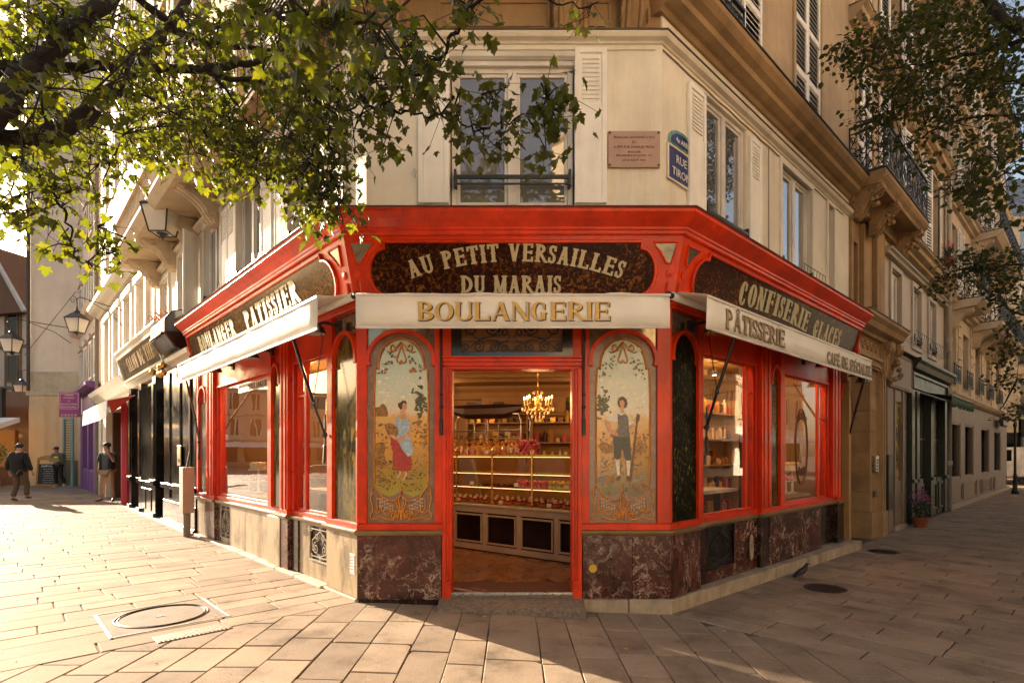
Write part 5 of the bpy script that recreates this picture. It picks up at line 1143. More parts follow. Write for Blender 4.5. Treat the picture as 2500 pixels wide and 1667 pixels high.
# goods on shelves behind the side windows
def shelf_unit(Mx,lab,w_=1.5,seed=1):
    t=thing('display_shelf',lab,'shelf',Mx); q=MB(); q.box(-w_/2,w_/2,.28,.30,0,2.3)
    for s_ in (-1,1): q.box(s_*w_/2-.02,s_*w_/2+.02,0,.3,0,2.3)
    obj('back_panel',q,WALLI,t,Mx)
    for k in range(5): q=MB(); q.box(-w_/2+.02,w_/2-.02,0,.28,.35+k*.42,.37+k*.42); obj('shelf_board',q,CTR,t,Mx)
    rn=random.Random(seed); ms=[F_CREAM,F_CRUST,F_PINK,F_YEL,F_CHOC,PAPER,BRASS]
    for k in range(5):
        x=-w_/2+.09
        while x<w_/2-.08:
            h=rn.uniform(.10,.26); r_=rn.uniform(.03,.06); m_=rn.choice(ms); q=MB()
            if rn.random()<.5: q.lathe([(r_*.8,0),(r_,.02),(r_,h*.7),(r_*.45,h*.85),(r_*.5,h),(0,h)],9); nm,cat='glass_jar','jar'
            else: q.box(-r_,r_,-r_*.8,r_*.8,0,h); nm,cat='gift_box','box'
            o=obj(nm,q,m_,None,Mx@T(x,.14,.37+k*.42)); tag(o,'small jar or box of sweets on a shelf behind the bakery side window' if 0 else ('small jar on a shelf behind the bakery side windows' if cat=='jar' else 'small gift box on a shelf behind the bakery side windows'),cat,'goods on the shelves behind the side windows'); x+=r_*2+rn.uniform(.02,.08)
aR=math.atan2(.6807,.7326); aL=math.atan2(-.7326,.6807)
for (fn,u,lab,a_,sd) in ((rp,3.7,'shelf of jars and boxes behind the far right window',aR,1),(lp,2.95,'shelf of jars and boxes behind the near half of the far left window',aL,2),(rp,1.75,'shelf of jars and boxes at the inner edge of the nearer right window',aR,3)):
    x_,y_=fn(u,-1.35); shelf_unit(T(x_,y_,FLZ)@RZ(a_),lab,1.5,sd)

shelf_unit(M2w@T(.95,-.45,FLZ),'tall shelf of jars and boxes against the back wall, seen left of the chandelier',1.3,5); shelf_unit(M2w@T(2.3,-.45,FLZ),'tall shelf of jars and boxes against the back wall, seen under the chandelier',1.2,6)

# displays set just behind the far windows
def stand(x,y,z,h,lab,kind):
    M=T(x,y,z); t=thing('cake_stand',lab,'cake stand',M,'cake stands in the side windows'); q=MB(); q.lathe([(.09,0),(.02,.02),(.015,h),(.15,h+.01),(.155,h+.025),(0,h+.02)],14); obj('stand',q,WTXT,t,M,sm=False)
    q=MB(); rn=random.Random(int(x*100)%97)
    if kind==0: q.lathe([(.12,h+.025),(.12,h+.12),(.09,h+.14),(0,h+.14)],14); m_=F_CREAM
    elif kind==1:
        for k in range(9): q.ball((rn.uniform(-.09,.09),rn.uniform(-.09,.09),h+.05+.04*(k//5)),.04,7)
        m_=F_CRUST
    else:
        for k in range(12): q.ball((rn.uniform(-.09,.09),rn.uniform(-.09,.09),h+.04+.03*(k//6)),.028,6)
        m_=F_PINK
    obj('cake',q,m_,t,M)
for fn,us_,a_,w0 in ((lp,(2.8,3.2,3.6,4.05,4.5),aL,'left'),(rp,(3.2,3.55,3.95,4.2),aR,'right')):
    x_,y_=fn(sum(us_)/len(us_),-.42); M=T(x_,y_,FLZ)@RZ(a_); L_=(us_[-1]-us_[0])/2+.2; t=thing('window_ledge','cream display ledge behind the far window on the %s side'%w0,'ledge',M); q=MB(); q.box(-L_,L_,-.2,.2,.74,.78); q.box(-L_,L_,.17,.2,0,.74); obj('board',q,CTR,t,M)
    for i,u in enumerate(us_):
        x_,y_=fn(u,-.40); stand(x_,y_,FLZ+.78,(.10,.28,.18,.34,.14)[i],'white cake stand with %s on the ledge of the far %s window'%(('a cream cake','golden buns','pink sweets')[i%3],w0),i%3)
    for i,u in enumerate((us_[0]+.2,us_[-1]-.2)):
        x_,y_=fn(u,-.7); M=T(x_,y_,2.35); t=thing('pendant_lamp','small lit glass pendant lamp behind the far %s window'%w0,'lamp',M,'pendant lamps in the side windows'); q=MB(); q.tube([(0,0,.08),(0,0,CH-2.35)],.006,5); obj('cord',q,BLACK,t,M); q=MB(); q.ball((0,0,0),.07,10); obj('globe',q,FLAME,t,M)
# ------------------------------------------------------------------ building kit
def holes(mb,x0,x1,z0,z1,ops,y0,y1):
    # wall slab with rectangular openings (sorted, not overlapping in x)
    x=x0
    for a,b,c,d in sorted(ops):
        if a>x: mb.box(x,a,y0,y1,z0,z1)
        if c>z0: mb.box(a,b,y0,y1,z0,c)
        if d<z1: mb.box(a,b,y0,y1,d,z1)
        x=b
    if x<x1: mb.box(x,x1,y0,y1,z0,z1)
    return mb
def window(B,M,x0,x1,z0,z1,y,m=None,gm=None,sill=0,trans=None,surround=0,bars=0):
    m=m or WHITEP; w_=x1-x0; q=MB(); q.frame(x0,x1,z0,z1,.05,y-.02,y+.06); q.box((x0+x1)/2-.045,(x0+x1)/2+.045,y-.03,y+.05,z0+.05,z1-.05)
    for a,b in ((x0+.05,(x0+x1)/2-.045),((x0+x1)/2+.045,x1-.05)):
        q.frame(a,b,z0+.05,z1-.05,.035,y-.005,y+.04)
        for k in range(bars): zz=z0+(z1-z0)*(k+1)/(bars+1); q.box(a+.035,b-.035,y,y+.03,zz-.012,zz+.012)
    if surround: q.frame(x0-surround,x1+surround,z0-surround*.5,z1+surround,surround,y-.16,y-.02-.001)
    o=obj('window',q,m,B,M,bev=.003); g=MB(); g.box(x0+.08,x1-.08,y+.012,y+.018,z0+.08,z1-.08); obj('pane',g,gm or GUP,o,M)
    if sill: q=MB(); q.box(x0-.06,x1+.06,y-.18,y,z0-.06,z0); obj('window_sill',q,STONEL,o,M)
    return o
SHUT=pbr('shutter_paint',(.85,.82,.76),.55,.05,4,.08,40,grime=.28,grime_col=(.6,.5,.4))
def shutter(B,M,x0,x1,z0,z1,y,slats='top',m=None,ang=0,name='shutter',pitch=None):
    m=m or SHUT; W=x1-x0; hinge=x0 if ang>=0 else x1
    Mh=M@T(hinge,y,0)@RZ(-ang)@T(-hinge,0,0)
    q=MB(); fw=min(.05,W*.16); q.frame(x0,x1,z0,z1,fw,-.035,0); zm=z1-(z1-z0)*.36
    if slats=='top':
        q.box(x0+fw,x1-fw,-.028,-.006,z0+fw,zm); q.box(x0+fw,x1-fw,-.020,-.006,zm,z1-fw); o=obj(name,q,m,B,Mh,bev=.003)
        n=10; q=MB()
        for i in range(n): zz=zm+.05+i*(z1-zm-.12)/n; q.prism([(-.035,zz),(-.018,zz+.04),(-.018,zz)],x0+fw+.03,x1-fw-.03,axis='x')
        obj('louvres',q,m,o,Mh,kind='stuff')
    else:
        mids=[z0+(z1-z0)*k/slats for k in range(1,slats)]
        for zz in mids: q.box(x0+fw,x1-fw,-.034,-.001,zz-.04,zz+.04)
        o=obj(name,q,m,B,Mh,bev=.003); q=MB(); p=pitch or .075; zz=z0+fw+.01
        while zz<z1-fw-.03:
            q.prism([(-.033,zz),(-.004,zz+p*.72),(-.004,zz+p*.72+.008),(-.033,zz+.008)],x0+fw,x1-fw,axis='x'); zz+=p
        obj('louvres',q,m,o,Mh,kind='stuff'); q=MB(); q.box(x0+fw,x1-fw,-.001,.003,z0+fw,z1-fw); obj('shade_behind_louvres',q,BLACK,o,Mh)
    return o
def rail(B,M,x0,x1,z,y,name='window_rail',low=0):
    q=MB(); q.box(x0,x1,y-.012,y+.012,z,z+.035); q.box(x0-.01,x0+.015,y-.015,y+.12,z-.07,z+.09); q.box(x1-.015,x1+.01,y-.015,y+.12,z-.07,z+.09); q.box(x0,x1,y-.008,y+.008,z-.06,z-.045); return obj(name,q,BLACK,B,M)
def ironwork(B,M,x0,x1,z0,z1,y,name='railing',cell=.42,th=.009):
    # scrolled cast-iron panel
    q=MB(); q.box(x0,x1,y-.02,y+.02,z1-.035,z1); q.box(x0,x1,y-.012,y+.012,z0,z0+.025); q.box(x0,x1,y-.01,y+.01,z1-.13,z1-.115)
    n=max(1,round((x1-x0)/cell)); c=(x1-x0)/n; h=z1-z0-.15
    for i in range(n):
        cx=x0+c*(i+.5); cz=z0+.02+h/2; q.box(cx-c/2-.008,cx-c/2+.008,y-.01,y+.01,z0,z1)
        for k in range(8):
            a=k*PI/4; q.tube([(cx+.03*math.cos(a),y,cz+.03*math.sin(a)),(cx+.10*math.cos(a+.35),y,cz+.10*math.sin(a+.35)),(cx+.15*math.cos(a),y,cz+.17*math.sin(a))],[th*1.5,th*1.2,th*.6],4)
        q.tube([(cx+.06*math.cos(k*PI/6),y,cz+.06*math.sin(k*PI/6)) for k in range(12)],th,4,closed=True)
        for sx_ in (-1,1):
            for sz in (-1,1):
                q.tube([(cx+sx_*(c*.30+c*.16*(1-k/12*.7)*math.cos(k*.62)),y,cz+sz*(h*.33+h*.12*(1-k/12*.7)*math.sin(k*.62))) for k in range(13)],th,4)
                q.tube([(cx,y,cz+sz*h*.5),(cx+sx_*c*.18,y,cz+sz*h*.36),(cx+sx_*c*.42,y,cz+sz*h*.18),(cx+sx_*c*.5,y,cz)],th,4)
                q.tube([(cx+sx_*c*.5,y,cz+sz*h*.5),(cx+sx_*c*.25,y,cz+sz*h*.28),(cx+sx_*c*.08,y,cz+sz*h*.30)],th,4)
    q.box(x1-.01,x1+.01,y-.01,y+.01,z0,z1)
    return obj(name,q,BLACKG if 0 else BLACK,B,M)
def corbel(B,M,x,w_,z0,z1,y,dep,m=None,name='corbel'):
    # scrolled stone console; side profile in (y,z)
    m=m or STONE; h=z1-z0; N=14; P=[(y,z0)]
    for i in range(N+1):
        t=i/N; P.append((y-dep*(.16+.84*(t**1.7))-.03*math.sin(t*PI*2),z0+h*(t*.86)))
    P+= [(y-dep*1.0,z1-.06),(y-dep*1.0,z1),(y,z1)]
    q=MB(); q.prism(P,x-w_/2,x+w_/2,axis='x'); o=obj(name,q,m,B,M,bev=.004)
    q=MB()
    for k in (-.25,.25): # ribs down the front
        pr=[(x+k*w_,a-.004,b) for a,b in P[1:N+2]]; q.tube(pr,w_*.10,6)
    for sx_ in (-1,1):
        xx=x+sx_*w_*.5
        q.tube([(xx,y-dep*.74+dep*.19*(1-k/20*.85)*math.cos(k*.6),z1-h*.20+h*.17*(1-k/20*.85)*math.sin(k*.6)) for k in range(21)],.012*h/.5,5)
        q.tube([(xx,y-dep*.24+dep*.16*(1-k/20*.85)*math.cos(k*.6+PI),z0+h*.24+h*.15*(1-k/20*.85)*math.sin(k*.6+PI)) for k in range(21)],.011*h/.5,5)
    obj('scroll',q,m,o,M,sm=True); return o
def ledge(B,M,prof,x0,x1,m,name='cornice'): q=MB(); q.run(prof,x0,x1); return obj(name,q,m,B,M)
CY=.13
CPR=lambda z,d,h:[(CY+.02,z),(CY-d*.3,z+h*.10),(CY-d*.35,z+h*.28),(CY-d*.7,z+h*.45),(CY-d*.78,z+h*.72),(CY-d,z+h*.85),(CY-d,z+h),(CY+.02,z+h+.02)]
def blacktop(B,M,z,d,x0,x1): q=MB(); q.run([(CY+.02,z),(CY-d-.012,z),(CY-d-.014,z+.012),(CY+.02,z+.05)],x0,x1); return obj('lead_flashing',q,LEAD,B,M)
# ------------------------------------------------------------------ corner building above the bakery
BD=thing('corner_building','cream corner building with white shutters rising above the red bakery','building',T(0,7,0))
WX0,WX1=-1.474,1.516
# chamfer wall
q=MB(); holes(q,WX0+.001,WX1-.001,3.0,5.66,[(-.63,.635,4.0,5.585)],.13,.38); obj('wall',q,CREAM,BD,FC)
window(BD,FC,-.615,.62,4.005,5.45,.20); q=MB(); q.box(-.63,.635,.14,.24,5.45,5.585); q.run([(.13,5.50),(.10,5.52),(.09,5.56),(.13,5.57)],-.66,.66); obj('blind_box',q,WHITEP,BD,FC)
q=MB(); q.box(-.64,.645,.09,.2,3.955,4.003); obj('window_sill',q,CREAM2,BD,FC)
rail(BD,FC,-.575,.585,4.285,.10)
shutter(BD,FC,-.945,-.635,4.04,5.60,.125); shutter(BD,FC,.632,.955,4.04,5.60,.125)
q=MB(); q.box(-.98,-.965,.08,.13,4.35,4.37); q.tube([(-.99,.09,4.38),(-.96,.08,4.36),(-.97,.09,4.30)],.008,5); obj('shutter_catch',q,WHITEP,BD,FC)
# right flank wall
R_ops=[(.905,1.985,4.0,5.56),(3.03,4.19,4.0,5.56),(4.91,5.2,4.2,5.56)]
q=MB(); holes(q,.052,6.02,3.0,5.66,R_ops,.13,.38); obj('wall',q,CREAM,BD,FR)
window(BD,FR,.915,1.975,4.0,5.55,.19); window(BD,FR,3.06,4.16,4.0,5.53,.19,surround=0); window(BD,FR,4.92,5.19,4.2,5.55,.2)
q=MB(); q.frame(2.98,4.26,3.9,5.60,.07,.10,.135); obj('window_surround',q,CREAM2,BD,FR); q=MB(); q.frame(4.86,5.25,4.1,5.60,.05,.10,.135); obj('window_surround',q,CREAM2,BD,FR)
shutter(BD,FR,.535,.90,4.02,5.50,.125); shutter(BD,FR,2.02,2.36,4.02,5.50,.125); rail(BD,FR,.93,1.96,4.22,.10); rail(BD,FR,3.07,4.15,4.16,.10)
q=MB(); q.box(3.3,4.2,-.08,.10,4.04,4.05)
for i in range(8): q.tube([(3.35+i*.12,.1,4.05),(3.35+i*.12,-.07,4.06),(3.35+i*.12,-.08,4.16)],.004,4)
q.tube([(3.3,-.08,4.16),(4.2,-.08,4.16)],.005,4); obj('window_box_bracket',q,BLACK,BD,FR)
# left flank wall
L_ops=[(.95,2.05,4.0,5.56),(3.05,4.15,4.0,5.56),(5.0,6.0,4.0,5.56),(7.0,8.0,4.0,5.56),(8.9,9.7,4.0,5.4)]
q=MB(); holes(q,-10.4,-.057,3.0,5.66,[(-b,-a,c,d) for a,b,c,d in L_ops],.13,.38); obj('wall',q,CREAM,BD,FL)
for a,b,c,d in L_ops:
    window(BD,FL,-b+.01,-a-.01,c,d-.01,.2,surround=0); q=MB(); q.frame(-b-.07,-a+.07,c-.06,d+.06,.07,.09,.135); obj('window_surround',q,CREAM2,BD,FL)
    rail(BD,FL,-b+.03,-a-.03,c+.25,.10)
for x in (.50,2.12,2.62,4.22,4.58): shutter(BD,FL,-x-.40,-x,4.02,5.50,.125)
shutter(BD,FL,-6.42,-6.05,4.02,5.55,.12,ang=.9)
# slim ledge and friezes, all round
LP=[(-.40,5.655),(-.115,5.655),(-.105,5.675),(-.06,5.69),(-.045,5.715),(-.04,5.735),(-.40,5.75)]
q=MB(); sweep(q,LP,[lp(10.4),CLp,CRp,rp(6.02)]); obj('ledge',q,CREAM2,BD); q=MB(); sweep(q,[(-.40,5.735),(-.03,5.735),(-.028,5.748),(-.40,5.765)],[lp(10.4),CLp,CRp,rp(6.02)]); obj('lead_flashing',q,LEAD,BD)
q=MB(); q.box(.052,6.02,.13,.38,5.75,6.0); obj('frieze',q,CREAM,BD,FR); q=MB(); q.box(-10.4,-.057,.13,.38,5.75,6.0); obj('frieze',q,CREAM,BD,FL)
q=MB(); q.box(WX0,WX1,.145,.40,5.75,6.35); obj('frieze',q,STONE,BD,FC); q=MB()
for a,b in ((-.75,.38),(.73,1.0)): q.frame(a,b,5.80,6.10,.022,.128,.15); q.box(a+.05,b-.05,.132,.146,5.845,6.055)
obj('frieze_panel',q,STONE,BD,FC)
for x in (.55,1.22,-1.2): corbel(BD,FC,x,.26,5.76,6.35,.15,.42)
q=MB(); q.box(WX0-.1,WX1+.1,-.55,.2,6.35,6.45); obj('balcony_slab',q,STONE,BD,FC); ironwork(BD,FC,WX0,WX1,6.47,7.3,-.5)
R2=[(CY+.25,5.95),(CY-.03,5.95),(CY-.06,5.99),(CY-.10,6.00),(CY-.17,6.04),(CY-.185,6.10),(CY-.25,6.14),(CY-.30,6.20),(CY-.31,6.25),(CY+.25,6.28)]
ledge(BD,FR,R2,-.02,6.02,STONE); blacktop(BD,FR,6.262,.31,-.02,6.02); ledge(BD,FL,R2,-3.2,.02,STONE); blacktop(BD,FL,6.262,.31,-3.2,.02)
STONEU=pbr('upper_stone',(.48,.35,.215),.85,.16,1.3,.4,40,grime=.55,grime_col=(.55,.42,.32))
U_ops=[(.65,1.78,6.32,8.6),(3.55,4.6,6.32,8.6)]
for k in range(3):
    z0=6.25+k*3.1; ops=[(a,b,z0+.1,z0+2.45) for a,b,_,_ in U_ops]
    q=MB(); holes(q,.052,6.02,z0,z0+3.1,ops,.13,.4); obj('wall',q,STONEU,BD,FR)
    q=MB(); holes(q,-10.4,-.057,z0,z0+3.1,[(-x-1.05,-x,z0+.1,z0+2.45) for x in (1,3.1,5.2,7.3,9.0)],.13,.4); obj('wall',q,STONEU,BD,FL)
    q=MB(); holes(q,WX0,WX1,z0+.1,z0+3.1,[(-.6,.6,z0+.2,z0+2.45)],.13,.4); obj('wall',q,STONEU,BD,FC)
    window(BD,FC,-.58,.58,z0+.22,z0+2.43,.25)
    for x in (1,3.1,5.2,7.3,9.0): window(BD,FL,-x-1.03,-x-.02,z0+.12,z0+2.43,.25,bars=2); shutter(BD,FL,-x-1.55,-x-1.08,z0+.12,z0+2.43,.12,slats=3); shutter(BD,FL,-x+.03,-x+.50,z0+.12,z0+2.43,.12,slats=3)
    window(BD,FR,.67,1.76,z0+.12,z0+2.43,.25,bars=2)
    if k==0: shutter(BD,FR,1.81,2.34,z0+.06,z0+2.5,.115,slats=3); ironwork(BD,FR,.62,1.58,z0+.05,z0+.5,-.02,cell=.32)
    window(BD,FR,3.57,4.58,z0+.12,z0+2.43,.3)
    shutter(BD,FR,3.55,4.07,z0+.12,z0+2.43,.16,slats=3); shutter(BD,FR,4.08,4.60,z0+.12,z0+2.43,.16,slats=3)
    q=MB()
    for a in (3.47,4.62,.56): q.run([(.13,z0+2.46),(.06,z0+2.5),(.05,z0+2.62),(.13,z0+2.64)],a,a+.001)
    q=MB(); q.frame(3.47,4.68,z0+.05,z0+2.53,.075,.10,.135); q.run([(.14,z0+2.56),(.03,z0+2.60),(.0,z0+2.70),(.14,z0+2.72)],3.42,4.73); obj('window_surround',q,STONEU,BD,FR)
q=MB(); q.prism([lp(10.4,-.2),lp(.1,-.2),rp(.1,-.2),rp(6.02,-.2),rp(6.02,-6),lp(10.4,-6)],15.5,15.6,axis='z'); obj('roof',q,LEAD,BD)
# left balcony slab with scroll corbels
bl=thing('stone_balcony','sunlit stone balcony on scroll brackets high on the left side of the corner building','balcony',FL@T(-7,-.1,5.9))
q=MB(); q.run([(.13,5.93),(-.52,5.85),(-.58,5.85),(-.62,5.90),(-.66,5.95),(-.70,6.0),(-.70,6.06),(.13,6.06)],-10.6,-3.2); obj('balcony_slab',q,STONEL,bl,FL)
for u in (3.6,5.2,6.7,8.27,9.9): corbel(bl,FL,-u,.30,5.36,5.90,.13,.62,m=STONEL)
q=MB(); x=-10.5
while x<-3.25:
    q.lathe([(.03,6.06),(.045,6.10),(.03,6.14),(.055,6.3),(.03,6.45),(.03,6.62),(.045,6.66)],7,M=FL@T(x,-.60,0)); x+=.16
q.box(-10.6,-3.2,-.68,-.52,6.66,6.76,M=FL); obj('balustrade',q,STONEL,bl,kind='stuff')
# plaque and street signs
pq=thing('memorial_plaque','pinkish stone memorial plaque with engraved lettering beside the shutter','plaque',FC@T(1.23,.10,4.58))
PLQ=pbr('plaque_stone',(.42,.27,.21),.5,.1,5,.1,60); q=MB(); q.box(.968,1.492,.10,.128,4.40,4.765); obj('stone_tablet',q,PLQ,pq,FC,bev=.003); q=MB()
for x in (.985,1.475):
    for z in (4.42,4.745): q.lathe([(0,-.004),(.012,0),(.012,.006),(0,.006)],8,M=FC@T(x,.098,z)@RX(PI/2))
obj('rosette_bolts',q,LEAD,pq,kind='stuff')
PTXT=pbr('engraved_red',(.12,.03,.02),.6,.1,5,0)
for txt,s_,z in (('FRANÇAIS, SOUVENEZ-VOUS',.032,4.70),('ICI',.036,4.652),('A ÉTÉ TUÉ CHARLES PEZIN',.034,4.602),('BRIGADIER',.027,4.552),('DES GARDIENS DE LA PAIX - F.F.I.',.025,4.517),('LE 20 AOUT 1944',.030,4.47)):
    text_obj('engraved_line',txt,s_,PTXT,pq,FC@T(1.23,.099,z))
sg_=thing('street_name_sign','blue enamel street name sign partly behind the shutter near the corner','street sign',FR@T(.4,.1,4.6))
q=MB(); q.frame(.13,.74,4.33,4.70,.022,.104,.128); obj('frame',q,CREAM2,sg_,FR,bev=.003); q=MB(); q.box(.152,.718,.112,.12,4.352,4.678); obj('blue_plate',q,ENAMB,sg_,FR)
text_obj('lettering','RUE',.12,SLATEW,sg_,FR@T(.40,.110,4.58)); text_obj('lettering','TIRON',.12,SLATEW,sg_,FR@T(.40,.110,4.44))
q=MB(); q.prism([(.16,4.72)]+archpts(.16,.72,4.76,4.90,10)+[(.72,4.72)],.114,.122); obj('green_rim',q,ENAMG,sg_,FR); q=MB(); q.prism([(.20,4.735)]+archpts(.20,.68,4.76,4.865,10)+[(.68,4.735)],.110,.114); obj('blue_plate',q,ENAMB,sg_,FR)
text_obj('lettering','4ᵉ ARRᵗ' if 0 else '4e ARRt',.075,SLATEW,sg_,FR@T(.42,.1085,4.785))

q=MB(); q.tube([(.06,.12,5.60)]+[(.3+i*.3,.12,5.60-.012*(i%2)) for i in range(19)],.007,5); q.tube([(2.62,.115,5.60),(2.62,.115,3.9)],.006,5); obj('cable',q,TAUPE,BD,FR)
q=MB(); q.tube([(-10,.12,5.60)]+[(-9.8+i*.32,.12,5.60-.010*(i%2)) for i in range(30)],.007,5); obj('cable',q,TAUPE,BD,FL)
q=MB(); q.tube([(-1.40,.12,5.60)]+[(-1.3+i*.25,.12,5.602-.006*(i%2)) for i in range(12)],.005,5); obj('cable',q,CREAM2,BD,FC)
# ------------------------------------------------------------------ right-hand street
B2=thing('portal_building','tawny stone house with a carved street portal, next right of the bakery','building',FR@T(7.1,.5,0))
a,b=6.02,8.15
# portal: varnished door in a deep reveal, moulded jambs, consoles and cornice
q=MB(); q.box(5.64,5.98,.13,.6,-.1,3.35); q.box(5.98,7.0,.62,.7,3.0,3.35); obj('wall',q,STONE,B2,FR)
q=MB(); q.box(5.66,7.0,.66,.7,-.06,3.1); dr=obj('door',q,BROWND,B2,FR)
q=MB()
for x0_ in (5.70,6.34):
    q.frame(x0_,x0_+.6,.12,.62,.05,.63,.66); q.frame(x0_,x0_+.6,.66,.86,.04,.63,.66); q.frame(x0_,x0_+.6,.9,2.3,.05,.63,.66); q.box(x0_,x0_+.6,.64,.66,-.04,.08)
q.box(5.66,7.0,.62,.66,2.36,2.46); obj('door_moulding',q,BROWND,dr,FR); q=MB(); q.ball((6.25,.60,1.0),.05,8); q.tube([(6.25,.58,1.0),(6.25,.56,.92),(6.25,.6,.88)],.015,6); obj('door_knocker',q,BLACK,dr,FR)
# ashlar reveal and jamb blocks
zb=[-.08,.42,.80,1.18,1.56,1.94,2.32,2.70,3.08]
for i,(c,d) in enumerate(zip(zb,zb[1:])):
    q=MB(); q.box(7.0,7.42,.05 if i else .02,.7,c+.002,d-.002); obj('ashlar_block',q,STONE,B2,FR,bev=.005)
for i,(c,d) in enumerate(zip(zb,zb[1:])):
    q=MB(); q.box(7.42,7.72,-.02 if i>0 else -.06,.5,c+.002,d-.002)
    if i>0: q.box(7.46,7.52,-.045,-.02,c,d); q.box(7.62,7.68,-.045,-.02,c,d)
    obj('ashlar_block',q,STONE,B2,FR,bev=.003)
q=MB(); q.box(5.64,7.72,-.02,.64,3.08,3.30); q.box(5.64,7.72,-.05,.0,3.12,3.16); q.box(5.64,7.72,-.06,.0,3.24,3.30); obj('lintel',q,STONE,B2,FR,bev=.004)
q=MB(); q.box(5.64,7.95,.0,.5,3.30,3.62)
for i in range(6): x=5.85+i*.26; q.tube([(x+.10*(1-k/16*.8)*math.cos(k*.6),-.01,3.46+.10*(1-k/16*.8)*math.sin(k*.6)) for k in range(17)],.016,5); q.ball((x+.1,-.01,3.50),.03,6)
obj('carved_frieze',q,STONE,B2,FR)
ledge(B2,FR,[(.3,3.62),(-.08,3.62),(-.10,3.68),(-.20,3.72),(-.24,3.80),(-.30,3.86),(-.30,3.92),(.3,3.95)],5.64,8.30,STONE,'portal_cornice'); q=MB(); q.run([(.3,3.925),(-.315,3.922),(-.315,3.935),(.3,3.985)],5.64,8.32); obj('lead_flashing',q,LEAD,B2,FR)
corbel(B2,FR,7.55,.26,2.95,3.62,.0,.20); corbel(B2,FR,8.02,.26,3.0,3.62,.06,.30); 
q=MB()
for k in range(9): q.ball((8.02+random.uniform(-.10,.10),-.10+random.uniform(-.12,.05),2.95+random.random()*.45),.055,6)
obj('carved_foliage',q,STONE,B2,FR)
q=MB(); q.box(7.75,8.15,.08,.5,-.08,3.62); obj('wall',q,STONE,B2,FR)
# mezzanine of the portal house with a deep window
q=MB(); holes(q,6.02,8.15,3.95,5.9,[(6.15,6.95,4.0,5.45)],.24,.5); obj('wall',q,STONE,B2,FR); window(B2,FR,6.17,6.93,4.02,5.43,.42,gm=GDARK)
q=MB(); q.box(6.02,6.12,.08,.24,3.95,5.9); q.box(7.05,7.55,.16,.25,3.95,5.85); q.box(7.6,8.15,.08,.25,3.95,5.9); obj('pilaster',q,STONE,B2,FR,bev=.006)
# balcony
by=-.42
q=MB(); q.run([(.13,6.14),(by+.14,6.10),(by+.10,6.10),(by+.08,6.15),(by+.03,6.20),(by,6.25),(by,6.32),(.13,6.34)],6.02,9.35); obj('balcony_slab',q,STONE,B2,FR); q=MB(); q.box(6.0,9.38,by-.02,.1,6.33,6.345); obj('lead_flashing',q,LEAD,B2,FR)
q=MB(); q.box(6.02,9.35,.05,.2,5.9,6.12); obj('wall',q,STONE,B2,FR)
for x in (6.2,7.25,9.1): corbel(B2,FR,x,.28,5.62,6.13,.1,.46)
q=MB()
for x in (6.2,7.25,9.1):
    for k in range(10): q.ball((x+random.uniform(-.12,.12),.02-random.random()*.30,5.62+random.random()*.22+.15),.045,6)
obj('carved_foliage',q,STONE,B2,FR)
ironwork(B2,FR,6.04,9.33,6.35,7.2,by+.03,cell=.40); M=FR@T(6.04,0,0)@RZ(PI/2); ironwork(B2,M,by+.03,.12,6.35,7.2,0,cell=.28); M=FR@T(9.33,0,0)@RZ(PI/2); ironwork(B2,M,by+.03,.12,6.35,7.2,0,cell=.28)
# upper storeys, continued to the drain pipe
q=MB(); q.box(6.02,6.06,.0,.2,6.3,15.6); 
for k in range(3):
    z0=6.34+k*3.0; ops=[(x,x+.95,z0+.15,z0+2.35) for x in (6.45,8.35,10.3,12.35)]
    q=MB(); holes(q,6.03,14.35,z0,z0+3.0,ops,.13,.4); obj('wall',q,STONEU,B2,FR)
    for x,_,c,d in ops:
        window(B2,FR,x+.02,x+.93,c+.02,d-.02,.28,bars=2)
        if x<8: shutter(B2,FR,x+.0,x+.47,c,d,.16,slats=3,ang=0); shutter(B2,FR,x+.48,x+.95,c,d,.16,slats=3)
        else: shutter(B2,FR,x-.50,x-.03,c,d,.11,slats=3,ang=.12); shutter(B2,FR,x+.98,x+1.45,c,d,.11,slats=3,ang=-.12)
        q=MB(); q.frame(x-.08,x+1.03,c-.06,d+.1,.075,.09,.135); q.run([(.14,d+.14),(.02,d+.2),(-.02,d+.28),(.14,d+.3)],x-.12,x+1.07); obj('window_surround',q,STONEU,B2,FR)
    ledge(B2,FR,CPR(z0+2.72,.28,.26),6.02,14.4,STONEU); blacktop(B2,FR,z0+2.975,.28,6.02,14.4)
# pale house with taupe and green shops
B3=thing('pale_house','white panelled house with three tall mezzanine windows over the green shop','building',FR@T(11.3,.5,0))
PALEP=pbr('pale_grey_panelling',(.44,.38,.31),.6,.06,2,.1,30,grime=.3,grime_col=(.6,.5,.42))
ops3=[(8.75,9.55,4.02,5.38),(10.65,11.45,4.02,5.38),(12.35,13.15,4.02,5.38)]
q=MB(); holes(q,8.15,14.35,3.62,5.62,ops3,.13,.4); obj('wall',q,PALEP,B3,FR)
for a_,b_,c,d in ops3:
    window(B3,FR,a_+.01,b_-.01,c,d-.01,.2); q=MB(); q.frame(a_-.1,b_+.1,c-.08,d+.12,.10,.09,.135); obj('window_surround',q,PALEP,B3,FR); rail(B3,FR,a_+.02,b_-.02,c+.18,.09)
q=MB()
for k in range(20): x=9.7+k*.2; q.tube([(x,.1,4.02),(x,-.12,4.05),(x,-.14,4.20)],.005,4)
q.tube([(9.7,-.14,4.2),(13.6,-.14,4.2)],.006,4); obj('window_box_bracket',q,BLACK,B3,FR)
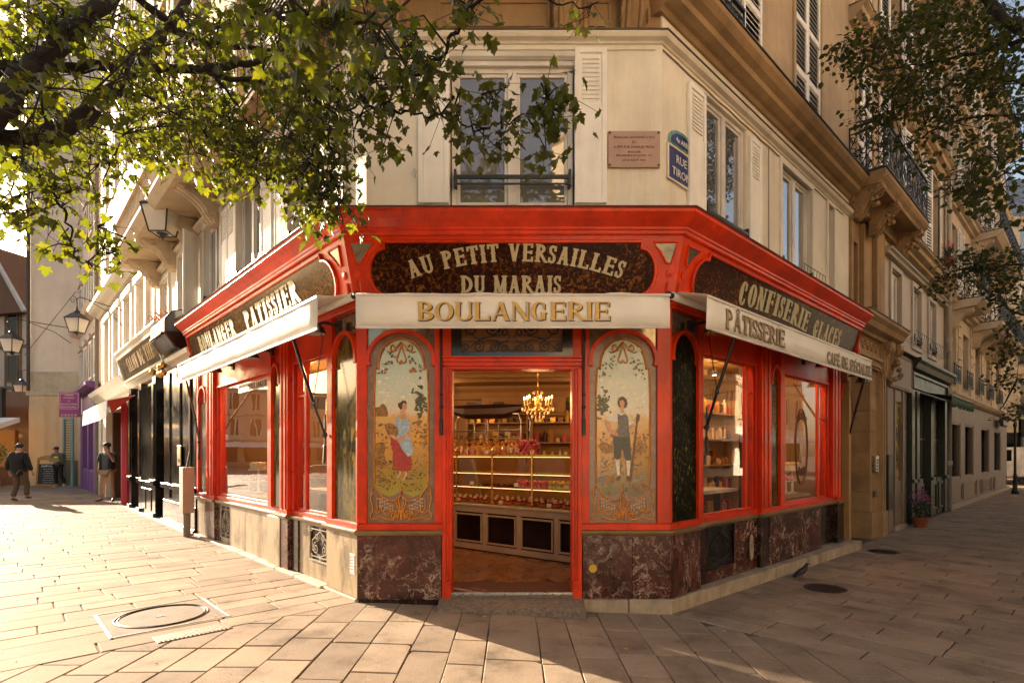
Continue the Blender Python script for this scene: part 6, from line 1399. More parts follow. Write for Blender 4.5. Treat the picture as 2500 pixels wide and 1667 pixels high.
ledge(B3,FR,[(.2,5.56),(.03,5.56),(.01,5.60),(-.04,5.63),(-.04,5.66),(.2,5.68)],8.15,14.4,PALEP,'ledge'); q=MB(); q.box(8.15,14.4,-.05,.2,5.662,5.674); obj('lead_flashing',q,LEAD,B3,FR)
q=MB(); q.box(8.15,14.35,.13,.3,5.68,5.95); obj('frieze',q,STONEU,B3,FR); ledge(B3,FR,CPR(5.93,.3,.28),9.4,14.4,STONEU); blacktop(B3,FR,6.205,.3,9.4,14.4); q=MB(); q.box(8.15,14.35,.13,.3,6.2,6.36); obj('frieze',q,STONEU,B3,FR)
blacktop(B3,FR,3.63,.22,8.15,14.3); 
# taupe shop
T3=thing('taupe_shopfront','taupe blank sign board over a narrow door with yellowed glass and scribbled tags','shopfront',FR@T(9.1,.1,0))
q=MB(); q.box(8.2,10.05,.0,.3,2.86,3.62); obj('sign_board',q,TAUPE,T3,FR,bev=.01); q=MB(); q.frame(8.25,10.0,2.9,3.56,.03,-.015,.0); obj('sign_rim',q,TAUPE,T3,FR)
q=MB(); q.box(8.15,8.6,.04,.3,-.08,2.86); q.box(8.64,8.72,.02,.3,-.08,2.86); q.box(9.32,9.42,.02,.3,-.08,2.86); q.box(8.72,9.32,.06,.3,-.08,.95); q.box(8.72,9.32,.05,.3,2.6,2.86); obj('door_frame',q,TAUPE,T3,FR,bev=.004)
AMB=pbr('yellowed_shop_glass',(.30,.19,.04),.25,.25,2,.05); q=MB(); q.box(8.72,9.32,.09,.12,.95,2.6); dg=obj('door_glass',q,AMB,T3,FR)
q=MB(); rr=random.Random(9)
for zc in (1.95,1.5):
    for k in range(4): q.tube([(8.82+rr.random()*.4,.085,zc+rr.uniform(-.14,.14)) for _ in range(6)],.008,4)
obj('scribbled_tag',q,BLACK,dg,FR)
q=MB(); q.box(9.42,10.05,.1,.3,-.08,2.86); obj('wall',q,BLACK,T3,FR); q=MB(); q.box(8.55,9.5,-.02,.25,-.08,.02); obj('threshold',q,CONC,T3,FR,bev=.006)
mt_=thing('meter_cabinet','tall narrow black cabinet standing against the jamb right of the carved portal','cabinet',FR@T(7.95,0,0)); q=MB(); q.box(7.80,8.14,-.06,.06,.42,1.50); obj('cabinet_body',q,BLACK,mt_,FR,bev=.006)
q=MB(); q.tube([(7.9,.0,-.06),(7.9,.0,.42)],.025,6); q.tube([(8.03,.0,-.06),(8.03,.0,.42)],.025,6); obj('leg',q,TAUPE,mt_,FR)
ic=thing('intercom','steel intercom panel on the stone jamb of the portal','intercom',FR@T(7.2,.0,1.35)); q=MB(); q.box(7.12,7.32,-.01,.05,1.18,1.48); obj('plate',q,STEEL,ic,FR,bev=.006); q=MB()
for i in range(4): q.box(7.19,7.24,-.02,-.01,1.22+i*.055,1.25+i*.055)
obj('buttons',q,BLACK,ic,FR,kind='stuff'); q=MB(); q.box(7.16,7.30,.02,.05,.70,.82); tag(obj('wall_plate',q,LEAD,None,FR,bev=.004),'small dark metal cover plate low on the portal jamb','cover plate')
# green shop
G3=thing('green_shopfront','dark green wooden shopfront with closed shutters and worn panels','shopfront',FR@T(12.3,.1,0))
q=MB(); q.box(10.1,14.3,.05,.3,2.95,3.62); obj('fascia',q,GREENP,G3,FR); q=MB(); q.run([(.05,3.40),(-.05,3.44),(-.10,3.55),(-.16,3.60),(-.16,3.66),(.05,3.68)],10.1,14.35); obj('cornice',q,GREENP,G3,FR)
q=MB(); q.frame(10.2,14.2,3.0,3.36,.05,.0,.05); obj('fascia_rim',q,GREENP,G3,FR)
q=MB(); q.box(10.1,14.3,.35,.4,-.08,2.95); obj('shutter_backing',q,BLACK,G3,FR)
DKG=pbr('dark_green_shutter',(.012,.014,.008),.4,.3,4)
for i in range(4): q=MB(); x=10.95+i*.72; q.box(x,x+.70,.18,.22,.95,2.95); q.box(x+.1,x+.16,.16,.18,1.0,2.9); obj('closed_shutter',q,DKG,G3,FR,bev=.004)
q=MB(); 
for i in range(9): q.box(11.0+i*.32,11.2+i*.32,.15,.17,1.86,1.89)
obj('security_bar',q,STEEL,G3,FR)
for x in (10.12,10.6,12.1,13.85): q=MB(); q.box(x,x+.28,.02,.3,-.05,2.95); q.box(x-.03,x+.31,-.03,.05,.86,.94); obj('pilaster',q,GREENP,G3,FR,bev=.006)
for x in (10.9,12.42,13.2): q=MB(); q.box(x,x+.65,.08,.3,-.05,.9); q.frame(x+.06,x+.59,.08,.80,.07,.05,.08); obj('wooden_panel',q,GREENP,G3,FR,bev=.006)
ag=thing('awning','faded ragged green awning over the dark green shop','awning',FR@T(12.8,-.2,2.8)); vs=[];q=MB(); rr=random.Random(4); n=40
for i in range(n+1):
    x=11.3+3.1*i/n
    for y,z in ((.0,2.98),(-.50,2.86),(-.52,2.62+rr.uniform(-.03,.05))): vs.append((x,y+.02*math.sin(i*2.1)*(1 if z<2.7 else 0),z))
q.add(vs,[(i*3+j,(i+1)*3+j,(i+1)*3+j+1,i*3+j+1) for i in range(n) for j in range(2)]); o=obj('canvas',q,GREENC,ag,FR,sm=True); md=o.modifiers.new('th','SOLIDIFY'); md.thickness=.004
q=MB(); q.box(11.25,14.45,-.52,-.46,2.86,2.90); obj('front_bar',q,TAUPE,ag,FR)
# drain pipe
dp=thing('drain_pipe','pale drain pipe running down between the green shop and the post office','drain pipe',FR@T(14.45,0,0)); q=MB(); q.tube([(14.45,.02,-.05),(14.45,.02,15)],.06,8); obj('pipe',q,PALEP,dp,FR,sm=True); q=MB()
for z in (1.2,3.2,4.6,6.4,8.6): q.tube([(14.45,.02,z),(14.45,.02,z+.12)],.075,8)
obj('collars',q,PALEP,dp,FR)
# post office building
B4=thing('post_office_building','long stone building with the post office at the far end of the right street','building',FR@T(21.5,.5,0))
ops4=[(15.35,16.75),(17.55,19.2),(20.9,22.9),(24.3,26.2)]
q=MB(); holes(q,14.6,28.4,-.1,3.1,[(a_,b_,.78,2.45) for a_,b_ in ops4],.1,.4); obj('wall',q,TAUPE,B4,FR)
for a_,b_ in ops4: q=MB(); q.frame(a_,b_,.78,2.45,.06,.12,.2); o=obj('window',q,TAUPE,B4,FR); q=MB(); q.box(a_+.05,b_-.05,.25,.27,.82,2.4); obj('pane',q,GDARK,o,FR); q=MB(); q.box(a_+.05,a_+.55,.2,.22,.82,1.45); obj('notice',q,pbr('frosted_grey%d'%int(a_),(.12,.11,.10),.5,.1),o,FR)
for a_,b_ in ((14.75,16.9),(17.1,19.5),(19.8,20.6),(20.8,23.0),(23.3,24.0),(24.3,28.2)): q=MB(); q.frame(a_,b_,.08,.62,.06,.075,.1); obj('panel_moulding',q,TAUPE,B4,FR)
q=MB(); 
for i in range(8): q.box(21.0,22.8,.06,.1,.12+i*.06,.15+i*.06)
obj('vent_louvres',q,TAUPE,B4,FR); q=MB(); q.box(14.6,28.4,.0,.12,-.1,.06); obj('base_course',q,CONC,B4,FR)
ledge(B4,FR,[(.12,3.05),(.02,3.07),(-.06,3.12),(-.12,3.2),(-.12,3.26),(.12,3.28)],14.55,28.5,STONEL,'cornice')
q=MB(); q.box(24.4,25.9,-.16,-.04,2.62,2.95); LP_=obj('shop_sign',q,LEAD,B4,FR); L_=lettering('LA POSTE',dict(T=.16,t=.14,s=.0001,sx=.0,W=.7,gap=.12),.2,24.5,25.8,2.68,-.16,th=.02); obj('lettering',L_,WTXT,LP_,FR)
xs4=[15.0,17.2,19.6,22.2,24.9]
for lev,(z0,z1) in enumerate(((3.28,5.9),(5.9,8.9),(8.9,11.9),(11.9,14.8))):
    ops=[(x+.2,x+1.25,z0+.12 if lev else z0+.3,z1-.6) for x in xs4]
    q=MB(); holes(q,14.6,28.4,z0,z1,ops,.13,.5); obj('wall',q,STONEL,B4,FR)
    for x,_,c,d in ops:
        window(B4,FR,x+.02,x+1.03,c,d,.32,bars=1)
        if lev==0: ironwork(B4,FR,x+.0,x+1.05,c,c+.55,.02,name='window_guard',cell=.35); shutter(B4,FR,x,x+.25,c,d,.25,slats=2)
        else: shutter(B4,FR,x-.42,x-.02,c,d,.11,slats=2,pitch=.11); shutter(B4,FR,x+1.08,x+1.48,c,d,.11,slats=2,pitch=.11)
    if lev==0:
        q=MB(); z=z0+.1
        while z<z1-.35:
            for x in [14.62]+[v+1.45 for v in xs4]: q.box(x,x+.55,.10,.135,z,z+.30)
            z+=.34
        obj('rustication',q,STONEL,B4,FR,bev=.01)
    ledge(B4,FR,CPR(z1-.22,.3 if lev<3 else .6,.24),14.5,28.5,STONEL)
q=MB(); q.prism([(.0,14.8),(.6,16.6),(.9,16.6),(.9,14.8)],14.5,28.4,axis='x'); obj('roof',q,LEAD,B4,FR)
for (u0,u1,z) in ((14.9,16.6,5.75),(18.9,26.5,5.75),(19,26,8.75)):
    b_=thing('iron_balcony','far balcony with scrolled ironwork on stone brackets, %s'%{14.9:'the short one beside the drain pipe',18.9:'the long lower one over the post office',19:'the long upper one over the post office'}[u0],'balcony',FR@T((u0+u1)/2,0,z))
    q=MB(); q.run([(.13,z-.18),(-.5,z-.12),(-.58,z-.05),(-.66,z+.02),(-.66,z+.08),(.13,z+.08)],u0,u1); obj('balcony_slab',q,STONEL,b_,FR); ironwork(b_,FR,u0,u1,z+.09,z+.95,-.6,cell=.5,th=.012); M=FR@T(u0+.03,0,0)@RZ(PI/2); ironwork(b_,M,-.6,.12,z+.09,z+.95,0,cell=.35,th=.012)
    x=u0+.2
    while x<u1: corbel(b_,FR,x,.26,z-.72,z-.15,.13,.55,m=STONEL); x+=1.55
# sign and the cross street beyond
bs_=thing('hanging_sign','small black projecting bank sign at the far right corner','sign',FR@T(28.0,-.9,2.6)); q=MB(); q.box(-.75,.75,-.06,.06,2.2,2.9,M=T(21.2,22.2,0)); obj('sign_box',q,BLACK,bs_); 
M=T(21.2,22.13,2.62); text_obj('lettering','BANQUE',.24,WTXT,bs_,M); text_obj('lettering','POSTALE',.24,WTXT,bs_,T(21.2,22.13,2.36)); q=MB(); q.tube([(20.5,22.2,2.9),(20.3,23.0,2.9)],.03,6); obj('bracket',q,BLACK,bs_)
B5=thing('far_mansard_building','cream building with a zinc mansard roof closing the right street','building',T(30,36,0))
M5=T(22,34,0)@RZ(math.radians(-4)); q=MB(); ops5=[(x,x+1.3) for x in (1.0,3.6,6.2,8.8,11.4)]
for k in range(4):
    z0=3.4+k*3.1; q=MB(); holes(q,-1,16,z0,z0+3.1,[(a_,b_,z0+.4,z0+2.6) for a_,b_ in ops5],0,.4); obj('wall',q,STONEL,B5,M5); ledge(B5,M5,[(0,z0+2.85),(-.2,z0+2.95),(-.25,z0+3.08),(0,z0+3.09)],-1,16,STONEL)
    for a_,b_ in ops5: window(B5,M5,a_,b_,z0+.4,z0+2.6,.15); ironwork(B5,M5,a_-.1,b_+.1,z0+.4,z0+1.1,-.1,cell=.5,th=.02)
q=MB(); holes(q,-1,16,0,3.4,[(0,4,.5,2.8),(5,9,.5,2.8),(10,14,.5,2.8)],0,.4); obj('wall',q,STONEL,B5,M5); q=MB(); q.box(0,14,.2,.25,.4,2.9); obj('shop_window',q,GDARK,B5,M5)
q=MB(); q.prism([(0,15.8),(1.0,18.6),(4,19.2),(8,19),(8,15.8)],-1,16,axis='x'); o=obj('roof',q,pbr('zinc_roof',(.22,.23,.25),.4,.1,2,.1,10,metal=.3),B5,M5)
def post_lamp(x,y,h,lab,cat='lamp post'):
    t=thing('street_post',lab,cat,T(x,y,-.06)); q=MB(); q.lathe([(.12,0),(.12,.1),(.08,.2),(.06,.6),(.075,.65),(.045,.8),(.04,h-.3),(.07,h-.2),(.03,h-.1),(.06,h),(0,h+.08)],10); obj('post',q,BLACK,t,T(x,y,-.06),sm=True); return t
post_lamp(19.8,21.7,2.9,'slim black iron post standing at the far end of the right street')
w_=thing('parked_van','white parked van cut off by the right edge, beyond the post','van',T(26.5,29.6,-.06)); M=T(26.5,29.6,-.06)
q=MB(); q.prism([(-2.4,.35),(-2.4,1.0),(-1.9,1.15),(-1.3,1.9),(2.4,1.95),(2.45,.35)],-.9,.9); obj('body',q,WHITEP,w_,M,bev=.06); q=MB(); q.prism([(-1.75,1.2),(-1.25,1.75),(-.5,1.78),(-.5,1.2)],-.91,.91); obj('side_window',q,GDARK,w_,M)
for x in (-1.6,1.6):
    for y in (-.85,.85): q=MB(); q.lathe([(0,-.1),(.33,-.1),(.36,0),(.33,.1),(0,.1)],16,M=M@T(x,y,.36)@RX(PI/2)); obj('wheel',q,BLACK,w_)
q=MB(); q.box(2.42,2.48,-.85,-.6,.9,1.3); obj('tail_light',q,pbr('red_lens',(.5,.01,.01),.2,.1),w_,M)
# flower pots and window flowers
def leafblob(mb,c,r,n,rn,sz=.03):
    for _ in range(n):
        d=Vector((rn.gauss(0,1),rn.gauss(0,1),rn.gauss(0,1))).normalized()*r*rn.random()**.4; p=Vector(c)+d; a=Vector((rn.gauss(0,1),rn.gauss(0,1),rn.gauss(0,1))).normalized(); b_=a.orthogonal(); s_=sz*rn.uniform(.6,1.3)
        mb.add([p,p+a*s_+b_*s_*.4,p+a*s_*1.8,p+a*s_-b_*s_*.4],[(0,1,2,3)])
HERB=pbr('plant_green',(.035,.055,.018),.6,.4,30); MAG=pbr('magenta_petals',(.30,.03,.16),.6,.3,30); REDF=pbr('red_petals',(.50,.02,.05),.6,.3,30)
def pot(M,lab,r=.17,h=.25,ph=.75,fl=MAG,nf=90):
    t=thing('flower_pot',lab,'potted plant',M); q=MB(); q.lathe([(r*.65,0),(r*.95,h*.8),(r*1.08,h*.82),(r*1.08,h),(r*.9,h),(r*.88,h*.9),(0,h*.9)],16); obj('pot',q,pbr('terracotta'+str(int(r*100)),(.28,.07,.03),.8,.2,6),t,M)
    rn=random.Random(6); q=MB()
    for k in range(10): a=rn.random()*6.28; q.tube([(0,0,h*.8),(r*.5*math.cos(a),r*.5*math.sin(a),h+ph*.4),(r*1.0*math.cos(a),r*1.0*math.sin(a),h+ph*.8)],[.010,.007,.004],4)
    obj('stems',q,HERB,t,M); q=MB(); leafblob(q,(0,0,h+ph*.38),r*1.25,260,rn,.035); obj('foliage',q,HERB,t,M,kind='stuff'); q=MB(); leafblob(q,(0,0,h+ph*.82),r*1.25,nf*3,rn,.028); obj('flowers',q,fl,t,M,kind='stuff'); return t
x_,y_=rp(9.6,.22); pot(T(x_,y_,-.06),'terracotta pot of magenta flowers beside the green shop',.16,.22,.50)
x_,y_=rp(13.45,.12); pot(T(x_,y_,6.45),'window pot with red geraniums high on the right street front',.12,.2,.4,REDF,60)
# ------------------------------------------------------------------ far side of the right street (seen in the window reflections)
OP=thing('opposite_building','sunlit stone building across the right street, outside the frame','building',T(14,-4,0))
MO=T(3.5,-10.4,0)@RZ(math.atan2(.6807,.7326)); MO2=MO@RZ(PI)
def simple_front(B,M,L_,flo,mw,shopm,h0=3.4):
    q=MB(); n=int(L_/2.4)
    holes(q,0,L_,0,h0,[(k*4.2+.5,k*4.2+3.7,.5,2.8) for k in range(int(L_/4.2))],0,.4); obj('wall',q,shopm,B,M)
    for k in range(int(L_/4.2)): q=MB(); q.box(k*4.2+.5,k*4.2+3.7,.2,.25,.5,2.8); obj('shop_window',q,GDARK,B,M); 
    q=MB(); q.run([(0,2.9),(-1.2,2.6),(-1.25,2.3),(-1.2,2.6),(0,2.95)][:3]+[(0,2.85)],1,L_-1); obj('shop_awning',q,CANVAS,B,M)
    for f_ in range(flo):
        z0=h0+f_*3.1; ops=[(k*2.4+.7,k*2.4+1.8,z0+.4,z0+2.6) for k in range(n)]; q=MB(); holes(q,0,L_,z0,z0+3.1,ops,0,.4); obj('wall',q,mw,B,M)
        ledge(B,M,[(0,z0+2.85),(-.2,z0+2.95),(-.25,z0+3.08),(0,z0+3.09)],0,L_,mw)
        for a_,b_,c,d in ops: window(B,M,a_,b_,c,d,.15,gm=GDARK)
simple_front(OP,T(44.3,25.6,0)@RZ(math.atan2(.6807,.7326)+PI),58,4,STONEL,CREAM)
OP2=thing('building_behind','pale stone building across the square behind the camera','building',T(0,-16,0))
simple_front(OP2,T(24,-17,0)@RZ(PI),20,3,STONEL,WHITEP); q=MB(); q.prism([(0,12.7),(1.2,15.8),(6,16.2),(6,12.7)],0,20,axis='x'); obj('roof',q,LEAD,OP2,T(24,-17,0)@RZ(PI))

OP3=thing('horizon_screen_terrace','low pale terrace added far off to the left, outside the frame, to screen the horizon glow','building',T(-60,30,0))  # added to hide the bright horizon band and darken its window reflections
simple_front(OP3,T(-78,18,0)@RZ(math.radians(52)),70,2,STONEL,STONE,3.2)


# solid black cores added behind the fronts so that no light passes through
q=MB(); q.box(6.05,14.35,.75,6,-.1,15.5); obj('light_block_core',q,BLACK,B2,FR); q=MB(); q.box(14.6,28.4,.65,8,-.1,14.7); obj('light_block_core',q,BLACK,B4,FR)
q=MB(); q.box(.9,5.9,.75,5,3.3,15.4); obj('light_block_core',q,BLACK,BD,FR); q=MB(); q.box(-10.3,-.9,.75,3,3.3,15.4); obj('light_block_core',q,BLACK,BD,FL); q=MB(); q.box(-1.3,1.3,1.0,3.5,3.3,15.4); obj('light_block_core',q,BLACK,BD,FC)
# ------------------------------------------------------------------ left-hand street
TS=thing('tea_room_shopfront','gloss black tea room shopfront with a tilted glass sign, left of the bakery','shopfront',FL@T(-9.5,.2,0))
def lb(mb,u0,u1,y0,y1,z0,z1): return mb.box(-u1,-u0,y0,y1,z0,z1)
q=MB(); lb(q,6.12,8.75,.0,.4,.55,3.3); lb(q,6.12,8.75,-.02,.4,-.05,.55); lb(q,6.4,6.5,-.03,0,.6,3.2); lb(q,7.2,7.3,-.03,0,.6,3.2); lb(q,8.1,8.2,-.03,0,.6,3.2); obj('black_pier',q,BLACKG,TS,FL,bev=.01)
q=MB(); lb(q,6.12,8.8,-.06,.02,.80,.90); lb(q,6.12,8.8,-.05,.02,.02,.14); obj('pier_moulding',q,BLACKG,TS,FL,bev=.01)
q=MB(); lb(q,8.75,9.5,.4,.5,-.05,3.3); obj('doorway',q,BLACK,TS,FL)
for u in (9.5,11.2,12.6): q=MB(); lb(q,u,u+.32,-.03,.35,-.02,3.3); lb(q,u+.06,u+.26,-.06,-.03,1.0,3.1); lb(q,u-.04,u+.36,-.08,0,.80,.92); lb(q,u-.04,u+.36,-.08,0,-.02,.18); obj('pilaster',q,BLACKG,TS,FL,bev=.008)
q=MB(); lb(q,9.85,11.2,-.02,.3,-.02,.82); lb(q,9.85,11.2,-.08,.3,.80,.88); lb(q,9.95,10.45,-.04,0,.2,.7); lb(q,10.6,11.1,-.04,0,.2,.7); obj('window_dado',q,BLACKG,TS,FL,bev=.01)
q=MB(); q.frame(-11.2,-9.85,.88,3.2,.06,.05,.12); o=obj('window',q,BLACKG,TS,FL); q=MB(); lb(q,9.9,11.15,.09,.095,.93,3.15); obj('pane',q,GSHOP,o,FL); q=MB(); lb(q,9.85,11.2,1.2,1.3,.5,3.2); obj('shop_interior',q,pbr('ochre_interior',(.30,.19,.05),.6,.2,2),TS,FL); q=MB(); lb(q,9.85,11.2,.3,1.2,.5,.55); obj('window_shelf',q,ORA,TS,FL)
q=MB(); lb(q,11.55,12.6,.2,.3,-.02,3.3); obj('side_door',q,BROWND,TS,FL)
q=MB(); q.run([(.3,3.25),(-.02,3.25),(-.06,3.3),(-.14,3.34),(-.16,3.42),(.3,3.45)],-13.0,-6.12); obj('lower_cornice',q,CREAM2,TS,FL)
MTS=FL@T(0,-.16,3.42)@RX(.28); q=MB(); q.box(-12.6,-8.0,0,.03,0,.56); sgn=obj('glass_sign',q,speck('smoky_glass',(.16,.12,.075),((.10,.06,.03),(.26,.19,.11)),10,.45,.12),TS,MTS); q=MB(); q.frame(-12.65,-7.95,-.04,.60,.05,-.03,.04); obj('sign_frame',q,CREAM2,sgn,MTS)
q=lettering('SALON DE THE',SLIM,.33,-11.6,-8.5,.14,-.001); obj('lettering',q,pbr('dull_gilt',(.33,.19,.06),.4,.2,12),sgn,MTS)
q=MB(); q.run([(.3,4.0),(-.30,4.0),(-.34,4.04),(-.38,4.10),(-.38,4.14),(.3,4.2)],-12.8,-7.7); obj('top_cornice',q,CREAM2,TS,FL)
q=MB(); q.run([(.3,3.3),(-.25,3.45),(-.42,3.7),(-.42,3.95),(-.30,4.12),(.3,4.3)],-7.7,-6.5); lb(q,6.6,7.6,-.46,-.40,3.68,3.74); obj('black_console',q,BLACKG,TS,FL,bev=.02)
q=MB()
for k in range(10): q.ball((-8.2-random.uniform(-.35,.35),-.16-random.random()*.1,3.22+random.uniform(-.1,.1)),.07,6)
obj('gilt_carving',q,BRASS,TS,FL)
q=MB(); lb(q,6.1,13.2,-.12,.1,-.05,.09); obj('doorstep_stone',q,CONC,TS,FL,bev=.01)
t=thing('entry_phone','brass entry phone plate on the gloss black pier','entry phone',FL@T(-7.2,-.03,1.5)); q=MB(); lb(q,7.05,7.32,-.05,-.03,1.28,1.68); obj('plate',q,pbr('brass_plate',(.45,.32,.14),.4,.1,5,metal=.4),t,FL,bev=.01); q=MB(); lb(q,7.14,7.22,-.06,-.05,1.36,1.42); obj('button',q,BLACK,t,FL)
M=T(*lp(6.0,.17),.06)@RZ(math.atan2(-.7326,.6807)); t=thing('service_box','beige metal service box on a post beside the black pier','service box',M); q=MB(); q.box(-.13,.13,-.09,.09,.42,1.22); obj('box',q,pbr('beige_metal',(.42,.27,.19),.6,.1,3,.1),t,M,bev=.008); q=MB(); q.tube([(0,0,-.05),(0,0,.42)],.06,8); obj('post',q,TAUPE,t,M); q=MB(); q.tube([(0,0,1.22),(0,.05,1.5),(0,.05,3.2)],.016,6); obj('conduit',q,LEAD,t,M)
# cream house above the tea room
L2=thing('sunlit_house','cream house with tall sunlit windows above the tea room','building',FL@T(-15,.5,0))
q=MB(); lb(q,10.4,13.3,.35,.45,-.1,4.0); obj('wall',q,CREAM,L2,FL)
ops=[(-12.2,-11.2,3.95,5.9),(-14.2,-13.2,3.95,5.9),(-16.2,-15.2,3.95,5.9),(-18.2,-17.2,3.95,5.9)]
q=MB(); holes(q,-19.8,-10.4,3.3,6.4,ops,.10,.45); obj('wall',q,CREAM2,L2,FL)
for k in range(3): z0=6.7+k*3; q=MB(); holes(q,-19.8,-10.4,z0-.3,z0+2.7,[(a,b,z0+.1,z0+2.2) for a,b,_,_ in ops],.10,.45); obj('wall',q,CREAM2,L2,FL)
for a,b,c,d in ops:
    window(L2,FL,a+.02,b-.02,c+.02,d-.02,.25); q=MB(); q.box(a-.22,a-.06,.02,.10,3.9,6.1); q.box(b+.06,b+.22,.02,.10,3.9,6.1); q.box(a-.25,b+.25,-.02,.1,5.95,6.12); obj('window_surround',q,CREAM2,L2,FL)
    for k in range(3): z0=6.7+k*3; window(L2,FL,a+.02,b-.02,z0+.12,z0+2.18,.25); shutter(L2,FL,a-.5,a-.02,z0+.1,z0+2.2,.09,slats=3); shutter(L2,FL,b+.02,b+.5,z0+.1,z0+2.2,.09,slats=3)
q=MB(); q.run([(.2,6.35),(.0,6.35),(-.06,6.42),(-.2,6.5),(-.28,6.6),(-.3,6.7),(.2,6.75)],-19.9,-10.6); obj('cornice',q,CREAM2,L2,FL)
q=MB(); q.run([(.3,3.3),(-.05,3.3),(-.1,3.38),(-.22,3.5),(-.28,3.62),(.3,3.68)],-19.8,-12.9); obj('shop_cornice',q,CREAM2,L2,FL)
q=MB(); lb(q,13.0,19.8,.1,.4,2.9,3.3); lb(q,17.8,18.4,.02,.4,-.1,3.3); lb(q,19.1,19.8,.02,.4,-.1,3.3); lb(q,18.5,18.8,.05,.4,-.1,3.3); obj('pier',q,CREAM2,L2,FL)
q=MB(); lb(q,13.0,17.8,1.3,1.4,-.1,3.0); lb(q,17.6,17.8,.2,1.4,-.1,3.0); obj('dark_recess',q,pbr('brown_recess',(.10,.035,.012),.8,.2,3),L2,FL)
t=thing('crimson_pillar','crimson painted pillar at the edge of the dark shop recess','pillar',FL@T(-14.3,.05,0)); q=MB(); q.lathe([(.13,0.0),(.13,2.95)],12,M=FL@T(-14.3,.1,.04)); obj('shaft',q,PINKRED,t)
t=thing('awning','small white awning glaring in the sun, further along the left street','awning',FL@T(-15,-.3,2.8)); q=MB(); q.run([(-.0,3.05),(-.60,2.88),(-.62,2.42),(-.60,2.42),(-.585,2.87),(0,3.03)],-17.6,-12.2); obj('canvas',q,CANVAS,t,FL); q=MB(); q.prism([(-.02,3.03),(-.58,2.86),(-.5,2.55)],-12.22,-12.19,axis='x'); obj('side_flap',q,pbr('red_pennant',(.5,.03,.02),.7,.1),t,FL)
t=thing('drain_pipe','brown drain pipe between the cream house and the purple shop','drain pipe',FL@T(-19.76,0,0)); q=MB(); q.tube([(-19.76,-.02,.05),(-19.76,-.02,12)],.06,8); obj('pipe',q,TAUPE,t,FL)
t=thing('window_flowers','orange geraniums on the ledge above the tea room sign','potted plant',FL@T(-8.9,.0,4.2)); q=MB(); rn=random.Random(3); 
for k in range(5): leafblob(q,(-8.6-k*.22,-.05,4.38),.2,70,rn,.03)
obj('flowers',q,pbr('orange_petals',(.55,.13,.02),.6,.3,30),t,FL,kind='stuff'); q=MB(); q.box(-9.7,-8.4,-.12,.06,4.18,4.32); obj('planter',q,TAUPE,t,FL)
# rose-tinted house with the purple shop
PINKW=pbr('rose_plaster',(.66,.52,.43),.8,.1,2,.2,30,grime=.4,grime_col=(.6,.5,.5))
L3=thing('ornate_house','pinkish ornate house above the purple shop','building',FL@T(-23,.5,0)); ops=[(-21.3,-20.6,4.5,5.9),(-22.9,-22.2,4.5,5.9),(-24.5,-23.8,4.5,5.9),(-26.5,-25.8,4.5,5.9)]
for k in range(4):
    o3=[(a,b,c+k*2.9,d+k*2.9) for a,b,c,d in ops]; q=MB(); holes(q,-29,-19.85,4.1+k*2.9,7.0+k*2.9,o3,.1,.4); obj('wall',q,PINKW,L3,FL)
    for a,b,c,d in o3: window(L3,FL,a,b,c,d,.2,surround=.1); q=MB(); q.prism([(a-.2,d+.15),((a+b)/2,d+.42),(b+.2,d+.15)],-.02,.1); obj('pediment',q,PINKW,L3,FL)
q=MB(); q.run([(.1,6.8),(-.2,6.9),(-.3,7.05),(.1,7.1)],-29,-19.9); obj('cornice',q,PINKW,L3,FL)
q=MB(); lb(q,25.4,29,.05,.4,-.1,4.1); obj('wall',q,PINKW,L3,FL)
P3=thing('purple_shopfront','purple wooden shopfront behind the standing man','shopfront',FL@T(-22.5,.2,0)); q=MB(); lb(q,20.3,25.3,.05,.4,3.2,4.1); lb(q,20.3,20.9,-.02,.4,-.05,3.2); lb(q,24.7,25.3,-.02,.4,-.05,3.2); lb(q,22.4,22.8,-.02,.4,-.05,3.2); lb(q,20.9,24.7,.0,.4,-.05,.9); obj('frame',q,PURPLE,P3,FL,bev=.02)
q=MB(); q.run([(.1,3.9),(-.15,3.95),(-.3,4.05),(-.32,4.15),(.1,4.2)],-25.4,-20.2); obj('cornice',q,PURPLE,P3,FL); q=MB(); lb(q,20.9,24.7,.2,.22,.9,3.2); obj('pane',q,GSHOP,P3,FL); q=MB(); lb(q,20.9,24.7,.5,.52,.9,3.2); obj('curtain',q,CREAM2,P3,FL); q=MB()
for i in range(7):
    for u in (21.3,23.3): lb(q,u,u+.7,-.02,0,.15+i*.1,.2+i*.1)
obj('vent_louvres',q,PURPLE,P3,FL)
# teal side shutter and blank wall closing the view
t=thing('teal_shutter','tall teal louvred shutter standing at the far end by the purple shop','shutter',T(-19.6,24.6,0)); q=MB(); q.frame(-19.9,-19.45,.05,3.1,.08,24.4,24.5); obj('frame',q,TEALP,t); q=MB()
for i in range(26): q.box(-19.83,-19.52,24.42,24.47,.2+i*.11,.25+i*.11)
obj('louvres',q,TAUPE,t,kind='stuff')
t=thing('magenta_shop_sign','magenta projecting beauty shop sign with white lettering','sign',T(-17.3,21.6,3.4)); q=MB(); q.box(-17.72,-16.90,21.55,21.62,2.95,3.92); obj('sign_board',q,MAGENTA,t,bev=.01); q=MB(); q.frame(-17.67,-16.95,3.27,3.87,.012,21.545,21.55); obj('rim',q,WTXT,t)
for i,(s_,z,tx) in enumerate(((.075,3.80,'COIFFURE'),(.075,3.69,'ESTHETIQUE'),(.06,3.58,'SPA'),(.072,3.45,'BEAUTE DES MAINS'),(.072,3.34,'BEAUTE DES PIEDS'),(.10,3.02,'01 83 56 32 88'))): text_obj('lettering',tx,s_,WTXT,t,T(-17.31,21.54,z))
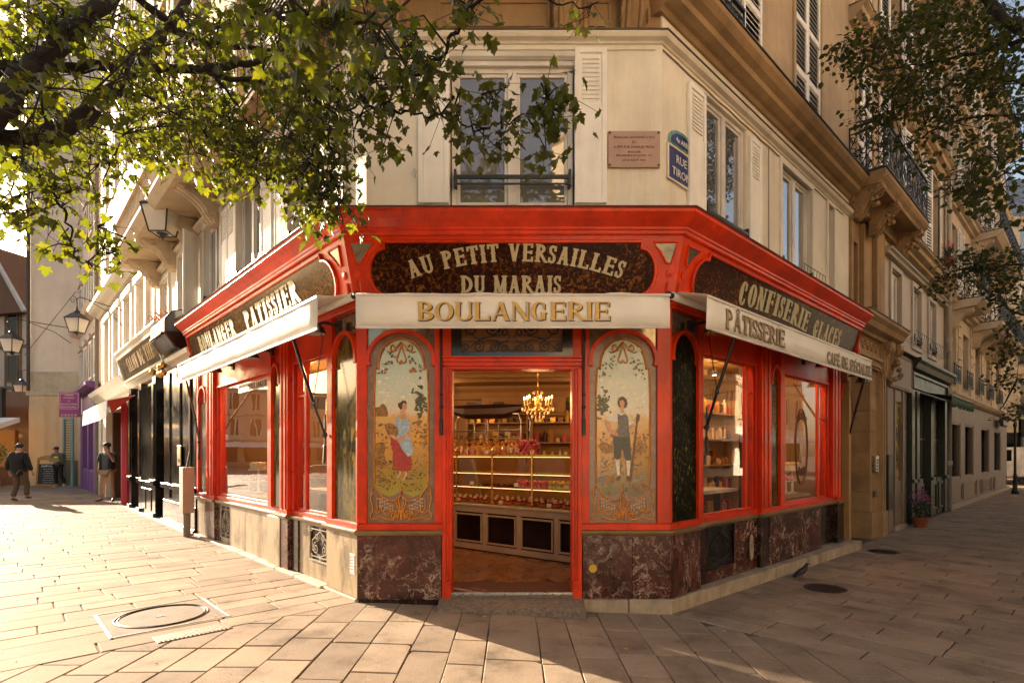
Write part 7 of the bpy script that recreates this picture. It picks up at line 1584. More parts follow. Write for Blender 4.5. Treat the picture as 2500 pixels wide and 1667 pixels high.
q=MB(); q.tube([(-16.9,21.6,3.8),(-16.4,21.9,3.8)],.02,5); obj('bracket',q,BLACK,t)
BEI=pbr('beige_render',(.74,.62,.50),.9,.08,.8,.15,20,grime=.5,grime_col=(.7,.6,.5))
B6=thing('blank_gable_building','tall beige building with a blank gable wall closing the left street','building',T(-21,27,0)); q=MB(); q.box(-22.3,-17,25.5,33,4.38,24); obj('wall',q,BEI,B6,bev=.03); q=MB(); q.box(-22.25,-17,25.4,33,-.1,4.2); obj('ground_floor_wall',q,pbr('ochre_render',(.70,.50,.30),.9,.08,1,.15,20,grime=.5),B6); q=MB(); q.box(-22.35,-17,25.33,33,4.2,4.38); q.box(-22.3,-17,25.47,33,4.38,5.3); obj('string_course',q,STONEL,B6); q=MB(); q.box(-20.9,-17,25.35,25.42,-.1,1.2); obj('plinth',q,TAUPE,B6)
q=MB(); q.tube([(-22.2,25.3,4.4),(-22.2,25.3,24)],.07,6); q.tube([(-22.34,25.25,6),(-20,25.25,8.9),(-17.5,25.25,8.8)],.012,4); obj('pipes',q,LEAD,B6)
q=MB()
for k in range(7): q.box(-22.9,-22.36,26+k*.9,26.5+k*.9,5,23); 
obj('facade_pilasters',q,STONEL,B6)
# half-timbered houses further left
TIM=pbr('grey_timber',(.14,.10,.07),.8,.2,3); PLA=pbr('old_plaster',(.46,.39,.31),.9,.1,2); TILE=pbr('roof_tiles',(.13,.065,.04),.85,.3,14,.6,20)
for (x,y,w_,h,lab) in ((-35.5,36,5.2,10.5,'half-timbered house with a steep tiled roof at the far left'),(-30.2,38,2.6,13.5,'narrow half-timbered house with brown roof beside the beige gable')):
    M=T(x,y,0)@RZ(-.25); t=thing('half_timbered_house',lab,'house',M); q=MB(); q.box(0,w_,0,5,0,h); obj('wall',q,PLA,t,M)
    q=MB(); 
    for z in (3,5.6,8.2,10.4): q.box(-.02,w_+.02,-.08,0,z,z+.2) if z<h else 0
    k=0
    while k*.65<w_: q.box(k*.65,k*.65+.12,-.06,0,3,h-.01); k+=1
    obj('timber_frame',q,TIM,t,M)
    for z in (3.5,6.1,8.7):
        for xx in (.8,w_-1.6):
            if z+1.6<h: q=MB(); q.box(xx,xx+.8,-.09,.0,z,z+1.6); o=obj('window',q,GDARK,t,M); q=MB(); q.frame(xx-.05,xx+.85,z-.05,z+1.65,.07,-.11,-.02); obj('frame',q,TIM,o,M)
    q=MB(); q.prism([(-.5,h-.2),(w_/2,h+4.2),(w_+.5,h-.2)],-.5,5.5); obj('roof',q,TILE,t,M)
    q=MB(); q.tube([(-.5,-.55,h-.2),(w_/2,-.55,h+4.2),(w_+.5,-.55,h-.2)],.14,4); obj('bargeboard',q,pbr('pale_blue_board%d'%int(w_*10),(.35,.37,.38),.6,.1),t,M)
    q=MB(); q.box(-.1,w_+.1,-.6,0,2.4,2.9); q.box(0,w_,-.05,0,.2,2.4); obj('shop_base',q,BLACK,t,M)
# lanterns on wall brackets
LGL=glass('lantern_glass',(.9,.85,.75),1.5,1.2,opac=.6,back=(.82,.78,.70))
def lantern(x,y,z,s,lab,wall,scroll=True):
    M=T(x,y,z)@Matrix.Scale(s,4); t=thing('wall_lantern',lab,'street lantern',T(x,y,z),'street lanterns along the left street')
    a,b,h=.24,.15,.46; q=MB()
    for sx_ in (-1,1):
        for sy in (-1,1): q.tube([(sx_*b,sy*b,0),(sx_*a,sy*a,h)],.014,4)
    for r_,zz in ((b,0),(a,h)): q.tube([(r_,r_,zz),(-r_,r_,zz),(-r_,-r_,zz),(r_,-r_,zz)],.016,4,closed=True)
    q.add([(a*1.1,a*1.1,h),(-a*1.1,a*1.1,h),(-a*1.1,-a*1.1,h),(a*1.1,-a*1.1,h),(.09,.09,h+.20),(-.09,.09,h+.20),(-.09,-.09,h+.20),(.09,-.09,h+.20)],[(0,1,5,4),(1,2,6,5),(2,3,7,6),(3,0,4,7),(4,5,6,7),(3,2,1,0)])
    q.lathe([(.09,h+.2),(.10,h+.26),(.05,h+.30),(.02,h+.36),(.03,h+.40),(0,h+.44)],8); q.lathe([(0,-.12),(.02,-.08),(.05,-.03),(b*.7,0)],8); obj('lantern_frame',q,BLACK,t,M)
    q=MB(); q.add([(b*.96,b*.96,.01),(-b*.96,b*.96,.01),(-b*.96,-b*.96,.01),(b*.96,-b*.96,.01),(a*.96,a*.96,h-.01),(-a*.96,a*.96,h-.01),(-a*.96,-a*.96,h-.01),(a*.96,-a*.96,h-.01)],[(0,1,5,4),(1,2,6,5),(2,3,7,6),(3,0,4,7),(0,3,2,1)]); obj('glass_panes',q,LGL,t,M)
    q=MB(); wv=Vector(wall)-Vector((x,y,z)); L_=wv.length; wv.normalize(); zz=z+(h+.46)*s
    q.tube([(x,y,zz-.02),(x,y,zz+.22*s),(x+wv.x*.1,y+wv.y*.1,zz+.30*s),(wall[0],wall[1],zz+.28*s)],.016*s,6); q.tube([(x+wv.x*L_*.25,y+wv.y*L_*.25,zz+.27*s),(x+wv.x*L_*.7,y+wv.y*L_*.7,zz+.05*s),(wall[0],wall[1],zz-.3*s)],.013*s,5)
    q.tube([(x-wv.x*.12+wv.x*.12*math.cos(k*.6)*(1-k/16),y-wv.y*.12+wv.y*.12*math.cos(k*.6)*(1-k/16),zz+.14*s+.12*math.sin(k*.6)*(1-k/16)) for k in range(16)],.012*s,4); obj('bracket',q,BLACK,t)
wp=lambda u,o:lp(u,o)
lantern(-6.34,10.0,5.50,1.0,'big lantern high on the left, below the stone balcony brackets',(*lp(7.4,.05),6.0))
lantern(-11.44,14.5,4.70,.78,'black lantern on a scrolled bracket above the small white awning',(*lp(14.2,.0),5.5))
lantern(-18.16,20.0,5.20,1.0,'lantern on the left street seen against the beige building edge, the third one away',(-17.2,21.5,6))
lantern(-24.0,27,4.4,1.0,'far lantern hung below and left of the third one',(-22.4,27.2,5.4)); lantern(-27.0,31,3.95,1.0,'farthest lantern of the left street, lowest in the row',(-24,30.2,5))
# market or cafe clutter at the far left
t=thing('cafe_awning','cream awning of the flower-hung cafe at the far left','awning',T(-24,25.5,3)); q=MB(); q.run([(24.2,3.1),(22.6,2.6),(22.6,2.35),(24.2,2.9)],-27,-21.6); obj('canvas',q,CANVAS,t); q=MB(); q.box(-27,-22.4,24.2,24.4,2.9,4.4); obj('fascia',q,BLACK,t)
t=thing('cafe_building','dark cafe front with warm lit lamps behind the walking man','shopfront',T(-25,25,0)); q=MB(); q.box(-29,-22.45,25.6,25.9,-.1,4.4); obj('wall',q,BROWND,t)
for i in range(5): q=MB(); q.box(-28.6+i*1.2,-27.8+i*1.2,25.5,25.6,.9,2.6); obj('window',q,ORA,t)
rn=random.Random(12)
for i in range(12):
    x=-28+i*.48+rn.uniform(-.1,.1); y=24.6-rn.random()*1.2; z=2.4+rn.random()*.6; q=MB(); q.ball((x,y,z),.10,8); o=obj('lamp_globe',q,emis('lamp_globe_glow%d'%i,(1,.6,.25),4) if i<1 else MT['lamp_globe_glow0'],None); tag(o,'small warm lit globe lamp of the cafe at the far left','lamp','cafe globe lamps')
def bush(x,y,z,r,col,lab,cat='shrub',fl=None):
    t=thing('potted_shrub',lab,cat,T(x,y,gz(x,y))); q=MB(); q.lathe([(r*.5,0),(r*.6,.35),(0,.35)],10,M=T(x,y,gz(x,y))); obj('pot',q,TAUPE,t); q=MB(); q.tube([(x,y,.3),(x,y,z)],.03,5); obj('stem',q,HERB,t); q=MB(); leafblob(q,(x,y,z),r,500,rn,.06); obj('foliage',q,col,t,kind='stuff')
    if fl: q=MB(); leafblob(q,(x,y,z),r*1.08,160,rn,.05); obj('flowers',q,fl,t,kind='stuff')
YG=pbr('yellow_green_leaves',(.16,.19,.03),.6,.4,20)
bush(-22.6,23.9,1.55,.55,YG,'yellow-green shrub in a pot before the cafe, behind the walking man'); bush(-24.6,24.3,1.0,.6,HERB,'low dark shrub with red flowers at the far left edge',fl=REDF); bush(-23.5,23.2,.8,.4,HERB,'low shrub with pale flowers beside the yellow-green one',fl=WTXT); bush(-26,25,2.6,.6,HERB,'red flower basket under the cafe awning',fl=REDF)
def chalk():
    M=T(-20.75,24.6,.06)@RZ(-.05); t=thing('chalkboard','orange framed chalkboard on the ground against the beige wall','chalkboard',M); q=MB(); q.frame(-.52,.52,.02,1.25,.08,-.03,.02); q.prism([(-.52,1.25)]+[(-.5+i*.1,1.27+.12*math.sin(PI*i/10)) for i in range(11)]+[(.52,1.25)],-.03,.02); obj('frame',q,pbr('orange_varnish',(.42,.16,.03),.4,.1,4),t,M@RX(-.08)); q=MB(); q.box(-.46,.46,-.01,.01,.08,1.0); obj('board',q,BLACK,t,M@RX(-.08))
    for i,(tx,z) in enumerate((('HAPPY HOUR',.9),('~~~ ~~ ~~~',.78),('~~~~ ~~~',.68),('~~ ~~~~ ~~',.58),('~~~~~ ~~',.48),('~~~ ~~~~',.38),('~~ ~~ ~~~~',.28),('~~~~~ ~~~',.18))): text_obj('chalk_line',tx,.12 if i==0 else .10,WTXT,t,M@RX(-.08)@T(.05,-.02,z))
chalk()
# ------------------------------------------------------------------ people
SKIN=pbr('skin',(.42,.19,.11),.55,.08,6,.05,40); NAVY=pbr('dark_blue_cardigan',(.022,.022,.032),.9,.2,20,.3,90); GTEE=pbr('grey_green_shirt',(.075,.085,.08),.9,.1,20,.2,90); CHINO=pbr('tan_trousers',(.36,.24,.14),.9,.1,12,.3,60); DCOAT=pbr('black_coat',(.012,.010,.010),.95,.2,20,.4,60); BRT=pbr('brown_trousers',(.10,.07,.045),.95,.15,20,.3,60); HAIRM=pbr('dark_hair',(.018,.010,.007),.7,.2,40,.4,120); SHOE=pbr('brown_shoes',(.10,.055,.03),.6,.2,10); WSHOE=pbr('white_trainers',(.6,.58,.52),.6,.1,10); VEST=pbr('yellow_hi_vis',(.72,.95,.03),.7,.05,10); GREYJ=pbr('grey_jumper',(.11,.11,.105),.95,.1,20,.3,80); BTRK=pbr('black_trousers',(.012,.012,.013),.9,.1,20,.2); SCARF=pbr('pale_scarf',(.42,.30,.27),.95,.1,20,.3); CARD=pbr('cardboard',(.36,.22,.11),.9,.1,4)
def skin(name,nodes,edges,m,parent,M,sub=2):
    me=bpy.data.meshes.new(name); me.from_pydata([n[0] for n in nodes],edges,[]); o=bpy.data.objects.new(name,me); COL.objects.link(o)
    md=o.modifiers.new('s','SKIN'); 
    for i,n in enumerate(nodes):
        r_=n[1] if isinstance(n[1],tuple) else (n[1],n[1]); me.skin_vertices[0].data[i].radius=r_; me.skin_vertices[0].data[i].use_root=(i==0)
    ms=o.modifiers.new('u','SUBSURF'); ms.levels=sub; ms.render_levels=sub
    dg=bpy.context.evaluated_depsgraph_get(); dg.update(); m2=bpy.data.meshes.new_from_object(o.evaluated_get(dg)); bpy.data.objects.remove(o); bpy.data.meshes.remove(me)
    m2.materials.clear(); m2.materials.append(m); m2.polygons.foreach_set('use_smooth',[True]*len(m2.polygons)); return link(name,m2,parent,M)
def person(M,lab,P,cl,extra=None):
    # P: joint positions (x right as seen from the camera, y away, z up)
    t=thing('person',lab,'person',M); g=P.get
    N=[(g('pelvis'),(.15,.11)),(g('waist'),(.13,.10)),(g('chest'),(.15,.11)),(g('neck'),(.055,.055)),(g('head0'),(.07,.085)),(g('head1'),(.075,.095)),(g('head2'),(.05,.07))]
    E_=[(0,1),(1,2),(2,3),(3,4),(4,5),(5,6)]
    for s_ in ('L','R'):
        i=len(N); N+= [(g('sh'+s_),.055),(g('el'+s_),.040),(g('wr'+s_),.026),(g('ha'+s_),(.034,.018))]; E_+=[(2,i),(i,i+1),(i+1,i+2),(i+2,i+3)]
        h=Vector(g('ha'+s_)); w_=Vector(g('wr'+s_)); d=(h-w_).normalized(); sd=d.cross(Vector((0,1,.2))).normalized()
        for k,(off,ln) in enumerate(((-.03,.06),(-.010,.085),(.010,.09),(.03,.075))):
            j=len(N); a=h+sd*off+d*.03; b=a+d*ln*.8+Vector((0,-.015,0)); N+= [(tuple(a),.010),(tuple(b),.008)]; E_+=[(i+3,j),(j,j+1)]
        j=len(N); a=h+sd*.045; N+=[(tuple(a),.012),(tuple(a+d*.04+sd*.01),.009)]; E_+=[(i+3,j),(j,j+1)]
        i=len(N); N+=[(g('hi'+s_),(.095,.095)),(g('kn'+s_),.062),(g('an'+s_),.040),(g('to'+s_),(.04,.03))]; E_+=[(0,i),(i,i+1),(i+1,i+2),(i+2,i+3)]
    body=skin('body',N,E_,SKIN,t,M); body['label']='body'
    # face and ears
    f=Vector(P.get('face',(0,-1,0))); hc=(Vector(g('head0'))+Vector(g('head1')))/2+Vector((0,0,.02)); sdv=f.cross(Vector((0,0,1)))
    q=MB(); q.ball(hc+f*.095,.016,6,sq=(1,1,1.4)); obj('nose',q,SKIN,body,M); q=MB()
    for s_ in (-1,1): q.ball(hc+sdv*s_*.088,.022,6,sq=(.6,1,1.4))
    obj('ears',q,SKIN,body,M); q=MB()
    for s_ in (-1,1): q.ball(hc+f*.082+sdv*s_*.032+Vector((0,0,.02)),.009,6)
    q.box(-.022,.022,-.003,.003,-.004,.004,M=T(*(hc+f*.088+Vector((0,0,-.045))))@RZ(math.atan2(f.y,f.x)+PI/2)); obj('eyes_and_mouth',q,HAIRM,body,M)
    hm,top=cl['hair']; q=MB(); q.ball(hc-f*.015+Vector((0,0,.055)),.103,12,sq=(1,1.05,.78)); obj(top,q,hm,t,M,sm=True)
    # trousers
    a,b=cl['legs'],cl['top']; Nn=[(g('pelvis'),(.165,.125))]; Ee=[]
    for s_ in 'LR':
        i=len(Nn); an=Vector(g('an'+s_)); kn=Vector(g('kn'+s_)); Nn+=[(g('hi'+s_),(.105,.11)),(g('kn'+s_),.082),(tuple(an.lerp(kn,.06)),.072)]; Ee+=[(0,i),(i,i+1),(i+1,i+2)]
    skin('trousers',Nn,Ee,a,t,M)
    k=cl.get('bulk',1.0); hem=cl.get('hem',.12); pe=Vector(g('pelvis')); hemv=pe+Vector((0,0,-hem+.06))
    Nn=[(tuple(hemv),(.185*k,.15*k)),(g('waist'),(.165*k,.14*k)),(g('chest'),(.175*k,.14*k)),(tuple(Vector(g('neck'))+Vector((0,0,-.02))),.072)]; Ee=[(0,1),(1,2),(2,3)]
    for s_ in 'LR':
        i=len(Nn); el=Vector(g('el'+s_)); wr=Vector(g('wr'+s_)); sh=Vector(g('sh'+s_))
        if cl.get('sleeve','long')=='long': Nn+=[(g('sh'+s_),.075*k),(g('el'+s_),.062*k),(tuple(el.lerp(wr,.92)),.050*k)]; Ee+=[(2,i),(i,i+1),(i+1,i+2)]
        else: Nn+=[(g('sh'+s_),.075*k),(tuple(sh.lerp(el,.95)),.062*k)]; Ee+=[(2,i),(i,i+1)]
    skin(cl.get('topname','jacket'),Nn,Ee,b,t,M)
    for s_ in 'LR':
        an=Vector(g('an'+s_)); to=Vector(g('to'+s_)); d=(to-an); d.z=0; d=d.normalized()
        skin('shoe',[(tuple(an+Vector((0,0,-.02))-d*.03),.045),(tuple(an+d*.08+Vector((0,0,-.045))),(.045,.035)),(tuple(to+d*.04+Vector((0,0,-.01))),(.04,.025))],[(0,1),(1,2)],cl['shoe'],t,M,1)
    return t
z=gz(-12,16)
M=T(-12.4,16.9,z)
P=dict(pelvis=(0,0,.96),waist=(0,0,1.12),chest=(0,0,1.36),neck=(0,0,1.52),head0=(-.01,-.01,1.60),head1=(-.015,-.02,1.70),head2=(-.01,-.01,1.78),shL=(-.19,.0,1.43),elL=(-.26,.05,1.15),wrL=(-.20,-.10,.95),haL=(-.17,-.12,.90),shR=(.19,0,1.43),elR=(.27,-.10,1.20),wrR=(.16,-.16,1.45),haR=(.12,-.14,1.55),hiL=(-.10,0,.90),knL=(-.15,-.02,.50),anL=(-.17,0,.09),toL=(-.22,-.15,.03),hiR=(.10,0,.90),knR=(.14,-.03,.50),anR=(.17,.02,.09),toR=(.24,-.12,.03),face=(-.6,-.8,0))
t=person(M,'man in an open dark cardigan and tan trousers standing with a phone at his ear',P,dict(hair=(HAIRM,'hair'),legs=CHINO,top=GTEE,topname='shirt',sleeve='short',shoe=SHOE,bulk=1.08))
skin('cardigan_side',[((-.13,-.02,.92),(.07,.15)),((-.13,-.02,1.15),(.075,.15)),((-.14,0,1.40),(.07,.13)),((-.21,0,1.40),.085),((-.27,.03,1.2),.072)],[(0,1),(1,2),(2,3),(3,4)],NAVY,t,M); skin('cardigan_side',[((.13,-.02,.92),(.07,.15)),((.13,-.02,1.15),(.075,.15)),((.14,0,1.40),(.07,.13)),((.21,0,1.40),.085),((.27,-.06,1.22),.072)],[(0,1),(1,2),(2,3),(3,4)],NAVY,t,M)
q=MB(); q.box(.085,.10,-.13,-.06,1.54,1.68); tag(obj('phone',q,BLACK,None,M,bev=.004),'black phone held to the ear of the man in tan trousers','phone')
M=T(-15.2,17.0,z)
P=dict(pelvis=(0,0,.96),waist=(0,-.01,1.10),chest=(.01,-.03,1.34),neck=(.01,.0,1.50),head0=(.01,.02,1.58),head1=(.01,.03,1.67),head2=(.01,.03,1.74),shL=(-.20,-.02,1.42),elL=(-.30,-.06,1.14),wrL=(-.33,.02,.90),haL=(-.33,.05,.83),shR=(.21,-.02,1.42),elR=(.30,-.02,1.14),wrR=(.33,.08,.92),haR=(.33,.11,.85),hiL=(-.09,0,.90),knL=(-.12,.06,.50),anL=(-.10,-.12,.10),toL=(-.10,.02,.03),hiR=(.10,0,.90),knR=(.13,.14,.50),anR=(.14,.10,.14),toR=(.14,.24,.10),face=(0,1,0))
t=person(M,'man in a black coat, cap and pale scarf walking away down the sunny left street',P,dict(hair=(HAIRM,'cap'),legs=BRT,top=DCOAT,topname='coat',shoe=SHOE,bulk=1.32,hem=.30))
skin('scarf',[((-.07,-.03,1.50),.045),((0,-.08,1.51),.05),((.08,-.02,1.50),.045)],[(0,1),(1,2)],SCARF,t,M,1)
M=T(-20.0,24.3,z)
P=dict(pelvis=(0,0,.96),waist=(0,0,1.12),chest=(-.02,-.02,1.36),neck=(-.02,-.04,1.50),head0=(-.02,-.08,1.57),head1=(-.02,-.09,1.66),head2=(-.02,-.06,1.73),shL=(-.20,-.02,1.42),elL=(-.28,-.06,1.16),wrL=(-.10,-.25,1.15),haL=(-.04,-.28,1.17),shR=(.16,0,1.42),elR=(.26,-.08,1.16),wrR=(.20,-.28,1.15),haR=(.18,-.32,1.17),hiL=(-.09,0,.90),knL=(-.08,-.04,.50),anL=(-.06,.0,.09),toL=(-.10,-.13,.03),hiR=(.10,0,.90),knR=(.16,-.06,.52),anR=(.22,.10,.12),toR=(.26,-.02,.05),face=(.2,-.98,0))
t=person(M,'worker in a yellow hi-vis vest and black cap carrying a box by the beige wall',P,dict(hair=(HAIRM,'cap'),legs=BTRK,top=GREYJ,topname='jumper',shoe=WSHOE))
skin('hi_vis_vest',[((0,0,1.02),(.20,.17)),((0,0,1.2),(.19,.165)),((-.02,-.02,1.40),(.18,.15))],[(0,1),(1,2)],VEST,t,M); q=MB(); q.box(-.09,.05,-.24,-.12,1.66,1.675); obj('cap_peak',q,HAIRM,t,M)
M2=M@T(.16,-.33,1.12)@RZ(.2); q=MB(); q.box(-.19,.19,-.12,.12,0,.10); q.box(-.16,.16,-.10,.10,.105,.17); tag(obj('cardboard_box',q,CARD,None,M2,bev=.006),'two flat cardboard boxes carried by the worker in the yellow vest','box')
# seated people at the cafe, far left
for i,(x,y,c,lab) in enumerate(((-23.4,22.6,REDF,'seated cafe customer in red at the far left'),(-24.3,22.2,GREYJ,'seated cafe customer in grey at the far left edge'))):
    M=T(x,y,.05); P=dict(pelvis=(0,0,.5),waist=(0,0,.65),chest=(0,-.03,.88),neck=(0,-.03,1.04),head0=(0,-.05,1.12),head1=(0,-.06,1.21),head2=(0,-.05,1.28),shL=(-.19,0,.95),elL=(-.25,-.1,.72),wrL=(-.12,-.3,.74),haL=(-.08,-.35,.74),shR=(.19,0,.95),elR=(.25,-.1,.72),wrR=(.12,-.3,.74),haR=(.08,-.35,.74),hiL=(-.1,0,.48),knL=(-.12,-.42,.48),anL=(-.12,-.40,.09),toL=(-.12,-.55,.03),hiR=(.1,0,.48),knR=(.12,-.42,.48),anR=(.12,-.40,.09),toR=(.12,-.55,.03))
    person(M,lab,P,dict(hair=(HAIRM,'hair'),legs=BTRK,top=c,shoe=SHOE)); t=thing('cafe_chair','dark cafe chair under the customer in %s'%('red' if i==0 else 'grey'),'chair',M); q=MB(); q.box(-.2,.2,-.2,.2,.40,.44); obj('seat',q,BLACK,t,M); q=MB(); q.box(-.2,.2,.19,.22,.5,.9); obj('backrest',q,BLACK,t,M)
    for a in (-.18,.18):
        for b in (-.18,.18): q=MB(); q.tube([(a,b,0),(a,b,.42)],.015,5); obj('leg',q,BLACK,t,M)
# pigeon
M=T(3.66,6.95,gz(3.66,6.95)+.002)@RZ(-.25)@Matrix.Scale(.72,4); t=thing('pigeon','dark pigeon standing on the shaded paving below the right windows','pigeon',M)
PIG=pbr('pigeon_feathers',(.028,.028,.034),.6,.4,30,.3,90)
skin('body',[((-.15,0,.03),(.018,.030)),((-.09,0,.08),(.030,.040)),((-.01,0,.13),(.058,.062)),((.04,0,.18),(.056,.052)),((.065,0,.235),(.030,.032)),((.075,0,.275),(.027,.025)),((.105,0,.27),(.010,.009)),((.125,0,.262),(.004,.004))],[(i,i+1) for i in range(7)],PIG,t,M)
for s_ in (-1,1): q=MB(); q.ball((0,0,0),.05,8,sq=(2.1,.35,.8),M=T(-.03,s_*.048,.125)@RY(-.65)); obj('wing',q,PIG,t,M,sm=True); q=MB(); q.tube([(.01,s_*.02,.10),(.0,s_*.02,.045),(.012,s_*.02,.0)],.005,5); [q.tube([(.012,s_*.02,.003),(.012+.035*math.cos(a),s_*.02+.02*math.sin(a),.002)],.003,4) for a in (-.6,0,.6,PI)]; obj('leg',q,pbr('pigeon_leg%d'%s_,(.25,.06,.05),.6,.1),t,M)

q=MB(); q.box(-19.7,-10.5,.8,5,3.2,15); obj('light_block_core',q,BLACK,L2,FL); q=MB(); q.box(-19.7,-10.5,1.5,5,-.1,3.2); obj('light_block_core',q,BLACK,L2,FL); q=MB(); q.box(-29,-19.9,.8,5,-.1,15.5); obj('light_block_core',q,BLACK,L3,FL)  # black cores added inside the left houses to stop light leaking through
# ------------------------------------------------------------------ trees overhanging the scene
def leafmat(name,c,tr,rand=.35):
    m=bpy.data.materials.new(name); m.use_nodes=True; nt=m.node_tree; nt.nodes.clear(); o=nt.nodes.new('ShaderNodeOutputMaterial')
    g=nt.nodes.new('ShaderNodeNewGeometry'); oi=nt.nodes.new('ShaderNodeObjectInfo'); ad=nt.nodes.new('ShaderNodeMath'); ad.operation='ADD'; nt.links.new(g.outputs['Random Per Island'],ad.inputs[0]); nt.links.new(oi.outputs['Random'],ad.inputs[1]); fr=nt.nodes.new('ShaderNodeMath'); fr.operation='FRACT'; nt.links.new(ad.outputs[0],fr.inputs[0])
    r=ramp(nt,[(0,(c[0]*.55,c[1]*.6,c[2]*.7)),(.5,c),(.85,(c[0]*1.3,c[1]*1.2,c[2])),(1,(c[0]*1.9,c[1]*1.3,c[2]*.8))],fr.outputs[0])
    r2=ramp(nt,[(0,(tr[0]*.6,tr[1]*.65,tr[2]*.7)),(.6,tr),(1,(tr[0]*1.35,tr[1]*1.15,tr[2]))],fr.outputs[0])
    pr=nt.nodes.new('ShaderNodeBsdfPrincipled'); pr.inputs['Roughness'].default_value=.42; nt.links.new(r.outputs[0],pr.inputs['Base Color']); tl=nt.nodes.new('ShaderNodeBsdfTranslucent'); nt.links.new(r2.outputs[0],tl.inputs[0]); mx=nt.nodes.new('ShaderNodeMixShader'); mx.inputs[0].default_value=.45; nt.links.new(pr.outputs[0],mx.inputs[1]); nt.links.new(tl.outputs[0],mx.inputs[2]); nt.links.new(mx.outputs[0],o.inputs[0]); return m
LEAF=leafmat('maple_leaf',(.033,.047,.007),(.165,.19,.012)); LEAF2=leafmat('linden_leaf',(.024,.032,.008),(.10,.13,.02))
BARK=pbr('dark_bark',(.013,.008,.006),.95,.35,9,.9,24,bd=.02)
LOBES=[(0,0),(.10,.03),(.30,-.06),(.42,.06),(.32,.13),(.50,.28),(.62,.48),(.40,.46),(.28,.42),(.30,.66),(.16,.76),(0,1.0)]
def leafv(kind,rn):
    # leaf blade in local coords: y along the midrib from the stalk, folded along it, tips curling
    if kind=='maple':
        pts=LOBES+[(-a,b) for a,b in LOBES[-2:0:-1]]; f=.35; 
    else:
        pts=[(0,0),(.30,.18),(.38,.45),(.25,.75),(0,1.0),(-.25,.75),(-.38,.45),(-.30,.18)]; f=.3
    fold=rn.uniform(.1,.5); curl=rn.uniform(.1,.5)
    P=[(a,b,abs(a)*fold-curl*(b-.2)**2*.8-abs(a)**2*curl) for a,b in pts]; c=(0,f,-curl*(f-.2)**2*.8); return P+[c]
def leaf_add(V,Fc,kind,rn,M):
    P=leafv(kind,rn); n=len(V); V.extend(tuple(M@Vector(p)) for p in P); k=len(P)-1; Fc.extend((n+i,n+(i+1)%k,n+k) for i in range(k))
def pxp(px,py,Y): return Vector(((px-1250)/1346*Y,Y,EYE+(1107-py)*Y/1346))
def make_tree(name,lab,branches,blobs,kind,m,seed,twig=.006,lsz=(.085,.125),trunk=None,per=6,spread=.13,cap=300):
    rn=random.Random(seed); t=thing(name,lab,'tree',T(trunk[0][0],trunk[0][1],0)); samples=[]
    q=MB(); q.tube([tuple(p[:3]) for p in trunk],[p[3] for p in trunk],12); obj('trunk',q,BARK,t,sm=True)
    for br in branches:
        P=[pxp(a,b,Y) for a,b,Y,_ in br]; Rr=[w_*.9*Y/1346/2 for a,b,Y,w_ in br]; pp=[];rr=[]
        for i in range(len(P)-1):
            for k in range(6):
                tt=k/6; v=P[i].lerp(P[i+1],tt); 
                if i or k: v=v+Vector((rn.uniform(-1,1),rn.uniform(-1,1),rn.uniform(-1,1)))*.018
                pp.append(v); rr.append((Rr[i]*(1-tt)+Rr[i+1]*tt)*rn.uniform(.86,1.16))
        pp.append(P[-1]); rr.append(Rr[-1]); q=MB(); q.tube(pp,rr,8); obj('branch',q,BARK,t,sm=True); samples+=pp
    tw=MB(); leaves=[]
    for (cx,cy,rx,ry,Y0,Y1,n) in blobs:
        for _ in range(max(1,n//per)):
            while True:
                a,b=rn.uniform(-1,1),rn.uniform(-1,1)
                if a*a+b*b<1: break
            Y=rn.uniform(Y0,Y1); c=pxp(cx+a*rx,cy+b*ry,Y); s=min(samples,key=lambda v:(v-c).length_squared*(1+.4*rn.random())); d=(c-s)
            if d.length>1.3: s=c-d.normalized()*rn.uniform(.35,.7)
            mid=s.lerp(c,.5)+Vector((rn.gauss(0,.04),rn.gauss(0,.04),abs(rn.gauss(0,.05)))); tw.tube([s,mid,c],[twig*1.1,twig*.8,twig*.5],4); samples.append(mid) if rn.random()<.5 else 0
            for k in range(per):
                off=Vector((rn.gauss(0,1),rn.gauss(0,1),rn.gauss(0,.8)-.35))*spread*.6; st=c+off*.35; base=c+off; sz=rn.uniform(*lsz); 
                yaw=rn.random()*2*PI; pitch=rn.uniform(-1.35,-.2) if kind=='maple' else rn.uniform(-1.0,.2); roll=rn.gauss(0,.5)
                Ml=T(*base)@RZ(yaw)@RX(pitch)@RY(roll)@Matrix.Scale(sz,4); leaves.append((Ml,base))
                if k%2==0: tw.tube([c,base],[twig*.35,twig*.25],3)
    obj('twigs',tw,BARK,t,kind='stuff')
    def key(l):
        b=l[1]; s_=l[0].to_scale()[0]; px=1250+1346*b.x/b.y; py=1107-1346*(b.z-EYE)/b.y
        return -(s_/b.y) if -20<px<2520 and -20<py<1667 else 1
    leaves.sort(key=key); var=[]
    for k in range(8): V=[];Fc=[]; leaf_add(V,Fc,kind,rn,Matrix.Identity(4)); me=bpy.data.meshes.new('leaf'); me.from_pydata(V,[],Fc); me.materials.append(m); var.append(me)
    for Ml,_ in leaves[:cap]: link('leaf',rn.choice(var),t,Ml)
    V=[];Fc=[]
    for Ml,_ in leaves[cap:]: leaf_add(V,Fc,kind,rn,Ml)
    me=bpy.data.meshes.new('leaf_mass'); me.from_pydata(V,[],Fc); me.materials.append(m); link('leaf_mass',me,t,kind='stuff'); return t,leaves
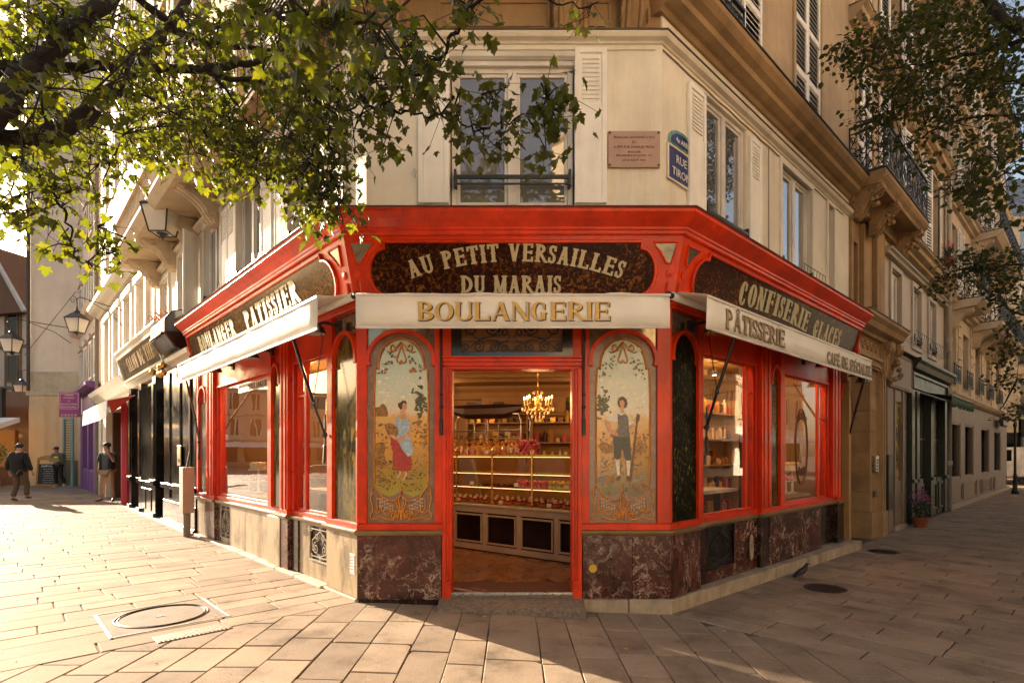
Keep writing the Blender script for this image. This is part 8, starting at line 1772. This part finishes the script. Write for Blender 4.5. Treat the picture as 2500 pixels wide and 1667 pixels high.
ML=[[(-60,300,3.2,90),(77,184,3.4,56),(153,88,3.7,48),(237,23,4.0,40),(330,-40,4.3,34)],
    [(-60,182,3.4,40),(172,165,3.9,26),(344,165,4.3,22),(500,165,4.6,20),(650,150,4.8,13),(760,120,4.9,7)],
    [(-60,345,3.3,60),(96,333,3.6,46),(191,291,3.9,42),(287,214,4.3,36),(364,126,4.7,30),(413,57,5.0,26),(470,-30,5.3,22)],
    [(320,-20,4.4,24),(421,65,4.6,20),(478,100,4.7,18),(574,119,4.8,14),(690,126,4.9,8)],
    [(470,170,4.5,14),(650,207,4.7,13),(746,226,4.8,9),(830,250,4.6,5)],
    [(298,214,4.4,9),(383,245,4.6,7),(440,283,4.8,7),(516,337,5.0,6),(574,375,5.1,6),(620,421,5.1,5),(670,467,5.0,4),(715,494,4.9,3)],
    [(0,380,3.5,11),(38,383,3.6,10),(96,425,3.7,8),(134,478,3.75,7),(165,536,3.8,6),(176,597,3.8,5),(190,640,3.8,4),(225,650,3.8,3)],
    [(1220,-40,2.9,12),(1167,0,3.0,11),(1117,80,3.1,9),(1068,153,3.2,8),(985,205,3.3,8),(880,245,3.4,6),(800,300,3.7,5),(830,380,4.0,4),(800,450,4.1,3)],
    [(876,214,3.3,7),(895,256,3.3,8),(953,264,3.3,7),(1030,279,3.3,6),(1106,291,3.3,6),(1145,314,3.3,5),(1183,306,3.3,5),(1240,295,3.3,4),(1336,264,3.3,3)],
    [(1183,306,3.3,4),(1200,240,3.3,4),(1230,225,3.3,4),(1245,190,3.3,2)],[(560,-30,2.4,20),(690,40,2.4,13),(800,60,2.3,10),(950,30,2.4,7),(1060,-10,2.5,5)],
    [(1240,-20,3.1,8),(1350,5,3.2,5),(1440,15,3.2,3)],[(500,165,4.5,8),(560,230,4.6,6),(600,290,4.7,5),(620,360,4.8,3)],[(640,130,4.6,7),(650,260,4.6,5),(720,330,4.5,4),(780,400,4.3,3)]]
BL=[(120,220,170,90,2.7,3.2,60),(330,150,150,110,3.0,3.9,80),(100,360,110,40,2.6,3.2,40),(60,80,80,60,3.2,3.8,90),(100,110,130,120,3.4,4.6,300),(60,280,90,110,3.4,4.4,150),(230,60,120,60,3.6,5,200),(300,300,190,110,3.9,6.0,520),(430,130,150,120,4.2,6.5,460),(420,260,160,100,4.4,6.5,480),(480,360,170,65,4.6,6.4,420),
    (640,290,130,110,4.3,6.0,520),(620,90,160,90,4.0,6.0,420),(640,430,140,55,4.6,5.6,300),(760,360,90,110,3.9,5.0,360),(790,470,55,60,3.9,4.4,190),(750,510,60,30,4.0,4.5,60),(850,530,22,26,3.8,4.0,24),
    (900,330,60,50,3.3,3.8,70),(780,200,100,90,3.2,4.6,260),(950,120,110,70,2.8,3.6,190),(840,60,120,60,2.0,2.8,110),(700,40,120,50,2.0,2.8,90),(1040,190,60,60,3.1,3.5,70),(920,230,60,45,3.2,3.6,70),(1130,60,40,60,2.9,3.2,30),(1160,20,40,25,2.9,3.1,24),
    (1110,260,55,30,3.2,3.4,36),(1215,245,45,45,3.2,3.4,44),(1185,330,45,28,3.2,3.4,34),(1250,290,40,25,3.2,3.4,20),(1345,240,55,50,3.2,3.4,66),(1380,290,25,25,3.2,3.3,16),(1340,345,26,36,3.2,3.4,20),(1445,15,26,32,3.1,3.3,14),
    (60,450,90,90,3.5,4.2,150),(30,510,50,50,3.5,4.2,50),(170,440,80,50,3.6,4.5,90),(150,590,60,32,3.7,3.9,30),(250,570,42,40,3.7,3.9,46),(290,620,36,26,3.7,3.9,28),(268,660,14,24,3.7,3.8,10),(240,400,70,50,4,5,60)]
BL=[(a,b,c,d,e,f_,int(n*.9)) for a,b,c,d,e,f_,n in BL]
make_tree('maple_tree','leafy maple branches reaching in from the upper left over the bakery',ML,BL,'maple',LEAF,5,lsz=(.038,.086),trunk=[(-4.3,2.6,0,.30),(-4.3,2.6,1.8,.24),(-4.0,2.7,3.0,.20),(-3.4,3.0,3.7,.15)])
RB=[[(2620,60,6.5,46),(2500,75,6.5,34),(2450,50,6.6,30),(2400,-20,6.8,26)],[(2620,300,6.5,16),(2500,95,6.6,14),(2420,120,6.8,9),(2300,150,7,6),(2150,170,7.2,4),(2030,135,7.3,2)],[(2620,250,6.6,18),(2480,200,6.8,10),(2380,190,7,7),(2290,220,7.1,5),(2180,270,7.2,4),(2090,300,7.2,3)],[(2560,300,6.6,10),(2430,280,6.9,7),(2320,300,7,5),(2240,340,7.1,4),(2180,370,7.2,3)],[(2600,430,5,10),(2480,420,5,6),(2400,440,5,4),(2320,470,5,3)],[(2600,640,8,10),(2450,650,8,6),(2380,660,8,4),(2290,680,8,2)],[(2600,900,9,8),(2480,930,9,5),(2440,1000,9,3)],[(2620,800,8.5,8),(2470,760,8.5,5),(2400,700,8.3,3)]]
RBL=[(2360,60,170,80,6.0,8.5,1500),(2200,100,110,70,6.4,8.2,620),(2080,130,65,40,6.8,7.4,230),(2160,200,90,50,6.6,7.8,420),(2330,200,150,70,6.2,8.4,900),(2470,250,60,150,6.0,8.0,700),(2240,280,110,45,6.6,7.8,330),(2350,320,90,35,6.8,7.6,230),(2180,345,40,22,6.6,7.2,70),(2250,385,35,18,6.8,7.2,60),(2140,280,60,30,6.8,7.4,150),(2420,430,75,60,4.6,5.4,230),(2340,470,45,40,4.8,5.2,90),(2470,500,45,40,4.6,5.4,80),(2420,370,60,30,4.8,5.6,80),
     (2360,640,60,30,7.6,8.4,300),(2440,650,60,50,7.4,8.4,420),(2300,690,35,18,7.8,8.2,90),(2470,720,40,40,7.8,8.6,180),(2470,860,36,40,8.4,9.2,170),(2460,930,40,24,8.4,9.2,120),(2480,1010,30,30,8.4,9.2,110),(2480,800,30,30,8.2,9,90)]
RBL=[(a,b,c,d,e,f_,int(n*.75)) for a,b,c,d,e,f_,n in RBL]
make_tree('linden_tree','dark small leaved tree overhanging the right street from the upper right',RB,RBL,'linden',LEAF2,9,twig=.004,lsz=(.05,.082),trunk=[(9.5,6.2,-.06,.25),(9.3,6.3,3,.20),(8.6,6.5,5.5,.17),(7.2,6.5,6.4,.12)],per=7,spread=.16)
# fallen leaves and litter on the paving
rn=random.Random(21); V=[];Fc=[]; me=bpy.data.meshes.new('fallen_leaf'); leaf_add(V,Fc,'maple',rn,Matrix.Identity(4)); me.from_pydata(V,[],Fc); me.materials.append(YEL)
for x,y in ((-1.33,5.30),(-.25,5.12),(1.9,4.9),(2.6,5.6),(.9,4.4),(-.9,4.9)):
    o=link('fallen_leaf',me,None,T(x,y,gz(x,y)+.006)@RZ(rn.random()*6)@Matrix.Scale(.035,4)); tag(o,'small yellow fallen leaf lying on the paving before the bakery','leaf','fallen leaves on the paving')

# crowns added above the frame to shade the crossing (their own trunks stand outside the view)
def crown(x,y,z,r,n,lab,tx,ty):
    t=thing('added_shade_tree',lab,'tree',T(tx,ty,0)); q=MB(); q.tube([(tx,ty,-.1),(tx,ty,3),((tx+x)/2,(ty+y)/2,z-1.0),(x,y,z)],[.2,.16,.12,.06],8); obj('trunk',q,BARK,t); rn=random.Random(n); V=[];Fc=[]
    for _ in range(n):
        d=Vector((rn.gauss(0,1),rn.gauss(0,1),rn.gauss(0,.55))).normalized()*r*rn.random()**.4; d.z*=.55; leaf_add(V,Fc,'linden',rn,T(x+d.x,y+d.y,z+d.z)@RZ(rn.random()*6)@RX(rn.uniform(-1,.4))@Matrix.Scale(rn.uniform(.16,.26),4))
    me=bpy.data.meshes.new('leaf_mass'); me.from_pydata(V,[],Fc); me.materials.append(LEAF2); link('leaf_mass',me,t,kind='stuff')
crown(11.5,3.5,6.5,3.4,3000,'street tree added for shade on the far side of the right street, outside the frame',12.5,2.5)
crown(6.5,-2.5,6.8,3.2,2600,'street tree added for shade behind and right of the camera, outside the frame',7.5,-4)
crown(17.5,8.5,6.8,3.4,2600,'street tree added for shade further along the right street, outside the frame',18.5,7.5)
crown(-1.0,-3.0,7.2,3.0,2200,'street tree added for shade behind the camera, outside the frame',-2,-5)
